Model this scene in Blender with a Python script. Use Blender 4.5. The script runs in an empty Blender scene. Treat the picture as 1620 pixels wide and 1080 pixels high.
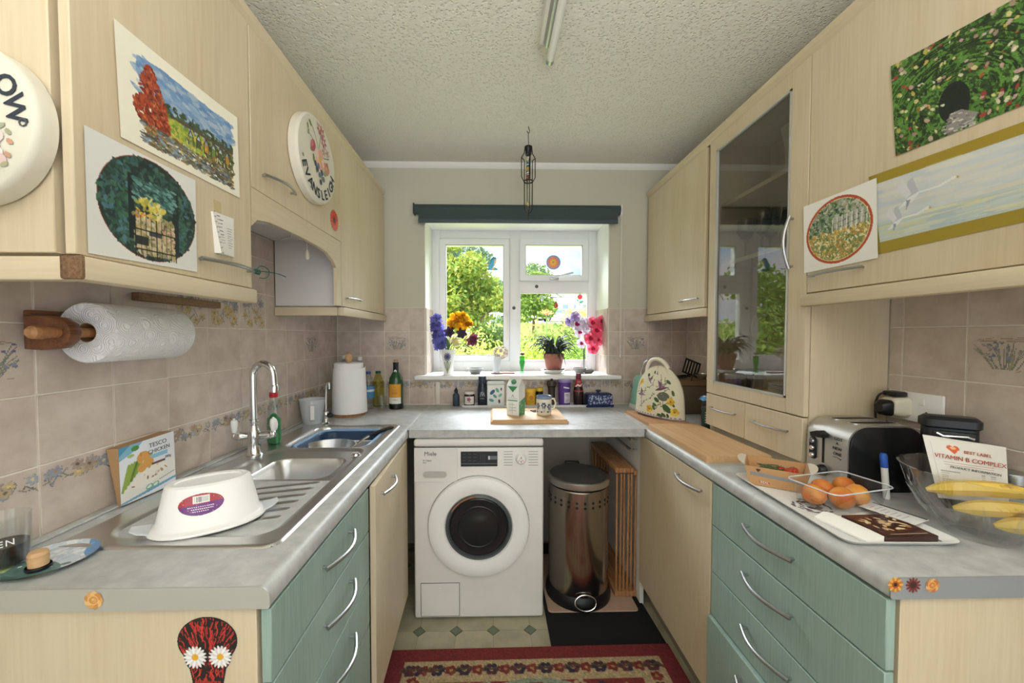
import bpy, bmesh, math, random
import numpy as np
from mathutils import Vector, Matrix
R = math.radians
random.seed(11)
S = bpy.context.scene
COL = S.collection

# ------------------------------------------------------------------ camera
CX, CY, CZ, YAW, PIT, F, SX, SY = .9722, -2.4163, 1.3234, .0211, .0295, 605.59, -18.93, 8.78
cam = bpy.data.cameras.new('camera')
cam.sensor_width = 36; cam.sensor_fit = 'HORIZONTAL'
cam.lens = F / 1620 * 36
cam.shift_x = -SX / 1620; cam.shift_y = SY / 1620
cam.clip_start = .02; cam.clip_end = 500
camo = bpy.data.objects.new('camera', cam); COL.objects.link(camo)
camo.location = (CX, CY, CZ); camo.rotation_euler = (math.pi/2 - PIT, 0, -YAW)
S.camera = camo
S.view_settings.view_transform = 'Standard'
S.view_settings.look = 'None'
S.view_settings.gamma = 1
S.view_settings.use_curve_mapping = False
S.view_settings.exposure = 0.0

# ------------------------------------------------------------------ sky
W = bpy.data.worlds.new('sky'); S.world = W; W.use_nodes = True
nt = W.node_tree; nt.nodes.clear()
out = nt.nodes.new('ShaderNodeOutputWorld'); bg = nt.nodes.new('ShaderNodeBackground')
tc = nt.nodes.new('ShaderNodeTexCoord'); mp = nt.nodes.new('ShaderNodeMapping')
mp.inputs['Scale'].default_value = (1, 1, 2.4)
nz = nt.nodes.new('ShaderNodeTexNoise'); nz.inputs['Scale'].default_value = 3.2; nz.inputs['Detail'].default_value = 6
rp = nt.nodes.new('ShaderNodeValToRGB')
rp.color_ramp.elements[0].position = .40; rp.color_ramp.elements[0].color = (.42, .66, 1, 1)
rp.color_ramp.elements[1].position = .56; rp.color_ramp.elements[1].color = (1, 1, 1, 1)
nt.links.new(tc.outputs['Generated'], mp.inputs['Vector']); nt.links.new(mp.outputs['Vector'], nz.inputs['Vector'])
nt.links.new(nz.outputs['Fac'], rp.inputs['Fac']); nt.links.new(rp.outputs['Color'], bg.inputs['Color'])
bg.inputs['Strength'].default_value = 1.6
nt.links.new(bg.outputs[0], out.inputs[0])

# ------------------------------------------------------------------ lights
def light(name, kind, loc, rot, energy, color=(1, 1, 1), size=None, size_y=None, portal=False):
    L = bpy.data.lights.new(name, kind); L.energy = energy; L.color = color
    if kind == 'AREA':
        L.shape = 'RECTANGLE'; L.size = size; L.size_y = size_y
        if portal: L.cycles.is_portal = True
    if kind == 'SUN': L.angle = R(2)
    if kind == 'POINT': L.shadow_soft_size = size
    o = bpy.data.objects.new(name, L); COL.objects.link(o)
    o.location = loc; o.rotation_euler = rot
    return o
light('sun', 'SUN', (-4, -6, 9), (R(40), 0, R(-35)), 9.0, (1, .96, .88))
# daylight entering by the kitchen window
light('window_portal', 'AREA', (1.132, .30, 1.57), (R(-90), 0, 0), 1, (1, 1, 1), 1.12, .96, True)
light('sky_daylight_fill', 'AREA', (1.132, 2.5, 3.7), (R(-53), 0, 0), 850, (.90, .95, 1), 3.2, 2.0)  # added area lamp outside, strengthening the sky light through the window
light('rear_daylight_fill', 'AREA', (1.11, -4.85, 1.35), (R(90), 0, 0), 11, (.97, .985, 1), 2.0, 2.2)  # added fill standing for daylight from the unseen far end behind
light('assumed_side_fill', 'AREA', (2.17, -3.25, 1.25), (R(90), 0, R(90)), 13, (.96, .98, 1), 1.4, 2.0)  # added lamp inside the room for assumed side daylight; no opening behind it
light('ceiling_bounce_fill', 'AREA', (1.11, -3.1, 1.55), (R(180), 0, 0), 50, (1, 1, .99), .6, .6)  # added upward fill without a fixture, bounced off the ceiling to brighten the room

# ------------------------------------------------------------------ pixel -> place
def ray(u, v):
    r = (u-810-SX)/F; up = -(v-540-SY)/F
    cp, sp = math.cos(PIT), math.sin(PIT)
    f1 = cp + sp*up; u1 = -sp + cp*up
    c, s = math.cos(YAW), math.sin(YAW)
    return Vector((c*r + s*f1, -s*r + c*f1, u1))
def U(u, v, x=None, y=None, z=None):
    d = ray(u, v)
    t = (x-CX)/d.x if x is not None else (y-CY)/d.y if y is not None else (z-CZ)/d.z
    return Vector((CX, CY, CZ)) + d*t
def spot(u, vb, vt, z=.889, w=0):
    """foot on a surface of height z, height and width in metres from the pixels at that distance"""
    p = U(u, vb, z=z); q = U(u, vt, y=p.y)
    return p, q.z - z, w*(p.y-CY)/F

# ------------------------------------------------------------------ materials
def lin(h):
    if isinstance(h, str):
        c = [int(h[i:i+2], 16)/255 for i in (0, 2, 4)]
    else: c = list(h)
    return tuple(x/12.92 if x <= .04045 else ((x+.055)/1.055)**2.4 for x in c)
MATS = {}
def newmat(name):
    m = bpy.data.materials.new(name); m.use_nodes = True
    n = m.node_tree; b = n.nodes['Principled BSDF']
    MATS[name] = m
    return m, n, b
def N(n, t, **k):
    o = n.nodes.new(t)
    for a, v in k.items():
        if a in o.inputs: o.inputs[a].default_value = v
        else: setattr(o, a, v)
    return o
def coords(n, scale, rnd=True):
    tc = N(n, 'ShaderNodeTexCoord'); mp = N(n, 'ShaderNodeMapping'); mp.inputs['Scale'].default_value = scale
    n.links.new(tc.outputs['Object'], mp.inputs['Vector'])
    if rnd:
        oi = N(n, 'ShaderNodeObjectInfo'); mu = N(n, 'ShaderNodeMath', operation='MULTIPLY'); mu.inputs[1].default_value = 37
        n.links.new(oi.outputs['Random'], mu.inputs[0]); n.links.new(mu.outputs[0], mp.inputs['Location'])
    return mp.outputs['Vector']
def mat(name, col, rough=.5, metal=0, spec=.5, noise=None, bump=None, trans=0, ior=1.45, coat=0, sheen=0, alpha=1, emit=0):
    """noise=(scale, amount, (sx,sy,sz)) blotches of a second tone; bump=(scale, strength)"""
    m, n, b = newmat(name)
    c = lin(col)
    b.inputs['Base Color'].default_value = (*c, 1); b.inputs['Roughness'].default_value = rough
    b.inputs['Metallic'].default_value = metal; b.inputs['Specular IOR Level'].default_value = spec
    b.inputs['Transmission Weight'].default_value = trans; b.inputs['IOR'].default_value = ior
    b.inputs['Coat Weight'].default_value = coat; b.inputs['Sheen Weight'].default_value = sheen
    if noise:
        sc, am = noise[0], noise[1]; st = noise[2] if len(noise) > 2 else (1, 1, 1)
        v = coords(n, tuple(sc*s for s in st))
        t = N(n, 'ShaderNodeTexNoise', Scale=1.0, Detail=5.0, Roughness=.6); n.links.new(v, t.inputs['Vector'])
        r = N(n, 'ShaderNodeValToRGB')
        c2 = lin(noise[3]) if len(noise) > 3 else tuple(x*(1-am) for x in c)
        r.color_ramp.elements[0].position = .32; r.color_ramp.elements[1].position = .68
        r.color_ramp.elements[0].color = (*c2, 1); r.color_ramp.elements[1].color = (*c, 1)
        n.links.new(t.outputs['Fac'], r.inputs['Fac']); n.links.new(r.outputs['Color'], b.inputs['Base Color'])
    if bump:
        v = coords(n, (bump[0],)*3, False)
        t = N(n, 'ShaderNodeTexNoise', Scale=1.0, Detail=3.0); n.links.new(v, t.inputs['Vector'])
        bp = N(n, 'ShaderNodeBump', Strength=bump[1], Distance=.002)
        n.links.new(t.outputs['Fac'], bp.inputs['Height']); n.links.new(bp.outputs['Normal'], b.inputs['Normal'])
    if emit:
        b.inputs['Emission Color'].default_value = (*c, 1); b.inputs['Emission Strength'].default_value = emit
    return m
def wood(name, c1, c2, c3, axis=2, rough=.45, fine=140, broad=9, coat=0):
    """laminate or timber grain running along one axis"""
    m, n, b = newmat(name)
    st = [1, 1, 1]; st[axis] = .045
    v1 = coords(n, tuple(fine*s for s in st)); t1 = N(n, 'ShaderNodeTexNoise', Scale=1.0, Detail=3.0); n.links.new(v1, t1.inputs['Vector'])
    st = [1, 1, 1]; st[axis] = .16
    v2 = coords(n, tuple(broad*s for s in st)); t2 = N(n, 'ShaderNodeTexNoise', Scale=1.0, Detail=4.0, Distortion=.6); n.links.new(v2, t2.inputs['Vector'])
    r1 = N(n, 'ShaderNodeValToRGB'); r1.color_ramp.elements[0].position = .3; r1.color_ramp.elements[1].position = .7
    r1.color_ramp.elements[0].color = (*lin(c2), 1); r1.color_ramp.elements[1].color = (*lin(c1), 1)
    r2 = N(n, 'ShaderNodeValToRGB'); r2.color_ramp.elements[0].position = .38; r2.color_ramp.elements[1].position = .66
    r2.color_ramp.elements[0].color = (0, 0, 0, 1); r2.color_ramp.elements[1].color = (1, 1, 1, 1)
    n.links.new(t1.outputs['Fac'], r1.inputs['Fac']); n.links.new(t2.outputs['Fac'], r2.inputs['Fac'])
    mx = N(n, 'ShaderNodeMix', data_type='RGBA'); mx.inputs['B'].default_value if False else None
    mul = N(n, 'ShaderNodeMath', operation='MULTIPLY'); mul.inputs[1].default_value = .55
    n.links.new(r2.outputs['Color'], mul.inputs[0]); n.links.new(mul.outputs[0], mx.inputs[0])
    n.links.new(r1.outputs['Color'], mx.inputs[6]); mx.inputs[7].default_value = (*lin(c3), 1)
    n.links.new(mx.outputs[2], b.inputs['Base Color'])
    b.inputs['Roughness'].default_value = rough; b.inputs['Coat Weight'].default_value = coat
    return m
def glass(name, tint=(1, 1, 1), gloss=.9, rough=0.0, ior=1.45):
    """thin clear sheet: see-through with a fresnel reflection"""
    m = bpy.data.materials.new(name); m.use_nodes = True; n = m.node_tree; n.nodes.clear(); MATS[name] = m
    o = N(n, 'ShaderNodeOutputMaterial'); t = N(n, 'ShaderNodeBsdfTransparent'); t.inputs['Color'].default_value = (*tint, 1)
    g = N(n, 'ShaderNodeBsdfGlossy'); g.inputs['Roughness'].default_value = rough; g.inputs['Color'].default_value = (gloss,)*3 + (1,)
    lw = N(n, 'ShaderNodeLayerWeight'); pw = N(n, 'ShaderNodeMath', operation='POWER'); pw.inputs[1].default_value = 5
    f = N(n, 'ShaderNodeMapRange'); f.inputs['To Min'].default_value = ((ior-1)/(ior+1))**2; f.inputs['To Max'].default_value = .9
    n.links.new(lw.outputs['Facing'], pw.inputs[0]); n.links.new(pw.outputs[0], f.inputs['Value'])
    mx = N(n, 'ShaderNodeMixShader')
    n.links.new(f.outputs[0], mx.inputs[0]); n.links.new(t.outputs[0], mx.inputs[1]); n.links.new(g.outputs[0], mx.inputs[2])
    n.links.new(mx.outputs[0], o.inputs[0])
    return m
def milky(name, col, see=.35, rough=.35):
    """thin translucent plastic: part clear, part diffuse"""
    m = bpy.data.materials.new(name); m.use_nodes = True; n = m.node_tree; MATS[name] = m
    b = n.nodes['Principled BSDF']; o = n.nodes['Material Output']
    b.inputs['Base Color'].default_value = (*lin(col), 1); b.inputs['Roughness'].default_value = rough
    t = N(n, 'ShaderNodeBsdfTransparent'); mx = N(n, 'ShaderNodeMixShader'); mx.inputs[0].default_value = see
    n.links.new(b.outputs[0], mx.inputs[1]); n.links.new(t.outputs[0], mx.inputs[2]); n.links.new(mx.outputs[0], o.inputs[0])
    return m
def petalmat(name, col, thru=.4):
    """thin petal or leaf that lets some light through"""
    m, n, b = newmat(name); b.inputs['Base Color'].default_value = (*lin(col), 1); b.inputs['Roughness'].default_value = .6
    t = N(n, 'ShaderNodeBsdfTranslucent'); t.inputs['Color'].default_value = (*lin(col), 1); mx = N(n, 'ShaderNodeMixShader'); mx.inputs[0].default_value = thru
    n.links.new(b.outputs[0], mx.inputs[1]); n.links.new(t.outputs[0], mx.inputs[2]); n.links.new(mx.outputs[0], n.nodes['Material Output'].inputs[0])
    return m
def printmat(name, rough=.6, coat=0, see=0):
    m, n, b = newmat(name)
    a = N(n, 'ShaderNodeAttribute', attribute_name='ink'); n.links.new(a.outputs['Color'], b.inputs['Base Color'])
    b.inputs['Roughness'].default_value = rough; b.inputs['Coat Weight'].default_value = coat
    if see:
        o = n.nodes['Material Output']; t = N(n, 'ShaderNodeBsdfTransparent'); mx = N(n, 'ShaderNodeMixShader'); mx.inputs[0].default_value = see
        gm = N(n, 'ShaderNodeGamma'); gm.inputs['Gamma'].default_value = .72; n.links.new(a.outputs['Color'], gm.inputs['Color']); n.links.new(gm.outputs[0], t.inputs['Color'])
        n.links.new(b.outputs[0], mx.inputs[1]); n.links.new(t.outputs[0], mx.inputs[2]); n.links.new(mx.outputs[0], o.inputs[0])
    return m
printmat('print'); printmat('print_gloss', .3, .2); printmat('stained_glass', .2, 0, .35); printmat('textile', .95)
wood('maple', 'd3c3a6', 'cab799', 'd8cab0', 2)
wood('maple_y', 'd3c3a6', 'cab799', 'd8cab0', 1)
wood('maple_x', 'd3c3a6', 'cab799', 'd8cab0', 0)
wood('maple_edge', 'cdb78b', 'bfa677', 'd3c096', 2)
wood('green_wood', '98afa6', '849c93', 'a0b6ae', 2, fine=210)
wood('oak_board', 'd0a87c', 'c0966a', 'dab68c', 1, .55, 120, 14)
wood('oak_board_x', 'd0a87c', 'c0966a', 'dab68c', 0, .55, 120, 14)
wood('beech_board', 'c08f68', 'ad7c56', 'c99d78', 1, .55, 120, 14)
wood('dark_pine', '7a4726', '4e2a14', '8a5631', 1, .4, 160, 20, .3)
wood('pine', 'b58257', '976338', 'c3936a', 2, .5, 150, 18)
wood('red_brown', '8b5b45', '75472f', '9a6a50', 0, .6)
wood('brown_box', '8a6a4c', '745538', '967557', 0, .6)
mat('worktop', 'c3c4c3', .40, noise=(26, .2, (1, 1, 1), 'a9abab'))
mat('wall_paint', 'cac7b6', .85, bump=(60, .12))
mat('white_paint', 'efefec', .6)
mat('upvc', 'eeeff1', .28)
mat('white_plastic', 'f0efee', .35)
mat('enamel', 'e9e6e2', .3, noise=(6, .06))
mat('cream_plastic', 'e6dfcc', .35)
mat('tile', 'd3c5ba', .38, noise=(14, .1, (1, 1, 1), 'bcab9f'))
mat('grout', 'e6e0d4', .9)
mat('chrome', 'd9dadb', .12, 1)
mat('steel', 'd4d4d3', .30, 1)
mat('satin_metal', 'b4b5b6', .36, 1)
mat('alu', 'c9c8c4', .45, .55)
mat('black_plastic', '17181a', .35)
mat('black_rubber', '0d0d0f', .8)
mat('grey_plastic', '54565a', .4)
mat('dark_grey', '3b3d41', .5)
mat('paper', 'f2f0ea', .8)
mat('tissue', 'f1f1f2', .95, bump=(240, .6))
mat('card_brown', 'a9855f', .8)
mat('kraft', 'c79b6c', .8, noise=(60, .08))
mat('blind_fabric', '3b494b', .7)
mat('shadow_void', '1a1816', .9)
mat('terracotta', 'a4695a', .75, noise=(14, .12))
mat('leaf_dark', '38493a', .5, noise=(30, .3))
mat('leaf_green', '5d8a3c', .5)
mat('stem_green', '6f8f4f', .6)
glass('pane', (.99, .995, .99), .9, 0, 1.12); glass('clear_glass', (.97, .985, .98), .9, 0, 1.5)
glass('smoked_glass', (.72, .71, .68), 1.0, 0, 1.8)
glass('clear_plastic', (.90, .93, .95), .9, .06, 1.7)
glass('crystal', (.96, .97, .975), 1, 0, 1.8)
milky('frosted_plastic', 'e6eaf0', .3)

# ------------------------------------------------------------------ objects
def mk(name, bm, m, parent=None, world=False, smooth=38, loc=None):
    me = bpy.data.meshes.new(name)
    bmesh.ops.recalc_face_normals(bm, faces=bm.faces)
    bm.to_mesh(me); bm.free()
    if world and parent:
        r = parent
        while r.parent: r = r.parent
        me.transform(Matrix.Translation(-r.location))
    if smooth:
        me.polygons.foreach_set('use_smooth', [True]*len(me.polygons)); me.set_sharp_from_angle(angle=R(smooth))
    if m: me.materials.append(MATS[m] if isinstance(m, str) else m)
    o = bpy.data.objects.new(name, me); COL.objects.link(o)
    if parent: o.parent = parent
    if loc: o.location = loc
    return o
def tag(o, label=None, cat=None, group=None, kind=None):
    if label: o['label'] = label
    if cat: o['category'] = cat
    if group: o['group'] = group
    if kind: o['kind'] = kind
    return o
def thing(name, label, cat, loc=(0, 0, 0), rotz=0, group=None):
    o = bpy.data.objects.new(name, None); COL.objects.link(o); o.empty_display_size = .05
    o.location = loc; o.rotation_euler = (0, 0, rotz)
    return tag(o, label, cat, group)
def copy_tree(o, parent=None):
    c = o.copy(); COL.objects.link(c); c.parent = parent
    for ch in list(o.children): copy_tree(ch, c)
    return c
def B(): return bmesh.new()
def box(bm, x0, x1, y0, y1, z0, z1, bev=0, seg=2, M=None):
    vs = [bm.verts.new((x, y, z)) for x in (x0, x1) for y in (y0, y1) for z in (z0, z1)]
    fs = [bm.faces.new([vs[i] for i in q]) for q in ((0, 1, 3, 2), (4, 6, 7, 5), (0, 4, 5, 1), (2, 3, 7, 6), (0, 2, 6, 4), (1, 5, 7, 3))]
    if M is not None: bmesh.ops.transform(bm, matrix=M, verts=vs)
    if bev:
        es = list({e for f in fs for e in f.edges})
        bmesh.ops.bevel(bm, geom=es, offset=bev, segments=seg, affect='EDGES', profile=.5)
    return bm
def prism(bm, pts, axis, a, b, bev=0, seg=2):
    """polygon pts in the plane across axis, pushed from a to b. x:(y,z) y:(x,z) z:(x,y)"""
    def P(p, t):
        return {'x': (t, p[0], p[1]), 'y': (p[0], t, p[1]), 'z': (p[0], p[1], t)}[axis]
    A = [bm.verts.new(P(p, a)) for p in pts]; C = [bm.verts.new(P(p, b)) for p in pts]
    n = len(pts); fs = [bm.faces.new(A), bm.faces.new(C)]
    for i in range(n): fs.append(bm.faces.new((A[i], A[(i+1) % n], C[(i+1) % n], C[i])))
    if bev:
        es = list(set(fs[0].edges) | set(fs[1].edges))
        bmesh.ops.bevel(bm, geom=es, offset=bev, segments=seg, affect='EDGES', profile=.5)
    return bm
def lathe(bm, prof, n=28, c=(0, 0, 0), sx=1, sy=1, M=None, arc=None):
    rings = []; new = []
    for r, z in prof:
        if r < 1e-6:
            v = bm.verts.new((c[0], c[1], c[2]+z)); rings.append([v]*n); new.append(v)
        else:
            ring = [bm.verts.new((c[0]+r*sx*math.cos(2*math.pi*i/n), c[1]+r*sy*math.sin(2*math.pi*i/n), c[2]+z)) for i in range(n)]
            rings.append(ring); new += ring
    for a, b in zip(rings, rings[1:]):
        for i in range(n):
            j = (i+1) % n; q = []
            for v in (a[i], a[j], b[j], b[i]):
                if v not in q: q.append(v)
            if len(q) > 2: bm.faces.new(q)
    if M is not None: bmesh.ops.transform(bm, matrix=M, verts=new)
    return bm
def tube(bm, pts, r, n=8, caps=True, flat=1):
    pts = [Vector(p) for p in pts]; rs = r if isinstance(r, (list, tuple)) else [r]*len(pts)
    t0 = (pts[1]-pts[0]).normalized(); up = Vector((0, 0, 1)) if abs(t0.z) < .9 else Vector((1, 0, 0))
    u = t0.cross(up).normalized(); rings = []
    for i, p in enumerate(pts):
        t = ((pts[min(i+1, len(pts)-1)]-pts[max(i-1, 0)])).normalized()
        u = (u - t*u.dot(t)).normalized(); w = t.cross(u)
        rings.append([bm.verts.new(p + (u*math.cos(2*math.pi*k/n) + w*flat*math.sin(2*math.pi*k/n))*rs[i]) for k in range(n)])
    for a, b in zip(rings, rings[1:]):
        for k in range(n): bm.faces.new((a[k], a[(k+1) % n], b[(k+1) % n], b[k]))
    if caps: bm.faces.new(rings[0]); bm.faces.new(rings[-1])
    return bm
def loft(bm, rings, cap0=True, cap1=True, closed=False):
    V = [[bm.verts.new(p) for p in r] for r in rings]
    n = len(V[0]); prs = list(zip(V, V[1:])) + ([(V[-1], V[0])] if closed else [])
    for a, b in prs:
        for k in range(n): bm.faces.new((a[k], a[(k+1) % n], b[(k+1) % n], b[k]))
    if cap0 and not closed: bm.faces.new(V[0])
    if cap1 and not closed: bm.faces.new(V[-1])
    return bm
def rr(cx, cy, hx, hy, r, z, n=5, M=None):
    """rounded rectangle ring"""
    P = []; r = min(r, hx-1e-5, hy-1e-5)
    for sx, sy, a in ((1, 1, 0), (-1, 1, 90), (-1, -1, 180), (1, -1, 270)):
        for i in range(n+1):
            t = R(a + 90*i/n); P.append(Vector((cx+sx*(hx-r)+r*math.cos(t), cy+sy*(hy-r)+r*math.sin(t), z)))
    return [M @ p for p in P] if M is not None else P
def bez(p0, p1, p2, n=10):
    p0, p1, p2 = Vector(p0), Vector(p1), Vector(p2)
    return [p0*(1-t)**2 + p1*2*t*(1-t) + p2*t*t for t in (i/n for i in range(n+1))]
def bow_handle(parent, p0, p1, nrm, bulge=.022, r=.0048, name='handle', world=True):
    p0, p1, nrm = Vector(p0), Vector(p1), Vector(nrm)
    bm = B(); c = []
    for i in range(15):
        t = i/14; c.append(p0.lerp(p1, t) + nrm*(.012 + bulge*math.sin(math.pi*t)))
    tube(bm, c, r, 8)
    for t in (.05, .95):
        q = p0.lerp(p1, t); tube(bm, [q - nrm*.001, q + nrm*(.012+bulge*math.sin(math.pi*t))], r*.8, 8)
    return tag(mk(name, bm, 'satin_metal', parent, world), 'satin metal bow handle')

# ------------------------------------------------------------------ painted surfaces
def rgb(h): return np.array([int(h[i:i+2], 16)/255 for i in (0, 2, 4)])
class Cv:
    """small canvas in units of its height: x 0..W, y 0..1 downwards"""
    def __init__(s, W, res, bg=None, seed=1):
        s.W, s.res = W, res; s.w, s.h = max(2, int(W*res)), res
        s.a = np.ones((s.h, s.w, 3))*(rgb(bg) if bg else .5); s.m = np.full((s.h, s.w), bg is not None)
        s.r = random.Random(seed)
    def win(s, x0, y0, x1, y1):
        i0, i1 = max(0, int(x0*s.res)-1), min(s.w, int(x1*s.res)+2); j0, j1 = max(0, int(y0*s.res)-1), min(s.h, int(y1*s.res)+2)
        if i1 <= i0 or j1 <= j0: return None
        X, Y = np.meshgrid((np.arange(i0, i1)+.5)/s.res, (np.arange(j0, j1)+.5)/s.res)
        return slice(j0, j1), slice(i0, i1), X, Y
    def fill(s, sl, mask, col, al=1):
        c = rgb(col) if isinstance(col, str) else np.array(col)
        a = s.a[sl[0], sl[1]]; a[mask] = a[mask]*(1-al) + c*al
        s.m[sl[0], sl[1]] |= mask
    def ell(s, cx, cy, rx, ry, col, rot=0, al=1):
        e = max(rx, ry); w = s.win(cx-e, cy-e, cx+e, cy+e)
        if not w: return
        c, n = math.cos(rot), math.sin(rot); dx, dy = w[2]-cx, w[3]-cy
        s.fill(w, ((dx*c+dy*n)/rx)**2 + ((-dx*n+dy*c)/ry)**2 <= 1, col, al)
    def rect(s, x0, y0, x1, y1, col, al=1):
        w = s.win(x0, y0, x1, y1)
        if w: s.fill(w, (w[2] >= x0) & (w[2] <= x1) & (w[3] >= y0) & (w[3] <= y1), col, al)
    def poly(s, pts, col, al=1):
        xs = [p[0] for p in pts]; ys = [p[1] for p in pts]; w = s.win(min(xs), min(ys), max(xs), max(ys))
        if not w: return
        X, Y = w[2], w[3]; m = np.zeros(X.shape, bool); n = len(pts)
        for i in range(n):
            (xa, ya), (xb, yb) = pts[i], pts[(i+1) % n]
            if ya == yb: continue
            c = ((ya > Y) != (yb > Y)) & (X < (xb-xa)*(Y-ya)/(yb-ya)+xa); m ^= c
        s.fill(w, m, col, al)
    def line(s, pts, wd, col, al=1):
        for (xa, ya), (xb, yb) in zip(pts, pts[1:]):
            w = s.win(min(xa, xb)-wd, min(ya, yb)-wd, max(xa, xb)+wd, max(ya, yb)+wd)
            if not w: continue
            dx, dy = xb-xa, yb-ya; L = max(dx*dx+dy*dy, 1e-9)
            t = np.clip(((w[2]-xa)*dx+(w[3]-ya)*dy)/L, 0, 1)
            s.fill(w, (w[2]-xa-t*dx)**2+(w[3]-ya-t*dy)**2 <= (wd/2)**2, col, al)
    def dabs(s, n, fn, cols, r0, r1, asp=.5, rot=None, al=.9):
        for _ in range(n):
            x, y = s.r.uniform(0, s.W), s.r.uniform(0, 1)
            if fn and not fn(x, y): continue
            e = s.r.uniform(r0, r1)
            s.ell(x, y, e, e*asp*s.r.uniform(.6, 1.3), s.r.choice(cols), s.r.uniform(0, 3.14) if rot is None else rot+s.r.uniform(-.3, .3), al)
    def flower(s, x, y, r, col, mid, n=6, pet=.42, rot=0, al=1):
        for i in range(n):
            t = 2*math.pi*i/n + rot
            s.ell(x+math.cos(t)*r*.55, y+math.sin(t)*r*.55, r*.5, r*pet*.6, col if isinstance(col, str) else s.r.choice(col), t, al)
        s.ell(x, y, r*.28, r*.28, mid)
    def cut(s, fn):
        X, Y = np.meshgrid((np.arange(s.w)+.5)/s.res, (np.arange(s.h)+.5)/s.res); s.m &= fn(X, Y)
def sheet_mesh(name, cv, P, m='print'):
    """P(s,t)->point, s 0..1 to the right, t 0..1 downwards; unpainted cells are left out"""
    w, h = cv.w, cv.h
    co = [P((i)/(w), (j)/(h)) for j in range(h+1) for i in range(w+1)]
    faces = [(j*(w+1)+i, (j+1)*(w+1)+i, (j+1)*(w+1)+i+1, j*(w+1)+i+1) for j in range(h) for i in range(w) if cv.m[j, i]]
    me = bpy.data.meshes.new(name); me.from_pydata([tuple(c) for c in co], [], faces)
    pad = np.pad(cv.a, ((0, 1), (0, 1), (0, 0)), mode='edge')
    a = np.where(pad <= .04045, pad/12.92, ((pad+.055)/1.055)**2.4)
    ca = me.attributes.new('ink', 'FLOAT_COLOR', 'POINT')
    ca.data.foreach_set('color', np.concatenate([a, np.ones((h+1, w+1, 1))], 2).astype(np.float32).ravel())
    used = np.zeros(len(co), bool)
    for f in faces:
        for k in f: used[k] = True
    if not used.all():
        bm = bmesh.new(); bm.from_mesh(me); bm.verts.ensure_lookup_table()
        bmesh.ops.delete(bm, geom=[v for v in bm.verts if not used[v.index]], context='VERTS'); bm.to_mesh(me); bm.free()
    me.materials.append(MATS[m] if isinstance(m, str) else m)
    me.polygons.foreach_set('use_smooth', [True]*len(me.polygons))
    return me
def sheet(name, cv, P, parent=None, m='print', world=False):
    me = sheet_mesh(name, cv, P, m)
    if world and parent:
        r = parent
        while r.parent: r = r.parent
        me.transform(Matrix.Translation(-r.location))
    o = bpy.data.objects.new(name, me); COL.objects.link(o)
    if parent: o.parent = parent
    return o
def quad(tl, tr, br, bl):
    tl, tr, br, bl = map(Vector, (tl, tr, br, bl))
    return lambda s, t: (tl*(1-s)+tr*s)*(1-t) + (bl*(1-s)+br*s)*t
def facing(x, y, z, w, h):            # upright rectangle facing -y, centre given
    return quad((x-w/2, y, z+h/2), (x+w/2, y, z+h/2), (x+w/2, y, z-h/2), (x-w/2, y, z-h/2))
def wrap(r0, r1, z0, z1, a0, a1):     # round a pot: angles measured from -y, increasing to the right
    def P(s, t):
        a = a0+(a1-a0)*s; r = r1+(r0-r1)*t
        return (r*math.sin(a), -r*math.cos(a), z1+(z0-z1)*t)
    return P
def letters(name, txt, size, M, m, parent=None, ext=.0003, align='CENTER', world=False, bold=0):
    cu = bpy.data.curves.new('font', 'FONT'); cu.body = txt; cu.size = size; cu.align_x = align; cu.align_y = 'CENTER'; cu.extrude = ext; cu.resolution_u = 3; cu.offset = bold
    ob = bpy.data.objects.new('font', cu)
    me = bpy.data.meshes.new_from_object(ob); bpy.data.objects.remove(ob); bpy.data.curves.remove(cu)
    me.name = name; me.transform(M)
    if world and parent:
        r = parent
        while r.parent: r = r.parent
        me.transform(Matrix.Translation(-r.location))
    me.materials.clear(); me.materials.append(MATS[m])
    o = bpy.data.objects.new(name, me); COL.objects.link(o)
    if parent: o.parent = parent
    return o
def Mface(x, y, z, right, up):
    """matrix taking the xy plane of a text to a plane with given right and up directions"""
    r, u = Vector(right).normalized(), Vector(up).normalized(); n = r.cross(u)
    m = Matrix.Identity(4)
    for i in range(3): m[i][0], m[i][1], m[i][2] = r[i], u[i], n[i]
    m[0][3], m[1][3], m[2][3] = x, y, z
    return m
mat('ink_black', '1c1c20', .6); mat('ink_grey', '55565a', .6); mat('ink_white', 'f4f4f4', .5); mat('ink_red', 'b5473a', .6); mat('ink_navy', '2c3444', .5)
# ================================================================== the setting
WR, CEIL, ZT = 2.2224, 2.3928, .889
XL, XR, YE = .586, 1.688, -1.755
def struct(name, bm, m, parent=None): return tag(mk(name, bm, m, parent), kind='structure') if not parent else mk(name, bm, m, parent)
# floor: patterned vinyl, octagons with small green diamonds
mat('vinyl', 'b3ab92', .45, noise=(9, .2, (1, 1, 1), '9b957d')); mat('vinyl_joint', '7d7866', .7); mat('vinyl_diamond', '6f7a66', .5, noise=(40, .2)); mat('vinyl_dark', '54594a', .6)
floor = struct('floor', box(B(), -.1, WR+.1, -5, .3, -.06, 0), 'vinyl_joint')
PX = .1656; DX, DY = .6461, -.7355
h = PX/2 - .0008; c = .029
octo = [(h, h-c), (h-c, h), (-h+c, h), (-h, h-c), (-h, -h+c), (-h+c, -h), (h-c, -h), (h, -h+c)]
bm = B(); prism(bm, octo, 'z', 0, .0016); o0 = mk('floor_tile', bm, 'vinyl', floor, smooth=0); first = True
bm = B(); prism(bm, [(c-.001, 0), (0, c-.001), (-c+.001, 0), (0, -c+.001)], 'z', 0, .0018); d0 = mk('floor_diamond', bm, 'vinyl_dark', floor, smooth=0)
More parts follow.
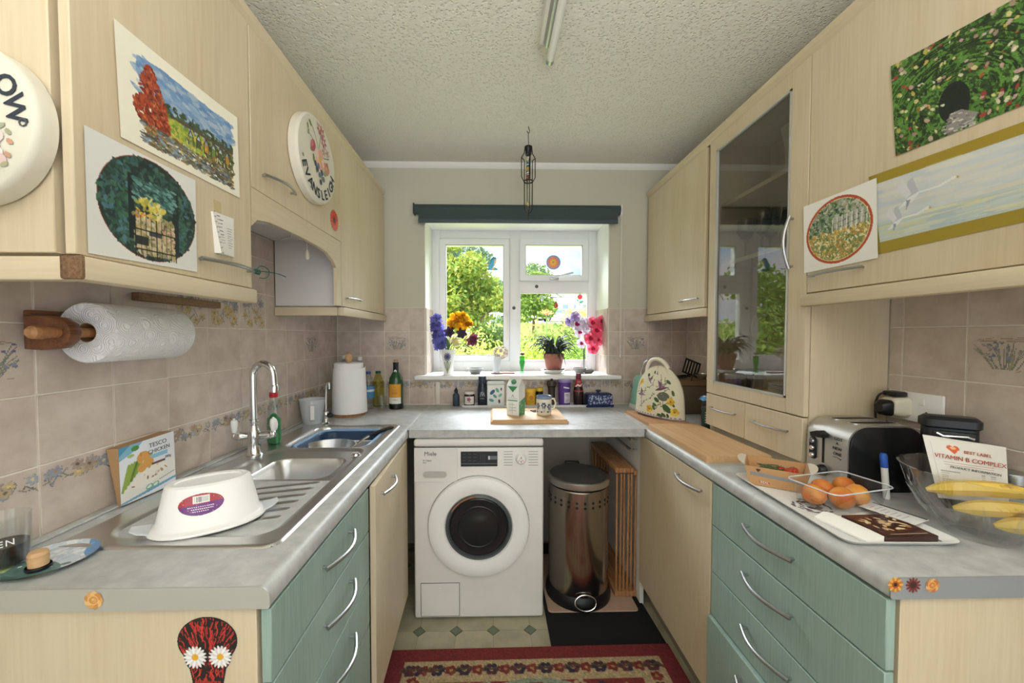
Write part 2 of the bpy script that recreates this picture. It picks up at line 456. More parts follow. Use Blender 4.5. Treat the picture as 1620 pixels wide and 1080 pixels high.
bm = B(); prism(bm, [(c-.004, 0), (0, c-.004), (-c+.004, 0), (0, -c+.004)], 'z', .0018, .0021); e0 = mk('diamond_inlay', bm, 'vinyl_diamond', d0, smooth=0)
for i in range(-3, 10):
    for j in range(-2, 5):
        a, b = (o0, d0) if first else (o0.copy(), d0.copy())
        if not first:
            COL.objects.link(a); COL.objects.link(b); e = e0.copy(); COL.objects.link(e); e.parent = b
        first = False
        a.location = (DX + (i+.5)*PX, DY + (j+.5)*PX, 0); b.location = (DX+i*PX, DY+j*PX, 0)
# ceiling with stippled plaster
m, n, b = newmat('stipple'); b.inputs['Base Color'].default_value = (*lin('e6e4da'), 1); b.inputs['Roughness'].default_value = .9
v = coords(n, (1, 1, 1), False)
vo = N(n, 'ShaderNodeTexVoronoi', feature='F1', Scale=92.0); n.links.new(v, vo.inputs['Vector'])
no = N(n, 'ShaderNodeTexNoise', Scale=70.0, Detail=3.0); n.links.new(v, no.inputs['Vector'])
rm = N(n, 'ShaderNodeValToRGB'); rm.color_ramp.elements[0].position = .05; rm.color_ramp.elements[1].position = .42
mx = N(n, 'ShaderNodeMath', operation='MULTIPLY'); mx.inputs[1].default_value = .9; n.links.new(no.outputs['Fac'], mx.inputs[0])
n.links.new(vo.outputs['Distance'], rm.inputs['Fac'])
ad = N(n, 'ShaderNodeMath', operation='ADD'); n.links.new(mx.outputs[0], ad.inputs[0]); n.links.new(rm.outputs['Color'], ad.inputs[1])
bp = N(n, 'ShaderNodeBump', Strength=.75, Distance=.0045); n.links.new(ad.outputs[0], bp.inputs['Height']); n.links.new(bp.outputs['Normal'], b.inputs['Normal'])
struct('ceiling', box(B(), -.1, WR+.1, -5, .3, CEIL, CEIL+.1), 'stipple')
wl = struct('wall_left', box(B(), -.1, 0, -5, .3, 0, CEIL), 'wall_paint')
wr = struct('wall_right', box(B(), WR, WR+.1, -5, .3, 0, CEIL), 'wall_paint')
# back wall with the window opening
OX0, OX1, OZ0, OZ1 = .5527, 1.7111, 1.078, 2.058
bm = B(); box(bm, 0, OX0, 0, .33, 0, CEIL); box(bm, OX1, WR, 0, .33, 0, CEIL); box(bm, OX0, OX1, 0, .33, OZ1, CEIL); box(bm, OX0, OX1, 0, .33, 0, OZ0-.02)
wb = struct('wall_back', bm, 'wall_paint')
bm = B(); box(bm, OX0, OX0+.004, -.001, .27, OZ0, OZ1); box(bm, OX1-.004, OX1, -.001, .27, OZ0, OZ1); box(bm, OX0, OX1, -.001, .27, OZ1-.004, OZ1)
mk('window_reveal', bm, 'white_paint', wb)
bm = B(); box(bm, 0, .15, -5.1, -5, 0, CEIL); box(bm, WR-.15, WR, -5.1, -5, 0, CEIL); box(bm, .15, WR-.15, -5.1, -5, 2.3, CEIL)
struct('wall_rear', bm, 'wall_paint')  # unseen rear wall; its wide opening is added to admit daylight
bm = B()
for x in (.15, 1.08, WR-.21): box(bm, x, x+.06, -5.06, -5.0, 0, 2.3)
box(bm, .15, WR-.15, -5.06, -5.0, 0, .08); box(bm, .15, WR-.15, -5.06, -5.0, 2.22, 2.3)
struct('added_rear_door_frame', bm, 'upvc')  # added unseen door frame without glass, standing in the rear opening
bm = B()
for y in (-4.0, -3.28, -2.56): box(bm, WR-.04, WR-.001, y, y+.06, 0.001, 2.3)
box(bm, WR-.04, WR-.001, -4.0, -2.5, 2.24, 2.3)
struct('assumed_side_door_frame', bm, 'upvc')  # assumed unseen door frame fixed on the solid wall
# small cove between back wall and ceiling
bm = B(); prism(bm, [(-.022, CEIL), (-.018, CEIL-.012), (-.006, CEIL-.024), (0, CEIL-.03), (0, CEIL)], 'x', 0, WR)
struct('trim_1', bm, 'white_paint')

# ---------------------------------------------------------------- wall tiles
def border_canvas(seed):
    c = Cv(3.0, 26, None, seed); r = c.r
    for _ in range(26):
        x = r.uniform(.05, 2.95); y = .5+r.uniform(-.34, .34)
        c.line([(x, y), (x+r.uniform(-.3, .3), y+r.uniform(-.3, .3))], .05, r.choice(['8b8f7a', '7d7f6a', '9a8f7b', '6f7686']))
    for _ in range(13):
        x = r.uniform(.15, 2.85); y = .5+r.uniform(-.22, .22)
        c.flower(x, y, r.uniform(.2, .3), r.choice(['9299a8', 'c5b084', '9ea3ac', 'b9a27c', 'a89488']), r.choice(['d9c58c', '6a6456', 'b18d52']), 6, .5, r.uniform(0, 3))
    c.dabs(40, lambda x, y: .15 < y < .85, ['7c7769', '9097a5', 'b8a57e', '8b8779'], .02, .06)
    return c
def sprig_canvas(seed):
    c = Cv(1.0, 56, None, seed); r = c.r
    c.dabs(60, lambda x, y: .70 < y < .84 and .12 < x < .92, ['c2ab83', 'b5a58d', 'c9b48a'], .03, .07, .35, 0)
    for _ in range(22):
        x = r.uniform(.3, .7); x2 = x + (x-.5)*1.5+r.uniform(-.1, .1); y2 = r.uniform(.25, .55)
        c.line([(x, .76), ((x+x2)/2, (.76+y2)/2-.05), (x2, y2)], .016, r.choice(['8d9385', 'a09a7d', '7d8378']))
    for _ in range(30):
        x, y = r.uniform(.12, .9), r.uniform(.24, .6); c.ell(x, y, .035, .02, r.choice(['7a7c9a', '8c8daa', '6f7191', 'a39a9c']), r.uniform(0, 3))
    for _ in range(8):
        x = r.uniform(.15, .85); c.line([(x-.12, .2+r.uniform(-.05, .06)), (x+.12, .2+r.uniform(-.05, .06))], .016, 'b59c80')
    return c
def spray_canvas(seed):
    c = Cv(1.0, 56, None, seed); r = c.r
    for _ in range(40):
        x, y = r.uniform(.05, .95), r.uniform(.2, .95); c.line([(x, y), (x+r.uniform(-.2, .2), y-r.uniform(.05, .3))], .016, r.choice(['8a8c84', '7b8090', '9b9176']))
    for _ in range(16):
        x = r.uniform(.1, .9); y = r.uniform(.2, .9)
        c.flower(x, y, r.uniform(.07, .13), ['bba77c', 'c4b085', 'b39f78'] if y > .5 else ['8d909c', '989aa4', '82858f'], 'a08048', 6, .5, r.uniform(0, 3))
    return c
TILE = {}
def tile_mesh(w, h):
    k = (round(w, 4), round(h, 4))
    if k not in TILE:
        bm = B(); box(bm, -w/2, w/2, 0, .005, -h/2, h/2, .0012, 1)
        me = bpy.data.meshes.new('tile'); bmesh.ops.recalc_face_normals(bm, faces=bm.faces); bm.to_mesh(me); bm.free(); me.materials.append(MATS['tile']); TILE[k] = me
    return TILE[k]
BORD = [sheet_mesh('border_print', border_canvas(i), facing(0, -.0004, 0, .152, .048)) for i in range(3)]
SPRIG = [sheet_mesh('sprig_print', sprig_canvas(i+20), facing(0, -.0004, 0, .13, .13)) for i in range(2)]
SPRAY = [sheet_mesh('flower_print', spray_canvas(i+40), facing(0, -.0004, 0, .15, .14)) for i in range(3)]
tn = [0]
def put_tile(wall, side, a0, a1, z0, z1, deco=None):
    """tile between grout lines a0..a1 along the wall (x or y) and z0..z1"""
    g = .0016; w, h = a1-a0-2*g, z1-z0-2*g
    if w < .006 or h < .006: return
    o = bpy.data.objects.new('tile', tile_mesh(w, h)); COL.objects.link(o); o.parent = wall
    a, z = (a0+a1)/2, (z0+z1)/2
    if side == 'b': o.location = (a, -.008, z)
    if side == 'l': o.location = (.008, a, z); o.rotation_euler.z = R(90)
    if side == 'r': o.location = (WR-.008, a, z); o.rotation_euler.z = R(-90)
    if side == 'jl': o.location = (OX0+.009, a, z); o.rotation_euler.z = R(90)
    if side == 'jr': o.location = (OX1-.009, a, z); o.rotation_euler.z = R(-90)
    if deco:
        tn[0] += 1; me = deco[tn[0] % len(deco)]
        p = bpy.data.objects.new(me.name.split('.')[0], me); COL.objects.link(p); p.parent = o
        if deco is BORD: p.location.z = h/2-.028; p.scale.x = w/.152
        else: p.location.z = 0
        if deco is not BORD and w < .14: p.scale = (w/.16,)*3
ZR = [.8935, 1.0455, 1.1975, 1.3495, 1.498]
gx = [-.0022+.152*i for i in range(16)]
def cols(lines, a, b):
    e = [a]+[l for l in lines if a+.004 < l < b-.004]+[b]; return list(zip(e, e[1:]))
# back wall
for k in range(4):
    for a, b in cols(gx, .009, OX0 if k else 1.7222):
        put_tile(wb, 'b', a, b, ZR[k], ZR[k+1], BORD if k == 0 else SPRIG if k == 2 and abs(a-.3018) < .01 else None)
    for a, b in cols([1.8104+.152*i for i in range(-1, 4)], OX1 if k else 1.7222, WR-.009):
        put_tile(wb, 'b', a, b, ZR[k], ZR[k+1], BORD if k == 0 else SPRIG if k == 2 and abs(a-1.8104) < .01 else None)
bm = B(); box(bm, .003, OX0, -.006, .001, ZT-.01, 1.4985); box(bm, OX1, WR-.003, -.006, .001, ZT-.01, 1.4985); box(bm, OX0-.001, OX1+.001, -.006, .001, ZT-.01, 1.0465)
mk('grout', bm, 'grout', wb, smooth=0)
# reveal tiles beside the window
for sd in ('jl', 'jr'):
    for z0, z1 in zip([OZ0+.003]+ZR[2:], ZR[2:]):
        put_tile(wb, sd, -.006, .146, z0, z1); put_tile(wb, sd, .146, .268, z0, z1)
bm = B(); box(bm, OX0, OX0+.0065, -.004, .269, OZ0, 1.4985); box(bm, OX1-.0065, OX1, -.004, .269, OZ0, 1.4985); mk('grout', bm, 'grout', wb, smooth=0)
# left wall
ly = [-1.5896+.1653*i for i in range(-3, 11)]
for k in range(4):
    for a, b in cols(ly, -1.92, -.009):
        d = BORD if k == 0 else None
        if k == 2 and (abs(a+1.7549) < .01 or abs(a+.4325) < .01): d = SPRIG
        if k == 3 and -1.27 < a < -.90: d = SPRAY
        put_tile(wl, 'l', a, b, ZR[k], ZR[k+1], d)
for z0, z1 in ((1.498, 1.644), (1.644, 1.735)):
    for a, b in cols(ly, -1.305, -.69): put_tile(wl, 'l', a, b, z0, z1)
bm = B(); box(bm, -.001, .006, -1.922, -.003, ZT-.01, 1.4985); box(bm, -.001, .006, -1.31, -.69, 1.498, 1.74); mk('grout', bm, 'grout', wl, smooth=0)
# right wall
zr2 = [.8935, 1.0515, 1.2035, 1.348, 1.498]
for k in range(4):
    for a, b in cols([-1.285-.157*i for i in range(5)][::-1], -1.92, -1.245): put_tile(wr, 'r', a, b, zr2[k], zr2[k+1], SPRIG if k == 2 and abs(a+1.599) < .01 else None)
    for a, b in cols([-.152*i for i in range(1, 6)][::-1], -.70, -.009): put_tile(wr, 'r', a, b, zr2[k], zr2[k+1])
bm = B(); box(bm, WR-.006, WR+.001, -1.922, -.003, ZT-.01, 1.4985); mk('grout', bm, 'grout', wr, smooth=0)

# ---------------------------------------------------------------- window
win = tag(bpy.data.objects.new('window_1', None), kind='structure'); COL.objects.link(win)
YW = .27
def ring(bm, x0, x1, z0, z1, t, y0, y1, bev=.004):
    """mitred frame of bar width t"""
    O = [(x0, z0), (x1, z0), (x1, z1), (x0, z1)]; I = [(x0+t, z0+t), (x1-t, z0+t), (x1-t, z1-t), (x0+t, z1-t)]
    vo0 = [bm.verts.new((x, y0, z)) for x, z in O]; vi0 = [bm.verts.new((x, y0, z)) for x, z in I]
    vo1 = [bm.verts.new((x, y1, z)) for x, z in O]; vi1 = [bm.verts.new((x, y1, z)) for x, z in I]
    fs = []
    for i in range(4):
        j = (i+1) % 4
        fs += [bm.faces.new((vo0[i], vo0[j], vi0[j], vi0[i])), bm.faces.new((vo1[i], vi1[i], vi1[j], vo1[j])), bm.faces.new((vo0[i], vo1[i], vo1[j], vo0[j])), bm.faces.new((vi0[i], vi0[j], vi1[j], vi1[i]))]
    if bev: bmesh.ops.bevel(bm, geom=list({e for f in fs[::4] for e in f.edges}), offset=bev, segments=2, affect='EDGES')
bm = B()
box(bm, OX0, .6073, YW, .335, OZ0, OZ1, .004); box(bm, 1.65, OX1, YW, .335, OZ0, OZ1, .004)
box(bm, 1.0953, 1.1652, YW, .335, OZ0, OZ1, .004); box(bm, OX0, OX1, YW+.001, .335, 1.9990, OZ1, .004); box(bm, OX0, OX1, YW+.001, .335, OZ0, 1.145, .004)
box(bm, 1.1, 1.7, YW+.001, .335, 1.628, 1.7045, .004)
mk('frame', bm, 'upvc', win)
for nm, x0, x1, z0, z1, t in (('sash', .6073, 1.0953, 1.1452, 1.9984, .042), ('sash', 1.1652, 1.65, 1.7045, 2.0, .042)):
    bm = B(); ring(bm, x0+.001, x1-.001, z0+.001, z1-.001, t, YW-.006, .33); s = mk(nm, bm, 'upvc', win)
    bm = B(); ring(bm, x0+t-.001, x1-t+.001, z0+t-.001, z1-t+.001, .004, YW+.002, YW+.012, 0); mk('gasket', bm, 'grey_plastic', s)
    bm = B(); box(bm, x0+t-.002, x1-t+.002, YW+.03, YW+.034, z0+t-.002, z1-t+.002); mk('pane', bm, 'pane', s, smooth=0)
bm = B(); box(bm, 1.16, 1.655, YW+.03, YW+.034, 1.143, 1.63); mk('pane', bm, 'pane', win, smooth=0)
bm = B(); ring(bm, 1.1652, 1.65, 1.145, 1.628, .008, YW+.004, YW+.03, 0); mk('bead', bm, 'upvc', win)
# handle of the side sash, stay of the top light, screw caps
p = U(802, 505, y=YW-.008)
bm = B(); box(bm, p.x-.012, p.x+.012, YW-.016, YW-.006, p.z-.035, p.z+.045, .004); tube(bm, [(p.x, YW-.016, p.z+.02), (p.x, YW-.035, p.z+.02), (p.x, YW-.042, p.z-.01), (p.x, YW-.04, p.z-.14)], [.008, .008, .008, .006], 8)
mk('window_handle', bm, 'white_plastic', win)
p = U(877, 440, y=YW-.01); q = U(907, 431, y=YW-.03)
bm = B(); box(bm, p.x-.03, p.x+.03, YW-.018, YW-.006, p.z-.012, p.z+.006, .003); tube(bm, [(p.x-.01, YW-.016, p.z), (p.x, YW-.028, p.z+.004), q], [.006, .007, .007], 8)
tag(mk('window_handle', bm, 'satin_metal', win), 'slanting metal handle of the top light')
for u, v in ((813, 487), (849, 453)):
    p = U(u, v, y=YW); bm = B(); lathe(bm, [(0, .004), (.010, .004), (.012, 0)], 16, M=Matrix.Translation((p.x, YW, p.z)) @ Matrix.Rotation(R(90), 4, 'X')); mk('vent_cap', bm, 'grey_plastic', win)
# sill board
bm = B(); box(bm, OX0, OX1, -.02, YW+.002, 1.05, OZ0); box(bm, .493, 1.7804, -.062, -.0085, 1.05, OZ0, .008, 3); struct('trim_2', bm, 'white_paint')
# ================================================================== fitted units
XUL, XUR = .305, 1.9457
ZD0, ZD1 = 1.455, 2.177
def slab(bm, x0, x1, y0, y1, z0, z1): return box(bm, x0, x1, y0, y1, z0, z1, .0015, 1)
def hollow(bm, x0, x1, y0, y1, z0, z1, t=.016, open_x=None, top=True):
    """carcass of boards, open towards open_x ('lo' or 'hi')"""
    box(bm, x0, x1, y0, y0+t, z0, z1); box(bm, x0, x1, y1-t, y1, z0, z1); box(bm, x0, x1, y0+t, y1-t, z0, z0+t)
    if top: box(bm, x0, x1, y0+t, y1-t, z1-t, z1)
    if open_x == 'hi': box(bm, x0, x0+.006, y0+t, y1-t, z0+t, z1-t)
    if open_x == 'lo': box(bm, x1-.006, x1, y0+t, y1-t, z0+t, z1-t)
mat('inner_white', 'd9d5d6', .5)
# ---- left wall units
t = thing('wall_cabinet', 'maple wall cabinet above the paper towel holder, two paintings taped to its door', 'cabinet', (.15, -1.55, ZD0))
mk('body', slab(B(), .010, .272, -1.783, -1.332, ZD0+.002, ZD1), 'maple', t, True)
d = mk('door', slab(B(), .287, XUL, -1.783, -1.332, ZD0, ZD1), 'maple', t, True)
bow_handle(d, (XUL, -1.532, 1.499), (XUL, -1.342, 1.4995), (1, 0, 0))
t = thing('wall_cabinet', 'maple extractor hood cabinet with an arched canopy and a round plaque on its door', 'cabinet', (.15, -1.0, 1.735))
bm = B(); box(bm, .010, .272, -1.328, -.698, 1.742, ZD1); mk('body', bm, 'inner_white', t, True)
d = mk('door', slab(B(), .287, XUL, -1.326, -.694, 1.738, ZD1), 'maple', t, True)
bow_handle(d, (XUL, -1.283, 1.789), (XUL, -1.109, 1.796), (1, 0, 0))
arch = [U(u, v, x=.303) for u, v in ((407, 347.8), (425.5, 351.5), (445, 360), (462.6, 368), (478, 375.5), (492, 383), (505, 390.5), (518, 399.6), (527.4, 412.6), (532, 423))]
poly = [(-1.326, 1.737), (-1.326, 1.63)] + [(p.y, p.z) for p in arch] + [(-.742, arch[-1].z), (-.742, 1.737)]
bm = B(); prism(bm, poly, 'x', .289, .303); mk('canopy', bm, 'maple_y', t, True)
bm = B(); box(bm, .289, .303, -.7415, -.696, 1.455, 1.737); mk('filler', bm, 'maple', t, True)
bm = B(); box(bm, .0088, .03, -1.37, -1.06, 1.418, 1.440, .002); tag(mk('batten', bm, 'brown_box', t, True), 'brown wooden batten on the tiles')
bm = B(); lathe(bm, [(0, -.012), (.03, -.012), (.036, 0)], 20, (.15, -1.02, 1.741)); mk('hood_lamp', bm, 'white_plastic', t, True)
bm = B(); tube(bm, [(.06, -.74, 1.734), (.14, -.80, 1.732), (.2, -.9, 1.735), (.22, -.98, 1.738)], .003, 6); mk('cable', bm, 'white_plastic', t, True)
t = thing('light_pull', 'white cord light pull hanging under the extractor hood cabinet', 'light pull', (.19, -.86, 1.735))
p = U(486, 411, y=-.86); q = U(486, 395, y=-.86)
t.location = (p.x, -.86, 1.7415)
tube_b = B(); tube(tube_b, [(0, 0, 0), (0, 0, q.z-1.7415)], .0012, 6); mk('cord', tube_b, 'white_plastic', t)
bm = B(); lathe(bm, [(0, 0), (.004, 0), (.0075, -.012), (.008, -.03), (.005, -.038), (0, -.039)], 14, (0, 0, q.z-1.7415)); mk('acorn', bm, 'cream_plastic', t)
t = thing('wall_cabinet', 'plain maple wall cabinet in the corner between hood and window', 'cabinet', (.15, -.36, ZD0))
bm = B(); slab(bm, .010, .272, -.690, -.012, ZD0+.001, ZD1); mk('body', bm, 'inner_white', t, True)
d = mk('door', slab(B(), .287, XUL, -.690, -.030, ZD0, ZD1), 'maple', t, True)
bow_handle(d, (XUL, -.648, 1.496), (XUL, -.462, 1.499), (1, 0, 0), .012, .004)
bm = B(); box(bm, .287, .304, -.0295, -.012, ZD0, ZD1); mk('end_strip', bm, 'maple', t, True)
# cornice, pelmets
def cornice(name, label, xf, s, y0, y1):
    bm = B(); P = [(xf - s*.30+s*.02, 2.184), (xf+s*.002, 2.184), (xf+s*.006, 2.191), (xf+s*.016, 2.200), (xf+s*.018, 2.216), (xf-s*.28, 2.216)]
    prism(bm, P, 'y', y0, y1); tag(mk(name, bm, 'maple_y'), label, 'moulding')
cornice('cornice', 'maple cornice along the tops of the wall cabinets above the sink', XUL-.012, 1, -1.80, -.012)
cornice('cornice', 'maple cornice along the tops of the cabinets with the glazed dresser', XUR+.012, -1, -1.82, -.012)
mat('chipboard', '5f4633', .9, noise=(160, .4, (1, 1, 1), '8d7054'))
t = thing('pelmet', 'maple light pelmet with a chipped brown end below the towel holder cabinet', 'moulding', (.3, -1.56, 1.412))
bm = B(); box(bm, .291, .326, -1.792, -1.342, 1.412, 1.4505, .005, 2); mk('front_strip', bm, 'maple_y', t, True)
bm = B(); box(bm, .011, .290, -1.79, -1.765, 1.412, 1.4505, .004, 2); mk('end_strip', bm, 'maple_x', t, True)
bm = B(); box(bm, .2915, .3255, -1.7945, -1.791, 1.413, 1.452, .004, 2); tag(mk('cut_end', bm, 'chipboard', t, True), 'bare brown chipboard end')
t = thing('pelmet', 'maple light pelmet below the corner cabinet left of the window', 'moulding', (.3, -.36, 1.412))
bm = B(); box(bm, .288, .316, -.700, -.012, 1.413, 1.4505, .003, 2); mk('front_strip', bm, 'maple_y', t, True)
bm = B(); box(bm, .011, .287, -.700, -.680, 1.413, 1.4505, .003, 2); mk('end_strip', bm, 'maple_x', t, True)
# ---- right wall units
t = thing('wall_cabinet', 'plain maple wall cabinet between window and glazed dresser', 'cabinet', (2.09, -.36, ZD0))
mk('body', slab(B(), XUR+.033, WR-.010, -.690, -.012, ZD0, ZD1), 'maple', t, True)
d = mk('door', slab(B(), XUR, XUR+.018, -.675, -.030, ZD0, ZD1), 'maple', t, True)
bow_handle(d, (XUR, -.655+.19, 1.4965), (XUR, -.635, 1.499), (-1, 0, 0), .012, .004)
t = thing('pelmet', 'maple light pelmet below the cabinet between window and dresser', 'moulding', (2.0, -.36, 1.412))
bm = B(); box(bm, XUR-.01, XUR+.018, -.690, -.012, 1.412, 1.4505, .003, 2); mk('front_strip', bm, 'maple_y', t, True)
t = thing('dresser', 'tall maple dresser with smoked glass door and two small drawers on the worktop', 'cabinet', (2.09, -.97, ZT))
DY0, DY1 = -1.245, -.705
bm = B()
box(bm, XUR+.019, WR-.010, DY0, DY0+.018, ZT+.001, ZD1); box(bm, XUR+.019, WR-.010, DY1-.018, DY1, ZT+.001, ZD1)
box(bm, XUR+.019, WR-.010, DY0+.018, DY1-.018, ZD1-.018, ZD1); box(bm, XUR+.019, WR-.010, DY0+.018, DY1-.018, 1.064, 1.082); box(bm, XUR+.03, WR-.010, DY0+.018, DY1-.018, ZT+.001, .917)
box(bm, WR-.016, WR-.010, DY0+.018, DY1-.018, .917, ZD1-.018)
mk('body', bm, 'maple', t, True)
sh1 = U(1200, 293, x=2.0).z; sh2 = U(1210, 400, x=2.03).z
for z in (sh1, sh2):
    bm = B(); box(bm, XUR+.045, WR-.018, DY0+.02, DY1-.02, z-.016, z); mk('shelf', bm, 'maple_y', t, True)
gy0, gy1, gz0, gz1 = -1.172, -.757, 1.118, 2.124
bm = B(); box(bm, XUR, XUR+.018, DY0, gy0, 1.069, 2.178, .0015, 1); box(bm, XUR, XUR+.018, gy1, DY1, 1.069, 2.178, .0015, 1)
box(bm, XUR+.0003, XUR+.0177, gy0, gy1, 1.069, gz0); box(bm, XUR+.0003, XUR+.0177, gy0, gy1, gz1, 2.178)
d = mk('door', bm, 'maple', t, True)
bm = B(); box(bm, XUR+.006, XUR+.010, gy0, gy1, gz0, gz1); mk('pane', bm, 'smoked_glass', d, True, 0)
bm = B()
for a in ((gy0, gy0+.007, gz0, gz1), (gy1-.007, gy1, gz0, gz1), (gy0, gy1, gz0, gz0+.007), (gy0, gy1, gz1-.007, gz1)): box(bm, XUR-.002, XUR+.006, *a)
tag(mk('bead', bm, 'alu', d, True), 'aluminium glazing bead')
bow_handle(d, (XUR, -1.188, 1.71), (XUR, -1.188, 1.54), (-1, 0, 0), .020)
for a, b in ((-1.243, -.9695), (-.9665, DY1)):
    dr = mk('drawer', slab(B(), XUR, XUR+.018, a, b, .925, 1.0645), 'maple', t, True)
    c = (a+b)/2; bow_handle(dr, (XUR, c+.088, 1.008), (XUR, c-.088, 1.010), (-1, 0, 0), .014, .004)
t = thing('wall_cabinet', 'maple wall cabinet right of the dresser, three paintings on its door', 'cabinet', (2.09, -1.53, ZD0))
mk('body', slab(B(), XUR+.033, WR-.010, -1.805, -1.247, ZD0+.001, ZD1), 'maple', t, True)
d = mk('door', slab(B(), XUR, XUR+.018, -1.805, -1.2475, ZD0, ZD1), 'maple', t, True)
bow_handle(d, (XUR, -1.266, 1.504), (XUR, -1.436, 1.504), (-1, 0, 0), .014, .004)
t = thing('pelmet', 'maple light pelmet above the toaster', 'moulding', (2.0, -1.53, 1.412))
bm = B(); box(bm, XUR-.016, XUR+.016, -1.805, -1.240, 1.414, 1.4505, .004, 2); mk('front_strip', bm, 'maple_y', t, True)

# ---- base units
mat('plinth', '8f8374', .6)
def base_drawers(label, side, y0, y1, end_label=None):
    s = 1 if side == 'l' else -1; xf = XL-.003 if side == 'l' else XR+.003
    t = thing('drawer_unit', label, 'cabinet', (.3 if s > 0 else 1.95, (y0+y1)/2, 0))
    a, b = sorted((xf-s*.020, .010 if s > 0 else WR-.010))
    bm = B(); hollow(bm, a, b, y0+.018, y1, .12, .846, open_x='hi' if s > 0 else 'lo', top=False); mk('body', bm, 'inner_white', t, True)
    a, b = sorted((xf-s*.026, .010 if s > 0 else WR-.010))
    bm = B(); box(bm, a, b, y0, y0+.017, .001, .846, .001, 1); tag(mk('end_panel', bm, 'maple', t, True), 'plain maple end panel')
    a, b = sorted((xf-s*.06, xf-s*.075)); bm = B(); box(bm, a, b, y0+.018, y1, .001, .12); mk('plinth', bm, 'plinth', t, True)
    zs = [.845, .7075, .5545, .411, .126]
    for i in range(4):
        o = s*.012 if (i == 3 and s < 0) else 0
        a, b = sorted((xf-s*.018, xf)); 
        d = mk('drawer', slab(B(), a+o, b+o, y0, y1-.003, zs[i+1]+.002, zs[i]-.002), 'green_wood', t, True)
        tag(d, 'green stained wooden drawer front'); c = (y0+y1)/2+.018; z = zs[i]-.054
        if i == 3: z = zs[i]-.06
        bow_handle(d, (xf+o, c-.088, z), (xf+o, c+.088, z), (s, 0, 0), .024, .0052)
    return t
def base_door(label, side, y0, y1, ajar=0, hy0=None, hy1=None):
    s = 1 if side == 'l' else -1; xf = XL-.003 if side == 'l' else XR+.003
    t = thing('base_cabinet', label, 'cabinet', (.3 if s > 0 else 1.95, (y0+y1)/2, 0))
    a, b = sorted((xf-s*.020, .010 if s > 0 else WR-.010))
    bm = B(); hollow(bm, a, b, y0+.001, y1, .12, .846, open_x='hi' if s > 0 else 'lo', top=False); mk('body', bm, 'inner_white', t, True)
    a, b = sorted((xf-s*.06, xf-s*.075)); bm = B(); box(bm, a, b, y0, y1, .001, .12); mk('plinth', bm, 'plinth', t, True)
    a, b = sorted((xf-s*.018, xf))
    d = mk('door', slab(B(), a, b, y0+.003, y1-.003, .126, .845), 'maple', t, True)
    h = bow_handle(d, (xf, hy0, .793), (xf, hy1, .793), (s, 0, 0), .02, .005)
    if ajar:
        P = Vector((xf-s*.018, y1-.003, 0)) - t.location; M = Matrix.Translation(P) @ Matrix.Rotation(ajar, 4, 'Z') @ Matrix.Translation(-P)
        d.data.transform(M); h.data.transform(M)
    return t
base_drawers('green drawer unit below the draining board, a red skull sticker on its end', 'l', -1.748, -1.213)
base_door('maple sink cabinet with its door slightly ajar beside the washing machine', 'l', -1.208, -.665, R(1.8), -1.14, -.97)
base_drawers('green drawer unit below the fruit tray with plain maple end', 'r', -1.748, -1.196)
base_door('maple base cabinet below the big chopping board', 'r', -1.193, -.585, 0, -1.143, -.967)
t = thing('side_panel', 'white side panel closing the space right of the waste bin', 'panel', (1.705, -.3, 0))
bm = B(); box(bm, 1.700, 1.718, -.582, -.012, .001, .846); mk('board', bm, 'white_paint', t, True)
t = thing('towel_rail', 'pair of chrome towel rails on the white panel beside the waste bin', 'towel rail', (1.70, -.3, .77))
for z in (.805, .755):
    bm = B(); tube(bm, [(1.665, -.07, z), (1.665, -.545, z)], .0075, 10); mk('rail', bm, 'chrome', t, True)
    
    for yy in (-.53, -.1): bm = B(); tube(bm, [(1.665, yy, z), (1.6995, yy, z)], .005, 8); mk('bracket', bm, 'chrome', t, True)

# ---- worktops
def rounded_front(s, xf, xb):
    r = .020; P = [(xb, .850), (xf-s*.006, .850)]
    for i in range(4): a = R(-90+90*i/3); P.append((xf-s*.006+s*.006*math.cos(a), .856+.006*math.sin(a)))
    for i in range(7): a = R(90*i/6); P.append((xf-s*r+s*r*math.cos(a), ZT-r+r*math.sin(a)))
    P.append((xb, ZT)); return P
t = thing('worktop', 'grey laminate worktop carrying the steel sink', 'worktop', (.3, -.88, .85))
bm = B(); prism(bm, rounded_front(1, XL, .50), 'y', YE, -.010)
box(bm, .009, .12, YE, -.010, .850, ZT); box(bm, .12, .50, YE, -1.27, .850, ZT); box(bm, .12, .50, -.59, -.010, .850, ZT)
mk('board', bm, 'worktop', t, True, 30)
bm = B(); prism(bm, [(x, z) for x, z in rounded_front(1, XL+.001, .010)], 'y', YE-.003, YE); tag(mk('end_strip', bm, 'alu', t, True), 'pale aluminium end strip')
bm = B(); box(bm, .0085, .03, YE+.01, -.01, ZT, ZT+.006, .002, 1); tag(mk('wall_seal', bm, 'worktop', t, True), 'narrow grey sealing strip along the tiles')
t = thing('worktop', 'grey laminate worktop carrying the dresser and the toaster', 'worktop', (1.95, -.88, .85))
bm = B(); prism(bm, rounded_front(-1, XR, WR-.0095), 'y', YE, -.010); mk('board', bm, 'worktop', t, True, 30)
bm = B(); prism(bm, rounded_front(-1, XR-.001, WR-.010), 'y', YE-.003, YE); tag(mk('end_strip', bm, 'grey_strip' if 'grey_strip' in MATS else mat('grey_strip', '8d9093', .45), t, True), 'grey plastic end strip')
t = thing('worktop', 'grey laminate worktop over the washing machine below the window', 'worktop', (1.13, -.33, .85))
bm = B(); box(bm, XL+.0035, XR-.0035, -.6585, -.010, .8515, ZT, .0015, 1); mk('board', bm, 'worktop', t, True)
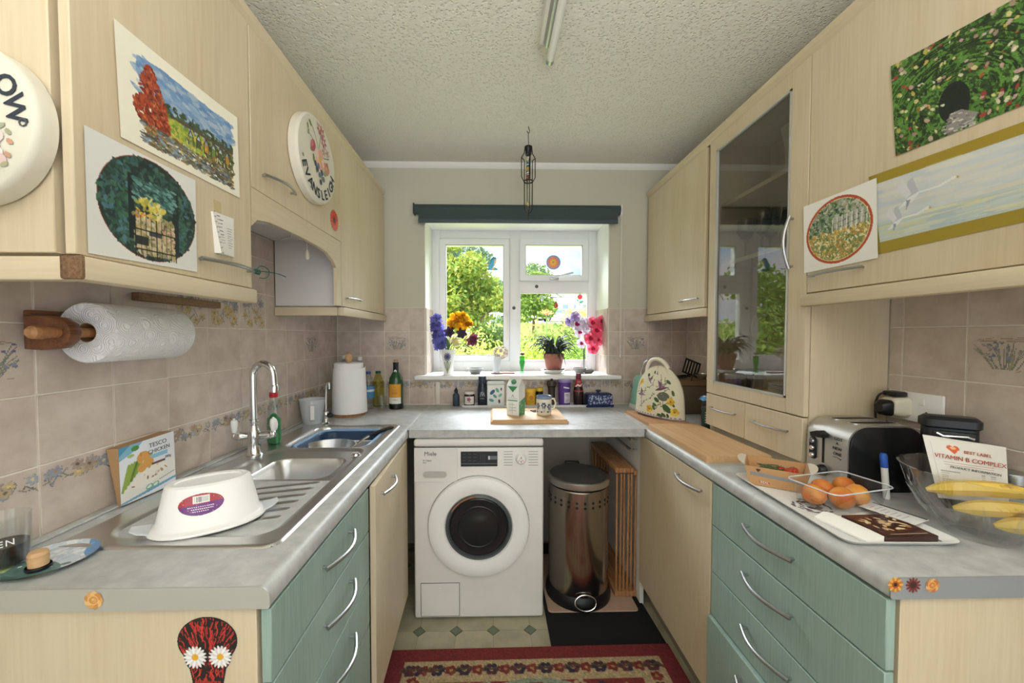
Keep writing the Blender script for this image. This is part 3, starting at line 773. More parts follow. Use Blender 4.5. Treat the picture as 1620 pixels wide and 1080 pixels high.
for x in (XL+.0015, XR-.0015):
    bm = B(); box(bm, x-.007, x+.007, -.658, -.010, ZT, ZT+.0012); tag(mk('joint_strip', bm, 'alu', t, True), 'pale metal strip covering the worktop joint')

# ---- sink
SX0, SX1, SY0, SY1 = .068, .531, -1.637, -.556
def rsdf(x, y, cx, cy, hx, hy, r):
    qx, qy = abs(x-cx)-hx+r, abs(y-cy)-hy+r
    return math.hypot(max(qx, 0), max(qy, 0)) + min(max(qx, qy), 0) - r
def sst(a, b, x): t = min(1, max(0, (x-a)/(b-a))); return t*t*(3-2*t)
MB_ = (.322, -.760, .165, .172, .06)       # main bowl
HB_ = (.340, -1.150, .120, .098, .045)     # half bowl
def sink_z(x, y):
    e = rsdf(x, y, (SX0+SX1)/2, (SY0+SY1)/2, (SX1-SX0)/2, (SY1-SY0)/2, .03)
    z = ZT+.0035*sst(0, .006, -e) + .0015*sst(.0, .003, -e)
    d = rsdf(x, y, .315, -1.275, .187, .325, .06)       # pressed draining area round the half bowl
    z -= .007*sst(0, .022, -d)
    if d < -.02:
        for k in range(6):                                # slanting ribs
            cy = -1.31-.043*k; yy = y-cy-(x-.36)*.28
            if abs(yy) < .012 and .27 < x < .47: z += .0042*(1-sst(.004, .012, abs(yy)))*sst(.27, .285, x)*(1-sst(.455, .47, x))
    a = rsdf(x, y, *MB_); z -= .004*sst(.012, 0, a) if a > 0 else 0
    if a <= .004: z -= .15*sst(.004, -.03, a)
    b = rsdf(x, y, *HB_); 
    if b <= .004: z -= .105*sst(.004, -.026, b)
    return z
nx, ny = 128, 300
parts = {'drainer': B(), 'main_bowl': B(), 'half_bowl': B()}
cache = {k: {} for k in parts}
co = [[(SX0+(SX1-SX0)*i/nx, SY0+(SY1-SY0)*j/ny) for i in range(nx+1)] for j in range(ny+1)]
zz = [[sink_z(*co[j][i]) for i in range(nx+1)] for j in range(ny+1)]
for j in range(ny):
    for i in range(nx):
        x, y = co[j][i]; x += .0018; y += .0018
        if rsdf(x, y, (SX0+SX1)/2, (SY0+SY1)/2, (SX1-SX0)/2, (SY1-SY0)/2, .03) > 0: continue
        k = 'main_bowl' if rsdf(x, y, *MB_) < .004 else 'half_bowl' if rsdf(x, y, *HB_) < .004 else 'drainer'
        q = []
        for jj, ii in ((j, i), (j, i+1), (j+1, i+1), (j+1, i)):
            v = cache[k].get((jj, ii))
            if v is None: v = cache[k][(jj, ii)] = parts[k].verts.new((*co[jj][ii], zz[jj][ii]))
            q.append(v)
        parts[k].faces.new(q)
t = thing('kitchen_sink', 'stainless steel one and a half bowl sink with ribbed drainer', 'sink', (.3, -1.1, ZT))
for k in parts: mk(k, parts[k], 'steel', t, True, 60)
for (cx, cy, z) in ((MB_[0], MB_[1], ZT-.146), (HB_[0], HB_[1], ZT-.107)):
    bm = B(); lathe(bm, [(0, .002), (.012, .001), (.026, .003), (.032, .001), (.033, -.002)], 24, (cx, cy, z)); mk('waste', bm, 'chrome', t, True)
p = U(563, 719, z=ZT+.004); bm = B(); lathe(bm, [(0, .009), (.012, .008), (.015, .004), (.017, 0)], 24, (p.x, p.y, ZT+.003)); mk('waste_knob', bm, 'chrome', t, True)
# ================================================================== floor-standing things
# ---- washing machine
MX, MY, MW, MH = .6127, -.6725, .598, .848
t = thing('washing_machine', 'white front-loading washing machine with round porthole door', 'washing machine', (MX+MW/2, -.37, 0))
def mp_(u, v, y=MY): return U(u, v, y=y)
bm = B(); box(bm, MX, MX+MW, MY, -.03, .012, MH-.035, .012, 3); mk('body', bm, 'enamel', t, True)
bm = B(); box(bm, MX, MX+MW, MY-.002, -.03, MH-.034, MH, .012, 3); mk('lid', bm, 'enamel', t, True)
for x in (MX+.05, MX+MW-.05):
    for y in (MY+.06, -.1):
        bm = B(); lathe(bm, [(0, 0), (.022, 0), (.02, .013)], 16, (x, y, .0022)); mk('foot', bm, 'black_rubber', t, True)
a, b = mp_(656, 710), mp_(724, 762)
bm = B(); box(bm, MX+.003, b.x, MY-.0025, MY+.01, b.z, MH-.037, .002, 1); dr = mk('detergent_drawer', bm, 'enamel', t, True)
a, b = mp_(669, 745), mp_(707, 755); cx, cz = (a.x+b.x)/2, (a.z+b.z)/2; hw, hh = (b.x-a.x)/2, (a.z-b.z)/2
M = Matrix.Translation((cx, MY-.004, cz)) @ Matrix.Rotation(R(90), 4, 'X')
bm = B(); loft(bm, [rr(0, 0, hw, hh, hh, 0, M=M), rr(0, 0, hw-.003, hh-.003, hh, -.0012, M=M)]); tag(mk('drawer_grip', bm, 'alu', dr, True), 'recessed oval grip')
a, b = mp_(729, 714), mp_(787, 737)
bm = B(); box(bm, a.x, b.x, MY-.004, MY+.004, b.z, a.z, .001, 1); dp = mk('display', bm, 'dark_grey', t, True)
c = Cv((b.x-a.x)/(a.z-b.z), 40, '23262e', 3)
for k in range(3):
    for r_ in range(3): c.rect(.15+.35*k, .15+.22*r_, .35+.35*k, .18+.22*r_, '5a606b')
c.rect(1.85, .3, 1.97, .55, 'c9cbd0'); c.rect(2.0, .3, 2.45, .55, '6d7079'); c.rect(0, .82, 2.6, .84, '8d9097')
for k in range(4): c.line([(1.2+.14*k, .1), (1.2+.14*k, .8)], .02, '474b55')
sheet('display_print', c, quad((a.x+.001, MY-.0045, a.z-.001), (b.x-.001, MY-.0045, a.z-.001), (b.x-.001, MY-.0045, b.z+.001), (a.x+.001, MY-.0045, b.z+.001)), dp, 'print_gloss', True)
p = mp_(824, 725)
bm = B(); lathe(bm, [(0, .022), (.017, .022), (.021, .018), (.023, .004), (.026, 0)], 28, M=Matrix.Translation((p.x, MY, p.z)) @ Matrix.Rotation(R(90), 4, 'X')); kb = mk('programme_knob', bm, 'white_plastic', t, True)
c = Cv(1, 30, None, 5)
for x, y, w, h_ in ((.5, .18, .16, .28), (.2, .6, .1, .3), (.5, .75, .14, .38), (.75, .6, .12, .34), (.3, .35, .08, .1)): c.ell(x, y, w/2, h_/2, 'c07f52')
c.ell(.5, .3, .04, .1, '5f3320')
sheet('worn_marks', c, facing(p.x, MY-.0224, p.z, .032, .032), kb, 'print', True)
bm = B()
for k in range(6):
    for x0, x1 in ((797, 811), (836, 851)):
        q0, q1 = mp_(x0, 714+4.3*k), mp_(x1, 714+4.3*k); box(bm, q0.x, q1.x, MY-.0008, MY+.001, q0.z-.0008, q0.z+.0008)
tag(mk('programme_lines', bm, 'ink_grey', t, True, 0), kind='stuff')
for txt, u, v, sz, mm in (('Miele', 681, 717.5, .026, 'ink_grey'), ('W Classic', 676, 728, .010, 'ink_grey'), ('Eco', 672, 731.5, .010, 'ink_grey')):
    p = mp_(u, v); letters('lettering', txt, sz, Mface(p.x, MY-.0035, p.z, (1, 0, 0), (0, 0, 1)), mm, t, world=True)
# porthole
c0 = mp_(757.5, 831); RO = (mp_(838, 831).x - mp_(678.5, 831).x)/2
MR = Matrix.Translation((c0.x, MY, c0.z)) @ Matrix.Rotation(R(90), 4, 'X')
bm = B(); lathe(bm, [(RO, -.004), (RO+.001, .010), (RO-.004, .022), (RO-.02, .030), (RO-.05, .031), (RO*.68, .026), (RO*.655, .018), (RO*.645, .0), (RO*.64, -.01)], 64, M=MR); dd = mk('door', bm, 'white_plastic', t, True)
mat('drum_dark', '1d1f20', .35)
bm = B(); lathe(bm, [(RO*.66, .016), (RO*.60, .024), (RO*.575, .014), (RO*.57, -.02)], 56, M=MR); tag(mk('door_seal', bm, mat('seal_grey', '4b5152', .35), dd, True), 'grey rubber ring')
bm = B(); lathe(bm, [(RO*.63, .004), (RO*.55, .016), (RO*.40, .010), (RO*.2, .022), (0, .026)], 56, M=MR); tag(mk('porthole_glass', bm, mat('porthole', '252829', .10, spec=.5), dd, True), 'dark bowl-shaped glass')
bm = B(); tube(bm, [MR @ Vector((RO*.40*math.cos(R(a)), RO*.40*math.sin(R(a)), .0125)) for a in range(0, 361, 8)], .004, 6); mk('lens_ring', bm, 'drum_dark', dd, True)
bm = B(); tube(bm, [MR @ Vector((RO*.62*math.cos(R(a)), RO*.62*math.sin(R(a)), .0235)) for a in range(96, 150, 4)], .003, 6); tag(mk('rust_mark', bm, mat('rust', 'a9744c', .8), dd, True), 'rusty streak')
bm = B(); tube(bm, [MR @ Vector((RO*1.0*math.cos(R(a)), RO*1.0*math.sin(R(a)), .001)) for a in range(0, 361, 6)], .0025, 6); mk('door_gap', bm, 'grey_plastic', t, True)
a, b = mp_(665.5, 922), mp_(727.5, 974)
bm = B(); box(bm, a.x, b.x, MY-.0008, MY+.002, b.z, a.z, .0005, 1); fl = mk('flap_gap', bm, 'dark_grey', t, True)
bm = B(); box(bm, a.x+.0025, b.x-.0025, MY-.0022, MY+.002, b.z+.0025, a.z-.0025, .001, 1); fl = mk('filter_flap', bm, 'enamel', t, True)
bm = B(); lathe(bm, [(0, .002), (.009, .002), (.011, 0)], 18, M=Matrix.Translation((mp_(695.5, 932).x, MY-.002, mp_(695.5, 932).z)) @ Matrix.Rotation(R(90), 4, 'X')); mk('flap_button', bm, 'enamel', fl, True)
bm = B(); box(bm, MX+.004, MX+MW-.004, MY-.0004, MY+.001, MH-.0365, MH-.0335); mk('lid_gap', bm, 'grey_plastic', t, True)

# ---- mats and rug
mat('black_mat', '131314', .95, bump=(420, .9))
a = U(865, 978, z=.003)
bm = B(); loft(bm, [[Vector(p) for p in r] for r in ([(1.223, -.86, .0024), (1.72, -.86, .0024), (1.695, -.03, .0024), (1.228, -.03, .0024)], [(1.223, -.86, .007), (1.72, -.86, .007), (1.695, -.03, .007), (1.228, -.03, .007)])])
tag(mk('door_mat', bm, 'black_mat'), 'black ribbed rubber mat below the waste bin', 'mat')
bm = B(); loft(bm, [rr(1.457, -.40, .215, .24, .02, .0072), rr(1.457, -.40, .218, .243, .02, .010), rr(1.457, -.40, .215, .24, .02, .0135)])
tag(mk('base_board', bm, mat('beige_board', 'b89a86', .7, noise=(30, .1))), 'beige board lying on the black mat under the waste bin', 'board')
# rug
RW, RL = 1.07, 1.75
c = Cv(RW/RL*1.0, 420, '7d2a2c', 9); Wd = c.W
red, dred, cream, navy, gold, sage = '8a3432', '6e2026', 'b9a27c', '2e2c42', 'a98a52', '8f9a86'
c.rect(.035, .035*1, Wd-.035, .965, cream); c.rect(.085, .085, Wd-.085, .915, '84302f')
def motif(x, y, s):
    c.flower(x, y, .024*s, [navy, '4a2a3a', '61303a'], gold, 6, .7); c.ell(x, y, .006*s, .006*s, cream)
    for q in (-1, 1): c.line([(x, y), (x+q*.022*s, y-.012*s), (x+q*.034*s, y+.006*s)], .004, '5a4a35')
k = 0
while .05+.028*k < Wd-.05:
    x = .05+.028*k
    for y in (.060, .94):
        (motif(x, y, .62) if k % 2 == 0 else c.flower(x, y, .013, ['7d2a2c', '8d3a33'], gold, 5, .7))
    k += 1
k = 0
while .06+.028*k < .95:
    y = .06+.028*k
    for x in (.060, Wd-.060): (motif(x, y, .62) if k % 2 == 0 else c.flower(x, y, .013, ['7d2a2c', '8d3a33'], gold, 5, .7))
    k += 1
c.line([(.088, .088), (Wd-.088, .088), (Wd-.088, .912), (.088, .912), (.088, .088)], .005, cream)
for y0 in (.14, .30, .5, .7, .86):
    for j in range(5):
        x = .14+(Wd-.28)*j/4; motif(x, y0, 1.25)
    c.ell(Wd/2, y0, .11, .055, sage); c.ell(Wd/2, y0, .095, .044, '7b2c2d'); c.ell(Wd/2, y0, .05, .026, cream); c.flower(Wd/2, y0, .03, [red, gold], navy, 6, .7)
for _ in range(160):
    x, y = c.r.uniform(.1, Wd-.1), c.r.uniform(.1, .9); c.line([(x, y), (x+c.r.uniform(-.03, .03), y+c.r.uniform(-.03, .03)), (x+c.r.uniform(-.04, .04), y+c.r.uniform(-.02, .04))], .005, c.r.choice([cream, gold, sage, navy, gold]))
for _ in range(220):
    x, y = c.r.uniform(.1, Wd-.1), c.r.uniform(.1, .9); c.flower(x, y, c.r.uniform(.006, .013), c.r.choice([cream, gold, 'a5564a', navy, sage]), red, 5, .7)
c.a *= .9*(1+.10*np.random.RandomState(3).randn(c.h, c.w, 1)); c.a = np.clip(c.a, 0, 1)
t = thing('rug', 'red patterned oriental rug with cream floral border', 'rug', (1.148, -1.7, 0), R(.5))
zrug = lambda s, tt: (-.585+1.165*s, .858-RL*tt, .0115)
def rug_p(s, tt): return zrug(s, tt)
sheet('pile', c, rug_p, t, 'textile')
bm = B(); box(bm, -.586, .581, .857-RL, .859, .0068, .0112); tag(mk('backing', bm, mat('rug_edge', '6e2026', .95), t), 'dark red bound edge')

# ---- pedal bin
bx, by = 1.413, -.488
t = thing('pedal_bin', 'polished steel pedal bin with black lid beside the washing machine', 'bin', (bx, by, .0135))
m, n, b = newmat('bin_steel'); b.inputs['Base Color'].default_value = (*lin('b3aaa2'), 1); b.inputs['Metallic'].default_value = 1
v = coords(n, (30, 30, 2.5), False); tx = N(n, 'ShaderNodeTexNoise', Scale=1.0, Detail=5.0); n.links.new(v, tx.inputs['Vector'])
mr = N(n, 'ShaderNodeMapRange'); mr.inputs['To Min'].default_value = .06; mr.inputs['To Max'].default_value = .3; n.links.new(tx.outputs['Fac'], mr.inputs['Value']); n.links.new(mr.outputs[0], b.inputs['Roughness'])
RB = .150
bm = B(); lathe(bm, [(RB-.004, .055), (RB, .06), (RB, .56), (RB-.004, .565)], 56); bd = mk('body', bm, 'bin_steel', t)
for k in range(24):
    a = 2*math.pi*k/24
    for z in (.515, .492):
        bm = B(); lathe(bm, [(0, .0012), (.006, .0012), (.0068, 0)], 12, M=Matrix.Translation(((RB)*math.cos(a), RB*math.sin(a), z)) @ Matrix.Rotation(a, 4, 'Z') @ Matrix.Rotation(R(90), 4, 'Y'))
        mk('vent_hole', bm, 'black_plastic', bd)
bm = B(); lathe(bm, [(0, 0), (RB+.012, 0), (RB+.014, .012), (RB+.010, .045), (RB, .058), (RB-.01, .058)], 56); mk('base_ring', bm, 'black_plastic', t)
bm = B(); lathe(bm, [(RB-.012, .566), (RB+.001, .572), (RB+.002, .578)], 56); mk('neck', bm, 'black_plastic', t)
bm = B(); lathe(bm, [(RB+.004, .576), (RB+.005, .580), (RB+.005, .604), (RB-.001, .610), (RB-.006, .611)], 56); ld = mk('lid', bm, 'steel', t)
bm = B(); lathe(bm, [(RB-.005, .6105), (RB-.02, .616), (.09, .624), (0, .627)], 56); tag(mk('lid_top', bm, mat('bin_lid', '4b4a49', .38, noise=(9, .15)), ld), 'dark grey domed lid top')
bm = B(); box(bm, .1, .15, -.02, .02, .57, .60, .004, M=Matrix.Rotation(R(-55), 4, 'Z')); mk('catch', bm, 'black_plastic', t)
bm = B(); box(bm, -.04, .04, RB-.01, RB+.02, .57, .62, .006); mk('hinge', bm, 'black_plastic', t)
bm = B(); tube(bm, [(.05*math.cos(k*.2618), -.172-.014*math.sin(k*.2618-1.57) if False else -.170-.012*math.cos(k*.2618-4.71), .05+.030*math.sin(k*.2618)) for k in range(25)], .0035, 8); mk('pedal', bm, 'chrome', t)

# ---- folded wooden slatted chair between bin and panel
t = thing('folding_chair', 'folded slatted wooden chair standing on edge between bin and white panel', 'chair', (1.643, -.30, .0135))
for k in range(6):
    x = -.046+.0185*k; dz = -.012*(k > 4)
    bm = B(); tube(bm, [(x, -.235, .02), (x+.004*(k % 2), -.233, .62+dz)], .0058, 8, flat=.9); mk('rail', bm, 'pine', t)
    bm = B(); box(bm, x-.0088, x+.0088, -.24, .24, .625+dz, .650+dz, .003); mk('slat', bm, 'pine', t)
    bm = B(); box(bm, x-.0088, x+.0088, -.247, .24, .0005, .028, .003); mk('slat', bm, 'pine', t)
    bm = B(); tube(bm, [(x, .225, .02), (x, .225, .63+dz)], .008, 8); mk('rail', bm, 'pine', t)

# ================================================================== ceiling and wall things
t = thing('fluorescent_light', 'white fluorescent batten light with bare tube on the ceiling', 'ceiling light', (1.172, -1.6, CEIL-.002))
a = U(870, 68, z=CEIL-.04); e = U(868, 87, z=CEIL-.06)
bm = B(); box(bm, -.032, .032, -.6, a.y+1.6, -.046, .0, .004); mk('batten', bm, 'white_plastic', t)
bm = B(); prism(bm, [(-.02, -.046), (-.012, -.062), (.012, -.062), (.02, -.046)], 'y', -.58, a.y+1.59); mk('reflector', bm, 'satin_metal', t)
bm = B(); tube(bm, [(.010, -.58, -.078), (.010, e.y+1.6-.01, -.078)], .0135, 14); mk('tube', bm, mat('lamp_tube', 'e8e8e4', .25), t)
bm = B(); tube(bm, [(.010, e.y+1.6-.012, -.078), (.010, e.y+1.6+.008, -.078)], .0138, 14); mk('end_cap', bm, 'satin_metal', t)
bm = B(); box(bm, .002, .018, e.y+1.57, e.y+1.585, -.08, -.04, .002); mk('lampholder', bm, 'white_plastic', t)
# roller blind
t = thing('roller_blind', 'dark grey-green roller blind rolled up above the window', 'blind', (1.135, -.03, 2.12))
a, b = U(654, 331, y=-.035), U(983, 333, y=-.035)
L0, L1 = a.x-1.135, b.x-1.135; zc = a.z-2.12
bm = B(); tube(bm, [(L0+.01, -.005, zc), (L1-.01, -.005, zc)], .030, 20); mk('roll', bm, 'blind_fabric', t)
bm = B(); box(bm, L0+.035, L1-.03, -.034, -.031, zc-.085, zc, 0); mk('fabric', bm, 'blind_fabric', t)
bm = B(); box(bm, L0+.034, L1-.029, -.039, -.027, zc-.090, zc-.062, .004); tag(mk('bottom_bar', bm, mat('blind_bar', '46535b', .5), t), 'slate blue bottom bar')
for x, q in ((L0+.004, 'dark_grey'), (L1-.004, 'white_plastic')):
    bm = B(); box(bm, x-.004, x+.004, -.025, .029, zc-.03, zc+.035, .003); mk('bracket', bm, q, t)
x = U(982, 450, y=-.03).x-1.135
for dy in (-.008, .008):
    bm = B(); tube(bm, [(x, dy, zc-.01), (x, dy, U(982, 563, y=-.03).z-2.12)], .0014, 6); tag(mk('chain', bm, 'white_plastic', t), 'thin white bead chain')
bm = B(); lathe(bm, [(0, 0), (.005, .004), (.005, .02), (0, .024)], 10, (x, 0, U(982, 566, y=-.03).z-2.12)); mk('chain_weight', bm, 'white_plastic', t)
# hanging galileo thermometer
p = U(836, 200, z=CEIL); ty = p.y
def tz(v): return U(836, v, y=ty).z
t = thing('galileo_thermometer', 'glass thermometer with coloured floats in a black wire cage hanging from the ceiling', 'thermometer', (p.x, ty, CEIL))
Z = lambda v: tz(v)-CEIL
bm = B(); tube(bm, [(0, 0, 0), (.002, 0, -.012), (.007, 0, -.022), (.002, 0, -.034), (-.004, 0, -.03), (-.008, 0, -.022)], .0018, 6); mk('ceiling_hook', bm, 'black_plastic', t)
bm = B(); tube(bm, [(-.001, 0, -.030), (.001, 0, Z(232))], .0018, 6); mk('hanger', bm, 'black_plastic', t)
bm = B(); lathe(bm, [(0, Z(231)), (.020, Z(232)), (.021, Z(236)), (.017, Z(238)), (.016, Z(245)), (0, Z(245))], 20); mk('cap', bm, 'black_plastic', t)
for k in range(4):
    a = math.pi/2*k+.15; r0, r1 = .018, .036
    pr = [(r0, Z(233)), (r0+.004, Z(243)), (r1, Z(250)), (r1, Z(280)), (.024, Z(287))]
    bm = B(); tube(bm, [(r*math.cos(a), r*math.sin(a), z) for r, z in pr], .0024, 6)
    tube(bm, [(r*math.cos(a), r*math.sin(a), z) for r, z in [(r1-.001, Z(250)), (.021, Z(254)), (.021, Z(330)), (.014, Z(335)), (0, Z(337.5))]], .0024, 6)
    mk('cage_wire', bm, 'black_plastic', t)
bm = B(); lathe(bm, [(.0225, Z(286)), (.0245, Z(286)), (.0245, Z(288)), (.0225, Z(288)), (.0225, Z(286))], 24); mk('cage_ring', bm, 'black_plastic', t)
bm = B(); tube(bm, [(0, 0, Z(336.5)), (0, 0, Z(349))], [.004, .0015], 8); mk('finial', bm, 'black_plastic', t)
bm = B(); lathe(bm, [(.0145, Z(245)), (.0145, Z(330)), (.010, Z(334)), (0, Z(336))], 20); mk('glass_tube', bm, 'clear_glass', t)
for v, cl, lq in ((251, 'e6e2d8', 'd8c890'), (260, '2d7f8a', 'e2ddd0'), (267, 'd0b84e', 'cfa040'), (275, 'e4e4e0', '3a3a3a'), (280, '9a3230', 'b04a40'), (322, 'd2bd4a', 'e0c7c0')):
    bm = B(); lathe(bm, [(0, -.011), (.008, -.008), (.011, 0), (.008, .008), (0, .011)], 16, (0, 0, Z(v)), ); fl = mk('float', bm, mat('float_'+cl, cl, .15, spec=.7), t)
    bm = B(); lathe(bm, [(.0112, -.002), (.0116, 0), (.0112, .002)], 16, (0, 0, Z(v)-.004)); mk('tag', bm, mat('tag_'+lq, lq, .3), fl)

# ---- round name plaque on the hood cabinet
def disc_mat(x, y, z, nx): return Matrix.Translation((x, y, z)) @ Matrix.Rotation(R(90)*nx, 4, 'Y')
pc = (XUL, -.985, 1.963); PR = .152
mat('plaque_cream', 'dcd7c8', .35)
t = thing('name_plaque', 'round cream name plaque with painted flowers and lettering on the hood cabinet door', 'plaque', pc)
bm = B(); lathe(bm, [(0, .0005), (PR-.004, .0005), (PR, .003), (PR, .026), (PR-.006, .033), (PR-.018, .034), (0, .0345)], 64, M=Matrix.Rotation(R(90), 4, 'Y')); mk('disc', bm, 'plaque_cream', t)
c = Cv(1, 120, None, 12)
for x0, y0, x1, y1, x2, y2 in ((.5, .5, .38, .2, .2, .12), (.5, .5, .5, .2, .6, .06), (.52, .5, .68, .3, .66, .16), (.45, .5, .3, .3, .14, .32), (.55, .5, .75, .45, .85, .4)):
    c.line([(q.x, q.y) for q in bez((x0, y0, 0), (x1, y1, 0), (x2, y2, 0))], .014, '7d8a5c')
for x, y, r in ((.2, .14, .05), (.14, .3, .045), (.12, .22, .04), (.3, .62, .06), (.24, .5, .06), (.7, .7, .07), (.78, .55, .06), (.4, .75, .06), (.58, .82, .05)): c.ell(x, y, r, r*.6, c.r.choice(['8d9c62', '7d8f52', '93a06d']), c.r.uniform(0, 3))
for x, y in ((.6, .1), (.66, .22), (.52, .06)): c.flower(x, y, .10, ['b5737f', 'c98f98', 'a9626d'], 'e0c9a0', 7, .35)
c.ell(.28, .44, .075, .1, 'b0525a', .4); c.ell(.26, .42, .04, .06, 'c97b7e', .4)
c.flower(.52, .56, .17, ['e3b9a6', 'd9a592', 'ecc9b8'], 'd8b25c', 5, .8); c.flower(.76, .6, .10, ['c9897f', 'b97068'], 'd8b25c', 5, .8)
for x, y in ((.42, .74), (.5, .8), (.36, .68), (.58, .74), (.46, .68), (.64, .82), (.54, .9)): c.ell(x, y, .045, .045, c.r.choice(['565f7a', '6b7390', '4a4f66']))
for x, y, q in ((.66, .36, 0), (.8, .34, 1)): c.flower(x, y, .07, ['c99aa0', 'd8b2b4'], 'aa9966', 6, .4)
sheet('flower_painting', c, quad((.0352, -.108, .135), (.0352, .122, .135), (.0352, .122, -.095), (.0352, -.108, -.095)), t)
name = 'EVANSLEIGH'; a0, a1 = 207, 345
for i, ch in enumerate(name):
    a = R(a0+(a1-a0)*i/(len(name)-1)); r = .121
    right = Vector((0, -math.sin(a), math.cos(a))); up = Vector((0, -math.cos(a), -math.sin(a)))
    letters('letter', ch, .048, Mface(.0355, r*math.cos(a), r*math.sin(a), right, up), 'ink_navy', t, bold=.0009)
for a in (195,):
    c2 = Cv(1, 12, None, 3); c2.flower(.5, .5, .45, '9a9a94', '6f6f6c', 6, .7)
    sheet('end_mark', c2, quad((.0354, .121*math.cos(R(a))-.007, .121*math.sin(R(a))+.007), (.0354, .121*math.cos(R(a))+.007, .121*math.sin(R(a))+.007), (.0354, .121*math.cos(R(a))+.007, .121*math.sin(R(a))-.007), (.0354, .121*math.cos(R(a))-.007, .121*math.sin(R(a))-.007)), t)
# ---- second plaque on the end of the cabinet run
YP = -1.784
e = U(95, 206, y=YP-.002); tp = U(20, 94, y=YP-.002); bt = U(0, 322, y=YP-.002)
zc = e.z; Rp = .122; xc = e.x-Rp
t = thing('name_plaque', 'round cream name plaque with roses on the maple end panel, half in view', 'plaque', (xc, YP, zc))
bm = B(); lathe(bm, [(0, .0005), (Rp-.003, .0005), (Rp, .003), (Rp, .024), (Rp-.003, .031), (Rp-.008, .034), (0, .0345)], 64, M=Matrix.Rotation(R(90), 4, 'X')); mk('disc', bm, 'plaque_cream', t)
c = Cv(1.4, 70, None, 14)
for k in range(34):
    a = c.r.uniform(0, 6.28); q = c.r.uniform(0, .34); c.ell(.85+q*math.cos(a), .5+q*math.sin(a)*.8, .1, .08, c.r.choice(['e6d3cf', 'dcbfbd', 'eee2de', 'd9c3c6']), a)
for x, y in ((1.24, .38), (1.22, .22), (1.2, .6), (1.14, .76), (.3, .8), (.2, .3)): c.ell(x, y, .07, .04, c.r.choice(['c99a80', 'd2a6a0', 'a9a886']), c.r.uniform(0, 3))
for x, y in ((1.1, .12), (1.0, .86), (.8, .92), (.5, .14)): c.ell(x, y, .08, .045, 'aeb095', c.r.uniform(0, 3))
sheet('rose_painting', c, facing(.035, -.0352, -.045, .126, .09), t)
for ch, ang in zip('WILLOW', (112, 92, 76, 55, 31, 8.5)):
    a = R(ang); r = .093
    letters('letter', ch, .042, Mface(r*math.cos(a), -.0354, r*math.sin(a), (math.sin(a), 0, -math.cos(a)), (math.cos(a), 0, math.sin(a))), 'ink_navy', t, bold=.0008)
bm = B(); tube(bm, [(.104+.0055*math.cos(q/8*6.283), -.0352, -.006+.0055*math.sin(q/8*6.283)) for q in range(9)], .0011, 6); mk('ring_mark', bm, 'ink_grey', t)
# ================================================================== pictures and stickers
def on_left(corners, x=.3056):  return [U(u, v, x=x) for u, v in corners]
def picture(name, label, corners, x, cv, curl=.004, cat='painting', m='print', back=None):
    P4 = [U(u, v, x=x) for u, v in corners]; q = quad(*P4); s_ = 1 if x < 1 else -1
    t = thing(name, label, cat, P4[3])
    f = lambda s, tt: q(s, tt) + Vector((s_*curl*(abs(2*s-1)**3*.6+.15)*(1-.6*tt) + s_*.0006, 0, 0))
    sheet('paper', cv, f, t, m, True)
    return t, q
def noise_jitter(cv, amt, seed=1):
    rs = np.random.RandomState(seed); cv.a = np.clip(cv.a*(1+amt*rs.randn(cv.h, cv.w, 1)) + amt*.3*rs.randn(cv.h, cv.w, 3), 0, 1)
# viaduct and autumn trees
c = Cv(1.62, 150, 'f0ead9', 31); r = c.r
ins = lambda x, y: .16 < x < 1.52 and .14 < y < .93
c.poly([(.22, .16), (.5, .12), (1.5, .16), (1.52, .55), (1.3, .6), (.3, .5), (.2, .3)], '6f92bd')
c.dabs(900, lambda x, y: .2 < x < 1.5 and .15 < y < .5, ['7f9fc6', '5f86b4', '8fa9c6', 'a9bacb', '6f92bd', 'b9c4cc'], .03, .09, .35, .12, .7)
c.poly([(.35, .55), (.9, .47), (1.5, .46), (1.5, .62), (.9, .64), (.35, .68)], '5b5a44')
for k in range(7):
    x = .72+.105*k; y = .565-.006*k
    c.ell(x, y, .035, .06, '9fb4c6'); c.rect(x-.035, y, x+.035, y+.1, ['7d9a4a', 'a9a34c', '556b3a', 'c0853a'][k % 4])
c.dabs(3500, lambda x, y: .3 < x < 1.52 and .42 < y < .52 and r.random() < .5, ['40573a', '2f442c', '4f6136', '37492f'], .015, .04)
c.dabs(4500, lambda x, y: .45 < x < 1.05 and .55 < y < .76, ['a9b84a', '8fa83c', 'c2b94f', '6f8a3a', 'd0b84a', '7d9440'], .015, .04)
c.dabs(3000, lambda x, y: 1.05 < x < 1.52 and .52 < y < .78, ['4a5d35', '35482d', '6e7a3c', '8d7a3c', '2e3a28'], .015, .035)
RT = lambda x, y: any(((x-a)/b)**2+((y-d)/e)**2 < 1 for a, b, d, e in ((.36, .12, .40, .16), (.30, .14, .62, .14), (.40, .16, .70, .16), (.44, .1, .52, .14), (.36, .06, .27, .09)))
c.dabs(7000, RT, ['9c3c24', '7d2a1c', 'b5502c', '8a3422', 'c2663a', '5f2218', 'a8452a'], .012, .03)
c.dabs(4500, lambda x, y: .24 < x < 1.5 and .74 < y < .93, ['6b6f6c', '8a7a52', '55615f', '7f8fa0', 'a58a4a', '4d4a3c', '93a3b0', '6a5a3a'], .012, .05, .3, 0)
for k in range(6):
    x = .84+.115*k; y = .60-.004*k
    c.ell(x, y, .032, .055, ['a9bac6', 'c2cbd0', '8fa0a8'][k % 3]); c.rect(x-.032, y, x+.032, y+.09, ['6f8a48', '4a5d3a', 'b98a3c'][k % 3]); c.line([(x-.04, y+.1), (x-.034, y), (x, y-.06), (x+.034, y), (x+.04, y+.1)], .014, '4a4034')
c.line([(.62, .52), (1.5, .50)], .03, '5b4f42')
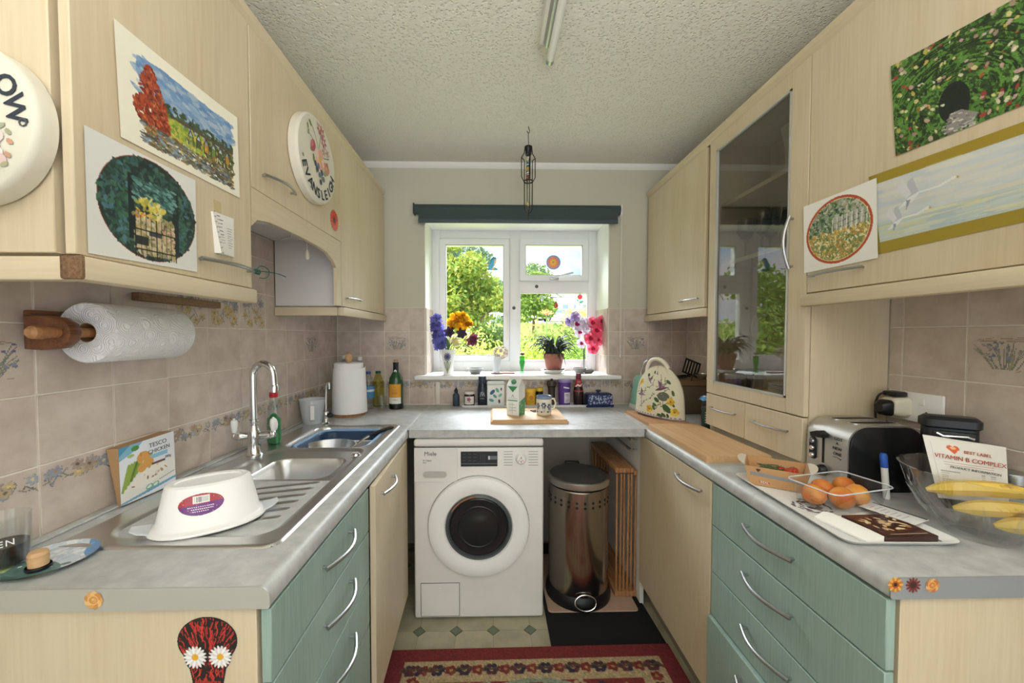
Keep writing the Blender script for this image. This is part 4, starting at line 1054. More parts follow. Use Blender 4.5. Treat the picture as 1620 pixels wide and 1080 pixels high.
c.dabs(160, lambda x, y: .2 < x < 1.5 and .6 < y < .9, ['d2a83c', 'c98a34', 'b9552c', 'e0c25a'], .008, .02)
c.line([(1.24, .88), (1.34, .9)], .014, '2a2f36')
picture('painting', 'painting of a viaduct with blue sky and a red autumn tree on white paper', ((175, 28), (372, 186), (378, 313), (189, 216)), XUL+.001, c, .006)
# round dark garden gate
c = Cv(1.13, 150, 'e0dfdc', 33); r = c.r
c.ell(.60, .50, .515, .475, '8a2f2a'); c.ell(.60, .50, .508, .468, '22352f')
E_ = lambda x, y: ((x-.6)/.5)**2+((y-.5)/.46)**2 < 1
c.dabs(1600, E_, ['2c4a3d', '1f332f', '35584a', '27423f', '3a5b60', '1c2b2c', '4a6b5a'], .012, .045)
c.dabs(500, lambda x, y: E_(x, y) and (x < .38 or x > .9), ['3f6a4f', '51788a', '2f5540', '456a72'], .01, .04)
c.rect(.36, .22, .42, .8, '1a2426'); c.rect(.83, .25, .9, .85, '1e2a2a')
c.dabs(2600, lambda x, y: .42 < x < .86 and .24 < y < .44, ['3f6b66', '5b8a84', '2f5350', '77a09a', '2a4644'], .012, .04, .4, .3)
c.dabs(2600, lambda x, y: .42 < x < .84 and .56 < y < .92, ['c9b38a', 'b8a878', 'a99a6a', 'd6c7a0', '8a8a5a', 'cdb6a0'], .012, .04)
c.dabs(1600, lambda x, y: ((x-.58)/.15)**2+((y-.49)/.09)**2 < 1, ['c9b84a', 'dccb5e', 'a8a444', 'e6dc9a'], .015, .04)
c.dabs(800, lambda x, y: .42 < x < .6 and .53 < y < .64, ['d28a3c', 'c9742f', 'e0a85a'], .012, .03)
c.dabs(900, lambda x, y: .7 < x < .86 and .6 < y < .8, ['c98a7a', 'd8b0a0', 'b9655a', 'e2c9b8'], .01, .02)
c.rect(.56, .70, .70, .74, '3d4450'); c.rect(.42, .76, .55, .84, '26302c')
for k in range(9): c.line([(.42+.055*k, .58), (.42+.055*k, .95)], .008, '25221e')
for y in (.70, .88): c.line([(.42, y), (.86, y)], .008, '25221e')
picture('painting', 'round dark green painting of a garden gate on white paper', ((130, 197), (307, 285), (311, 430), (138, 400)), XUL+.0012, c, .003)
# rose arch
c = Cv(1.28, 160, '2f4a22', 35); r = c.r
c.dabs(3200, None, ['35501f', '46702a', '24361a', '527f34', '2c4422', '5c8a3c', '1d2a16', '6f9446'], .012, .04)
for k in range(230):
    a = r.uniform(2.6, 6.8); q = r.uniform(.28, .8); c.line([(.62+q*math.cos(a+d_), .72+q*math.sin(a+d_)*.9) for d_ in (0, .15, .3)], .012, r.choice(['23361a', '5a8a34', '1a2612']))
c.ell(.60, .70, .14, .20, '1c231f'); c.dabs(80, lambda x, y: ((x-.6)/.1)**2+((y-.68)/.14)**2 < 1, ['48524c', '5a6460', '2a302c'], .01, .02)
c.poly([(.5, .98), (.56, .80), (.66, .80), (.80, .90), (.72, .98)], '8f8a86'); c.dabs(1500, lambda x, y: y > .8 and .5 < x < .76 and abs(x-.62) < (y-.74)*.8, ['b5b0ac', '7a7470', 'd0cbc6', '5f5a58'], .01, .03, .4, .2)
c.dabs(170, lambda x, y: not (.45 < x < .8 and y > .5), ['c9b45c', 'd8cc8a', 'c9a09a', '9a3a34', 'c4a8a0', 'a9582c', 'd8d4b0', 'a88a7c'], .014, .03, .7)
c.dabs(120, lambda x, y: .28 < x < .5 and .35 < y < .75, ['c9d0a8', 'b9c890', 'd8dcc0'], .01, .02)
noise_jitter(c, .05)
picture('painting', 'painting of a green rose arch over a path, unframed', ((1411, 105), (1648, -25), (1660, 150), (1418, 247)), XUR-.001, c, .003)
# swans
c = Cv(2.05, 110, 'a08a2c', 37)
c.rect(0, .13, 2.05, .86, 'c9cfd2')
for k in range(60):
    y = c.r.uniform(.14, .62); c.ell(c.r.uniform(0, 2.05), y, .3, .03, c.r.choice(['d5d6d2', 'c2c9cf', 'dcd8cc', 'b9c2cb', 'd8d2c4']), 0, .5)
c.rect(0, .62, 2.05, .86, 'bfc9c6')
for k in range(80): c.ell(c.r.uniform(0, 2.05), c.r.uniform(.63, .85), .2, .012, c.r.choice(['d2cf9a', 'b4c2c6', 'c9d0cc', 'aebcc2', 'd8d6b8']), 0, .7)
for ox, oy, s_ in ((.55, .42, 1), (.32, .66, .8)):
    c.poly([(ox-.16*s_, oy+.10*s_), (ox+.06*s_, oy-.03*s_), (ox+.2*s_, oy-.04*s_), (ox+.05*s_, oy+.06*s_)], 'dfe1e4')
    c.line([(ox+.18*s_, oy-.03*s_), (ox+.42*s_, oy-.03*s_), (ox+.58*s_, oy-.07*s_)], .025*s_, 'e3e4e4'); c.ell(ox+.6*s_, oy-.075*s_, .035, .016, 'e6e4dc'); c.ell(ox+.65*s_, oy-.07*s_, .018, .01, 'c9963c')
    c.poly([(ox, oy), (ox+.02*s_, oy-.2*s_), (ox+.1*s_, oy-.23*s_), (ox+.16*s_, oy-.04*s_)], 'b9bcc6'); c.poly([(ox-.02*s_, oy), (ox-.14*s_, oy-.14*s_), (ox-.04*s_, oy-.25*s_), (ox+.06*s_, oy-.04*s_)], 'd5d7db')
    c.poly([(ox-.02*s_, oy+.02), (ox-.04*s_, oy+.14*s_), (ox+.04*s_, oy+.03)], '8f949f')
c.rect(0, 0, .05, 1, '8f7d2a')
picture('painting', 'long pale painting of two flying swans in an ochre mount', ((1375, 280), (1655, 180), (1660, 342), (1390, 402)), XUR-.0008, c, .001)
# oval cottage
c = Cv(1.1, 140, 'efece7', 39)
c.ell(.55, .5, .50, .455, 'b9502f'); c.ell(.55, .5, .465, .42, 'e3d6a8'); c.ell(.55, .5, .455, .41, '7d8c5c')
E2 = lambda x, y: ((x-.55)/.445)**2+((y-.5)/.40)**2 < 1
c.dabs(2600, lambda x, y: E2(x, y) and y < .5, ['3f5c3c', '55774a', '8a9a82', '2f4732', 'a8b0a0', '6a8560', 'c0c4b8'], .01, .035)
c.dabs(260, lambda x, y: E2(x, y) and y < .3, ['b0a894', '9a927e', 'c9c2b0'], .02, .05)
for k in range(6):
    for j in range(3): c.rect(.50+.075*k, .34+.07*j-.01*k, .56+.075*k, .40+.07*j-.01*k, 'c2bcb8', .85)
for k in range(8): c.line([(.49+.07*k, .32), (.47+.07*k, .58)], .012, 'e6e2da')
c.dabs(2600, lambda x, y: E2(x, y) and y > .5, ['c9a94a', 'd8c06a', 'e6dcae', '8a9450', 'b9863c', '5f7a44', 'd29a4a', 'efe6c8'], .01, .03)
c.dabs(300, lambda x, y: E2(x, y) and .62 < y < .8 and x < .6, ['4f7a4a', '3f6a4f', '6a8f55'], .008, .03, .3, 1.5)
picture('painting', 'oval painting of a cottage garden with red rim on white card', ((1273, 327), (1389, 281), (1390, 408), (1273, 432)), XUR-.0016, c, .004)
# note pad taped to the left door
t = thing('note_pad', 'small spiral note pad with handwriting hung on the cabinet door', 'note pad', U(338, 400, x=XUL))
P4 = [U(u, v, x=XUL) for u, v in ((333, 334), (366, 346), (367, 407), (339, 400))]
q = quad(*P4); off = lambda s, tt: q(s, tt)+Vector((.006+.012*(1-s)*tt, 0, 0))
bm = B(); loft(bm, [[P4[i]+Vector((.0008, 0, 0)) for i in range(4)], [off(a, b)-Vector((.0004, 0, 0)) for a, b in ((0, 0), (1, 0), (1, 1), (0, 1))]]); mk('pages', bm, 'paper', t, True, 0)
c = Cv(.75, 80, 'ece9e6', 41)
for k in range(6):
    if k < 6: c.line([(.12+c.r.uniform(-.02, .02), .08+.09*k), (.2+c.r.uniform(0, .12), .07+.09*k)], .02, '6d6a70')
for k in range(9): c.line([(.45, .32+.06*k), (.62+c.r.uniform(0, .08), .325+.06*k)], .012, '77757c')
for k in range(5): c.line([(.14, .45+.07*k), (.3, .44+.07*k)], .012, '8a8890')
sheet('top_page', c, off, t, 'print', True)
bm = B()
for k in range(9):
    p = off(.0, k/8); tube(bm, [p+Vector((.002, -.003, 0)), p+Vector((.004, 0, .002)), p+Vector((.001, .003, 0))], .0008, 5)
tag(mk('spiral', bm, 'satin_metal', t, True), kind='stuff')
bm = B(); p = U(344, 327, x=XUL+.0006); box(bm, XUL+.0004, XUL+.0010, p.y-.012, p.y+.012, p.z-.012, p.z+.014); tag(mk('tape', bm, mat('tape', 'c9b48a', .3), t, True), 'strip of clear tape')
# green string on the handle
t = thing('string', 'dark green string tied to the cabinet handle, its end sticking out', 'string', (XUL+.02, -1.345, 1.499))
mat('green_string', '1f5a4c', .7)
p = Vector((XUL+.022, -1.352, 1.499))
bm = B(); tube(bm, [p+Vector((.006*math.cos(a), .003*a/3, .006*math.sin(a))) for a in [k*.6 for k in range(30)]], .0014, 5); mk('knot', bm, 'green_string', t, True)
e = U(452, 438, y=-1.22); bm = B(); tube(bm, bez(p, p+Vector((.02, .06, .010)), e, 12), .0013, 5); mk('loose_end', bm, 'green_string', t, True)
bm = B(); tube(bm, bez(p, p+Vector((.012, .004, .03)), p+Vector((.02, .03, .006)), 8)+bez(p+Vector((.02, .03, .006)), p+Vector((.02, .03, -.02)), p+Vector((.004, .01, -.016)), 8), .0012, 5); mk('loop', bm, 'green_string', t, True)

# stickers
def sticker(name, label, cv, P, group=None):
    me = sheet_mesh(name, cv, P, 'print_gloss'); o = bpy.data.objects.new(name, me); COL.objects.link(o)
    return tag(o, label, 'sticker', group)
def gerbera(col, col2, mid, seed=1, n=16):
    c = Cv(1, 44, None, seed)
    for k in range(n):
        a = 2*math.pi*k/n; c.ell(.5+.3*math.cos(a), .5+.3*math.sin(a), .2, .075, col if k % 2 else col2, a)
    c.ell(.5, .5, .22, .22, mid); c.ell(.5, .5, .12, .12, '231a16'); return c
def rose(cols, seed=2):
    c = Cv(1, 44, None, seed)
    for k in range(9): a = 2*math.pi*k/9; c.ell(.5+.25*math.cos(a), .5+.25*math.sin(a), .2, .17, cols[k % len(cols)], a)
    for r_, k in ((.26, 0), (.2, 1), (.14, 2), (.08, 0)): c.ell(.5+.02*(k-1), .5, r_, r_*.9, cols[(k+1) % len(cols)])
    for k in range(40): a = k*.33; c.ell(.5+(.02+.007*k)*math.cos(a), .5+(.02+.007*k)*math.sin(a), .018, .012, cols[-1])
    return c
p = U(529, 349, x=XUL+.0008)
sticker('flower_sticker', 'red daisy sticker on the hood cabinet door', gerbera('d8452f', 'e2593c', 'b5352a', 3, 20), quad((XUL+.0008, p.y-.042, p.z+.045), (XUL+.0008, p.y+.042, p.z+.045), (XUL+.0008, p.y+.042, p.z-.045), (XUL+.0008, p.y-.042, p.z-.045)))
ye = YE-.0036
p = U(148, 949.5, y=ye); sticker('flower_sticker', 'orange rose sticker on the pale worktop end strip', rose(['d9a05c', 'e6b878', 'c98a48'], 4), facing(p.x, ye, p.z, .036, .036))
for (u, v), cvx, lb in (((1417, 925), gerbera('c9702c', 'd9a83c', 'a94a22', 5), 'orange gerbera sticker on the grey worktop end strip'), ((1445, 925.5), gerbera('6e1f26', '7d2a2e', '4a1418', 6, 12), 'dark red flower sticker on the grey worktop end strip'), ((1475.5, 926), rose(['d08a4a', 'e0a868', 'b9702f'], 7), 'peach rose sticker on the grey worktop end strip')):
    p = U(u, v, y=ye); sticker('flower_sticker', lb, cvx, facing(p.x, ye, p.z, .029, .029))
# skull sticker
ys = -1.7487
a, b = U(277, 975, y=ys), U(377, 975, y=ys); w = b.x-a.x
c = Cv(.78, 170, None, 51); W_ = c.W
def skull(cv, col, g):
    cv.ell(.39, .32, .37-g, .31-g, col); cv.poly([(.06+g, .40), (.72-g, .40), (.66-g, .62), (.60-g, .70), (.18+g, .70), (.12+g, .62)], col); cv.poly([(.16+g, .66), (.62-g, .66), (.56-g, .97-g), (.44, .99-g), (.34, .99-g), (.22+g, .97-g)], col)
skull(c, '141012', 0)
X0 = Cv(.78, 170, None, 51); skull(X0, 'ffffff', .018); okm = X0.m
sv = c.a.copy()
for k in range(240):
    x, y = c.r.uniform(.03, .75), c.r.uniform(.02, .95)
    d_ = Vector((x-.39, y-.75)).normalized()*.09 if y < .5 else Vector((c.r.uniform(-.05, .05), .08))
    q2 = (x+d_.x+c.r.uniform(-.03, .03), y+d_.y)
    c.line([(x, y), ((x+q2[0])/2+c.r.uniform(-.02, .02), (y+q2[1])/2), q2], .011, c.r.choice(['c9302c', 'b52624', 'd23a34', 'a81f22']))
c.a[~okm] = sv[~okm]; mm = Cv(.78, 170, None, 1); skull(mm, 'ffffff', 0); c.m = mm.m.copy()
for x in (.235, .545):
    for k in range(18): a_ = 2*math.pi*k/18; c.ell(x+.085*math.cos(a_), .53+.085*math.sin(a_), .062, .018, 'f1efec' if k % 2 else 'dcd9dc', a_)
    c.ell(x, .53, .042, .042, 'e0a92c')
c.poly([(.39, .61), (.43, .70), (.39, .72), (.35, .70)], '120e10')
for k in range(7): c.rect(.24+.045*k, .84, .275+.045*k, .90, 'a51f22')
q_top = a.z
sticker('skull_sticker', 'red and black skull sticker with white daisy eyes on the end panel', c, quad((a.x, ys, q_top), (b.x, ys, q_top), (b.x, ys, q_top-w/.78), (a.x, ys, q_top-w/.78)))
# ================================================================== left worktop
# ---- mixer tap
ZS = ZT+.0046
t = thing('mixer_tap', 'chrome swan-neck mixer tap with white lever handles at the sink', 'tap', (.118, -1.033, ZS))
bm = B(); lathe(bm, [(0, 0), (.026, 0), (.027, .006), (.022, .012), (.019, .05), (.021, .06), (.021, .085), (.016, .095), (.013, .11)], 24); mk('body', bm, 'chrome', t)
arc = [(0, 0, .10), (0, 0, .20), (0, 0, .285)] + [(.036-.036*math.cos(a), 0, .285+.046*math.sin(a)) for a in [math.pi*k/12 for k in range(1, 13)]] + [(.074, 0, .25)]
bm = B(); tube(bm, arc, .0115, 16); mk('spout', bm, 'chrome', t)
bm = B(); lathe(bm, [(0, 0), (.0135, 0), (.014, .022), (.0118, .026)], 18, (.0742, 0, .228)); mk('nozzle', bm, 'chrome', t)
bm = B(); lathe(bm, [(.0145, 0), (.0150, .004), (.0145, .012)], 20, (0, 0, .118)); mk('collar', bm, 'chrome', t)
for s_, dy in ((-1, -.012), (1, .012)):
    bm = B(); tube(bm, [(s_*.015, dy*.3, .073), (s_*.035, dy*.7, .073), (s_*.04, dy, .073), (s_*.055, dy, .073), (s_*.058, dy, .073)], [.011, .013, .016, .014, .009], 16); mk('valve', bm, 'chrome', t)
    bm = B(); lathe(bm, [(0, -.012), (.008, -.009), (.010, 0), (.008, .008), (.005, .012)], 16, (s_*.062, dy, .073)); lv = mk('lever', bm, 'chrome', t)
    bm = B(); lathe(bm, [(.005, .012), (.008, .018), (.0105, .036), (.011, .05), (.009, .056), (.004, .057), (.004, .062), (0, .064)], 18, (s_*.062, dy, .073)); tag(mk('lever_grip', bm, 'white_plastic', lv), 'white ceramic grip')
# ---- washing-up bowl and pan
mat('navy_plastic', '2a4566', .35); mat('pale_blue', '8fb0d6', .35)
t = thing('washing_up_bowl', 'navy blue plastic washing-up bowl standing in the main sink bowl', 'bowl', (.322, -.758, ZT-.143))
o_ = lambda h, g, z: rr(0, 0, .148+h, .156+h, .06, z)
bm = B(); loft(bm, [o_(-.03, 0, 0), o_(-.022, 0, .004), o_(-.006, 0, .108), o_(.0, 0, .124), o_(.001, 0, .129), o_(-.004, 0, .130), o_(-.010, 0, .124), o_(-.026, 0, .008), o_(-.034, 0, .004)], True, True); mk('tub', bm, 'navy_plastic', t)
bm = B(); tube(bm, o_(-.0008, 0, .1305)+[o_(-.0008, 0, .1305)[0]], .007, 8); tag(mk('rim', bm, 'pale_blue', t), 'pale blue rolled rim')
p = U(493, 713, z=ZT)
t = thing('frying_pan', 'steel frying pan with black handle lying in the blue bowl', 'pan', (.285, -.81, ZT-.137), R(22))
bm = B(); lathe(bm, [(0, .002), (.075, 0), (.098, .05), (.110, .108), (.112, .11), (.108, .11), (.095, .052), (.073, .006), (0, .006)], 40); mk('pan', bm, 'steel', t)
bm = B(); tube(bm, [(.106, .0, .10), (.14, .02, .118), (.165, .03, .128)], [.007, .007, .008], 10, flat=.6); h_ = mk('shank', bm, 'chrome', t)
bm = B(); tube(bm, [(.165, .03, .128), (.2, .045, .136), (.26, .068, .146), (.275, .074, .148)], [.009, .011, .012, .008], 12, flat=.6); mk('handle', bm, 'black_plastic', t)
# ---- spray cleaner
t = thing('detergent_bottle', 'clear bottle of green washing-up liquid with red cap behind the tap', 'bottle', (.098, -.872, ZS), R(58))
E2 = lambda k, z: [Vector((.022*k[1]*math.cos(a), .036*k[0]*math.sin(a), z)) for a in [2*math.pi*i/20 for i in range(20)]]
bm = B(); loft(bm, [E2((.92, .92), 0), E2((1, 1), .004), E2((1.02, 1), .08), E2((.95, 1), .11), E2((.66, .9), .15), E2((.36, .62), .178), E2((.32, .55), .186)]); mk('bottle', bm, 'clear_plastic', t)
bm = B(); loft(bm, [E2((.9, .88), .002), E2((.95, .94), .004), E2((.96, .94), .095), E2((.9, .9), .1)]); tag(mk('liquid', bm, mat('green_liquid', '2c8a4c', .2), t), 'green liquid')
bm = B(); loft(bm, [E2((.4, .66), .184), E2((.42, .7), .19), E2((.4, .66), .206), E2((.2, .4), .208), E2((.2, .4), .216)]); mk('cap', bm, mat('red_plastic', 'c0262e', .35), t)
c = Cv(.75, 60, '2a7a48', 61); c.ell(.375, .5, .3, .42, '1f6a3c'); c.ell(.375, .45, .24, .27, 'e8ece8'); c.ell(.38, .6, .14, .07, 'b5323c'); c.dabs(40, lambda x, y: .25 < y < .7, ['5a8a6a', 'c9d6cc', 'a8424a'], .01, .03); c.cut(lambda X, Y: ((X-.375)/.37)**2+((Y-.5)/.5)**2 < 1)
sheet('label', c, lambda s, tt: (.0232*math.cos((s-.5)*1.7-2.3), .0375*math.sin((s-.5)*1.7-2.3), .125-.10*tt), t, 'print_gloss')
# ---- measuring cup
t = thing('measuring_cup', 'frosted plastic measuring cup with handle on the worktop by the sink', 'cup', (.077, -.50, ZT), R(25))
bm = B(); lathe(bm, [(0, .002), (.042, 0), (.044, .004), (.060, .118), (.062, .120), (.059, .119), (.042, .006), (0, .005)], 36); mk('cup', bm, 'frosted_plastic', t)
bm = B(); loft(bm, [[Vector((x, -y, z)) for x, y, z in ((-.009, .05, .1), (.009, .05, .1), (.009, .062, .1), (-.009, .062, .1))], [Vector((x, -y, z)) for x, y, z in ((-.009, .074, .095), (.009, .074, .095), (.009, .08, .098), (-.009, .08, .098))], [Vector((x, -y, z)) for x, y, z in ((-.008, .07, .03), (.008, .07, .03), (.008, .077, .03), (-.008, .077, .03))], [Vector((x, -y, z)) for x, y, z in ((-.008, .047, .022), (.008, .047, .022), (.008, .055, .018), (-.008, .055, .018))]]); mk('handle', bm, 'white_plastic', t)
# ---- slim drinking-water tap
t = thing('filter_tap', 'slim chrome drinking-water tap with black knob at the sink corner', 'tap', (.158, -.532, ZT))
bm = B(); lathe(bm, [(0, 0), (.02, 0), (.02, .005), (.011, .012), (.009, .03), (.013, .035), (.014, .055), (.008, .065)], 20); mk('base', bm, 'chrome', t)
bm = B(); tube(bm, [(0, 0, .06), (.001, 0, .14), (.003, 0, .19), (.010, -.004, .208), (.02, -.01, .205), (.024, -.013, .19), (.024, -.014, .175)], .0042, 10); mk('spout', bm, 'chrome', t)
bm = B(); lathe(bm, [(0, 0), (.011, .0), (.013, .012), (.009, .02), (0, .021)], 16, M=Matrix.Translation((.012, -.002, .045)) @ Matrix.Rotation(R(90), 4, 'Y')); mk('knob', bm, 'black_plastic', t)
# ---- upright kitchen roll
t = thing('kitchen_roll', 'large upright kitchen roll on a wooden stand in the corner by the sink', 'paper towel', (.185, -.30, ZT))
bm = B(); lathe(bm, [(0, 0), (.082, 0), (.084, .008), (.080, .014), (0, .015)], 36); mk('stand_base', bm, 'pine', t)
bm = B(); lathe(bm, [(.011, .015), (.011, .29), (.016, .298), (.019, .312), (.016, .328), (.009, .336), (0, .338)], 20); mk('stand_post', bm, 'oak_board', t)
bm = B(); lathe(bm, [(.02, .016), (.078, .016), (.079, .02), (.076, .285), (.072, .287), (.021, .287), (.02, .016)], 44); mk('roll', bm, 'tissue', t)
P_ = []
for k in range(28):
    a = R(-235+ (k/27)*300); r0 = .081+.012*(k/27); P_.append((a, r0))
bm = B(); V0 = [bm.verts.new((r0*1.05*math.cos(a), r0*1.05*math.sin(a), .016)) for a, r0 in P_]; V1 = [bm.verts.new((r0*.96*math.cos(a), r0*.96*math.sin(a), .262+.006*math.sin(a*3))) for a, r0 in P_]
for k in range(27): bm.faces.new((V0[k], V0[k+1], V1[k+1], V1[k]))
mk('loose_sheet', bm, 'tissue', t)
# ---- bottles in the corner
mat('cap_white', 'e6e8ea', .4); mat('cap_blue', '2f4f9a', .4); mat('cap_green', '1e4a3a', .4); mat('water_label', '4f8fc0', .4); mat('label_pale', 'cfdbe4', .5)
def pet(label, x, y, h, r, cap, lab=None, ring=True, glassm='clear_plastic'):
    t = thing('plastic_bottle', label, 'bottle', (x, y, ZT))
    pf = [(0, .004), (r*.8, 0), (r, .012)]
    for k in range(8): z = .02+h*.62*k/8; pf += [(r, z), (r*.94, z+h*.62/16)]
    pf += [(r, h*.66), (r*.95, h*.72), (r*.5, h*.88), (.013, h*.92), (.013, h*.955)]
    bm = B(); lathe(bm, pf, 26); mk('bottle', bm, glassm, t)
    bm = B(); lathe(bm, [(.0135, h*.93), (.0155, h*.935), (.0155, h*.995), (.014, h), (0, h)], 18); mk('cap', bm, cap, t)
    if lab:
        bm = B(); lathe(bm, [(r+.0006, h*.30), (r+.0008, h*.31), (r+.0008, h*.60), (r+.0006, h*.61)], 26); l_ = mk('label', bm, lab, t)
        bm = B(); lathe(bm, [(r+.0012, h*.47), (r+.0014, h*.48), (r+.0014, h*.52), (r+.0012, h*.53)], 26); mk('label_band', bm, 'label_pale', l_)
    return t
pet('tall clear plastic bottle with white cap standing behind the kitchen roll', .075, -.062, .315, .042, 'cap_white')
pet('tall clear plastic bottle with white cap standing beside the kitchen roll', .163, -.062, .305, .042, 'cap_white')
pet('small water bottle with blue cap and blue label', .236, -.128, .222, .034, 'cap_blue', 'water_label')
pet('clear bottle with dark green cap and a pale yellow drink', .272, -.052, .218, .034, 'cap_green', None, glassm=glass('yellow_clear', (.86, .85, .55), .8, .05, 1.35))
t = thing('tumbler', 'small empty glass tumbler beside the port bottle', 'glass', (.325, -.165, ZT))
bm = B(); lathe(bm, [(0, .001), (.026, 0), (.0275, .004), (.030, .082), (.0285, .082), (.0255, .010), (0, .008)], 26); mk('glass', bm, 'clear_glass', t)
t = thing('wine_bottle', 'green port bottle with yellow and white label', 'bottle', (.400, -.128, ZT))
mat('bottle_green', '1e4a2a', .08, spec=.8); mat('wine_dark', '14121a', .15, spec=.7)
bm = B(); lathe(bm, [(0, .006), (.036, .0), (.041, .005), (.0415, .06)], 32); lathe(bm, [(.0415, .06), (.0415, .155), (.038, .185), (.026, .205), (.017, .222), (.0155, .235)], 32); mk('glass', bm, 'bottle_green', t)
bm = B(); lathe(bm, [(.0160, .222), (.0165, .225), (.0160, .266), (.0175, .268), (.0175, .276), (.015, .277), (.012, .277)], 24); mk('neck_sleeve', bm, 'wine_dark', t)
bm = B(); lathe(bm, [(.012, .27), (.0125, .278), (.0135, .292), (0, .293)], 16); mk('stopper', bm, mat('cork', 'b08d78', .8), t)
bm = B(); lathe(bm, [(0, .0003), (.038, .0003), (.0422, .004), (.0422, .03)], 32); mk('dark_foot', bm, 'wine_dark', t)
c = Cv(.68, 70, 'd9992c', 63); c.rect(0, .68, .68, 1, 'e6e3dc'); c.rect(0, .665, .68, .685, 'b5761f')
for k in range(5): c.line([(.2, .28+.055*k), (.48, .28+.055*k)], .02, 'a8702a')
c.line([(.34, .12), (.28, .2), (.4, .2), (.34, .12)], .014, '8a6a34'); c.rect(.25, .8, .5, .83, '8a8a8c')
sheet('label', c, wrap(.0422, .0422, .035, .15, -.95, .95), t)
c = Cv(.9, 24, None, 64); c.ell(.45, .5, .4, .45, 'e0dfe2'); c.ell(.45, .5, .18, .2, '77777f')
sheet('neck_label', c, wrap(.0195, .0168, .205, .235, -.55, .55), t)
# ---- ready-meal sleeve
t = thing('meal_carton', 'cardboard chicken ready-meal sleeve leaning against the tiles', 'carton', U(191, 801, z=ZS))
bl, br = U(191.4, 801, z=ZS+.0005), U(278, 763.5, z=ZS+.0005); tl, tr = U(186.8, 710, x=.036), U(274.3, 681.4, x=.040)
nf0 = (br-bl).cross(tl-bl).normalized(); d_ = ray(274.3, 681.4); C_ = Vector((CX, CY, CZ)); tr = C_ + d_*((bl-C_).dot(nf0)/d_.dot(nf0))
bk = [Vector((.0105, p.y-.004, p.z)) for p in (tl, tr)]; bb = [Vector((.0105 if p.x > 0 else 0, p.y, p.z)) for p in (br, bl)]
bb = [Vector((.032, p.y, p.z)) for p in (br, bl)]
bm = B(); loft(bm, [[tl, tr, br, bl], [bk[0], bk[1], bb[0], bb[1]]]); mk('carton', bm, 'card_brown', t, True, 0)
c = Cv(1.02, 130, 'e4e8ee', 65); r = c.r
c.poly([(0, 0), (.42, 0), (.3, .12), (0, .24)], '7fb4cc'); c.poly([(0, 0), (.2, 0), (0, .16)], '4f94b4')
c.rect(.5, .02, 1.02, .50, 'e2e3ea'); c.rect(.52, .30, .88, .38, '8fc0dc')
c.poly([(.0, .95), (.06, .72), (.2, .58), (.5, .5), (1.0, .46), (1.02, .8), (.6, .9), (.3, 1.0), (0, 1.0)], 'e8e4dc')
for k in range(9): c.line([(.04+.05*k, .78-.05*k), (.1+.05*k, .56-.03*k), (.16+.05*k, .36-.01*k)][:3], .045, r.choice(['7f9a3a', '93ab4a', '5f7a2c']))
for x, y, q in ((.42, .3, .12), (.5, .42, .1), (.38, .48, .08)): c.ell(x, y, q, q*.9, 'd9a050'); c.dabs(30, lambda a, b: (a-x)**2+(b-y)**2 < q*q*.7, ['e6b866', 'c98a3c', 'eec98a'], .015, .04)
c.ell(.52, .66, .34, .14, 'efe9de', -.25); c.dabs(160, lambda a, b: ((a-.62)/.24)**2+((b-.6)/.13)**2 < 1, ['b08d66', '8a6a48', 'd8c4a4', 'a07f58', 'e6dac4'], .015, .04)
c.dabs(60, lambda a, b: .2 < a < .6 and .68 < b < .82, ['a98f70', '8f7658', 'cbb698'], .012, .035)
c.rect(.56, .455, .82, .49, '5f3d30')
for x in (.5, .62): c.ell(x, .86, .07, .045, '7db48a', -.3); c.ell(x, .86, .045, .025, 'e0ece2', -.3)
c.poly([(0, .97), (.5, .9), (1.02, .84), (1.02, .88), (.5, .95), (0, 1.0)], '6fa3c4'); c.line([(.7, .8), (1.0, .74)], .012, '55606a')
c.ell(.28, .09, .07, .045, '4f8f3c'); c.ell(.2, .2, .06, .03, 'a9c070')
F4 = quad(tl, tr, br, bl); nf = (tr-tl).cross(bl-tl).normalized(); nf = nf if nf.x > 0 else -nf
sheet('front_print', c, lambda s, tt: F4(s, tt)+nf*.0005, t, 'print_gloss', True)
rt = (tr-tl).normalized(); up = (tl-bl).normalized()
for txt, s_, tt, sz in (('TESCO', .68, .13, .017), ('CHICKEN', .70, .245, .015), ('380g', .86, .43, .010)):
    p = F4(s_, tt)+nf*.0008; letters('lettering', txt, sz, Mface(p.x, p.y, p.z, rt, up), 'ink_grey', t, world=True)
# ---- upturned white tub
t = thing('plastic_tub', 'white oval plastic tub upside down on the draining board', 'tub', (.318, -1.525, ZS+.001), R(33))
hx, hy, hh = .098, .066, .100
def ov(k, z, p_=2.25):
    P = []
    for i in range(48):
        a = 2*math.pi*i/48; ca, sa = math.cos(a), math.sin(a)
        P.append(Vector(((hx+k)*abs(ca)**(2/p_)*(1 if ca > 0 else -1), (hy+k)*abs(sa)**(2/p_)*(1 if sa > 0 else -1), z)))
    return P
bm = B(); loft(bm, [ov(.010, 0), ov(.013, .003), ov(.012, .007), ov(.004, .010), ov(0, .014), ov(-.015, hh-.014), ov(-.018, hh-.004), ov(-.024, hh), ov(-.034, hh-.001), ov(-.036, hh-.004)], False, True); mk('tub', bm, 'white_plastic', t)
for s_ in (-1, 1):
    bm = B(); loft(bm, [[Vector((s_*(hx+.006), y, z)) for y, z in ((-.028, .006), (.028, .006), (.028, .010), (-.028, .010))], [Vector((s_*(hx+.026), y, z)) for y, z in ((-.02, .010), (.02, .010), (.02, .014), (-.02, .014))], [Vector((s_*(hx+.038), y, z)) for y, z in ((-.012, .016), (.012, .016), (.012, .019), (-.012, .019))]]); mk('lug', bm, 'frosted_plastic', t)
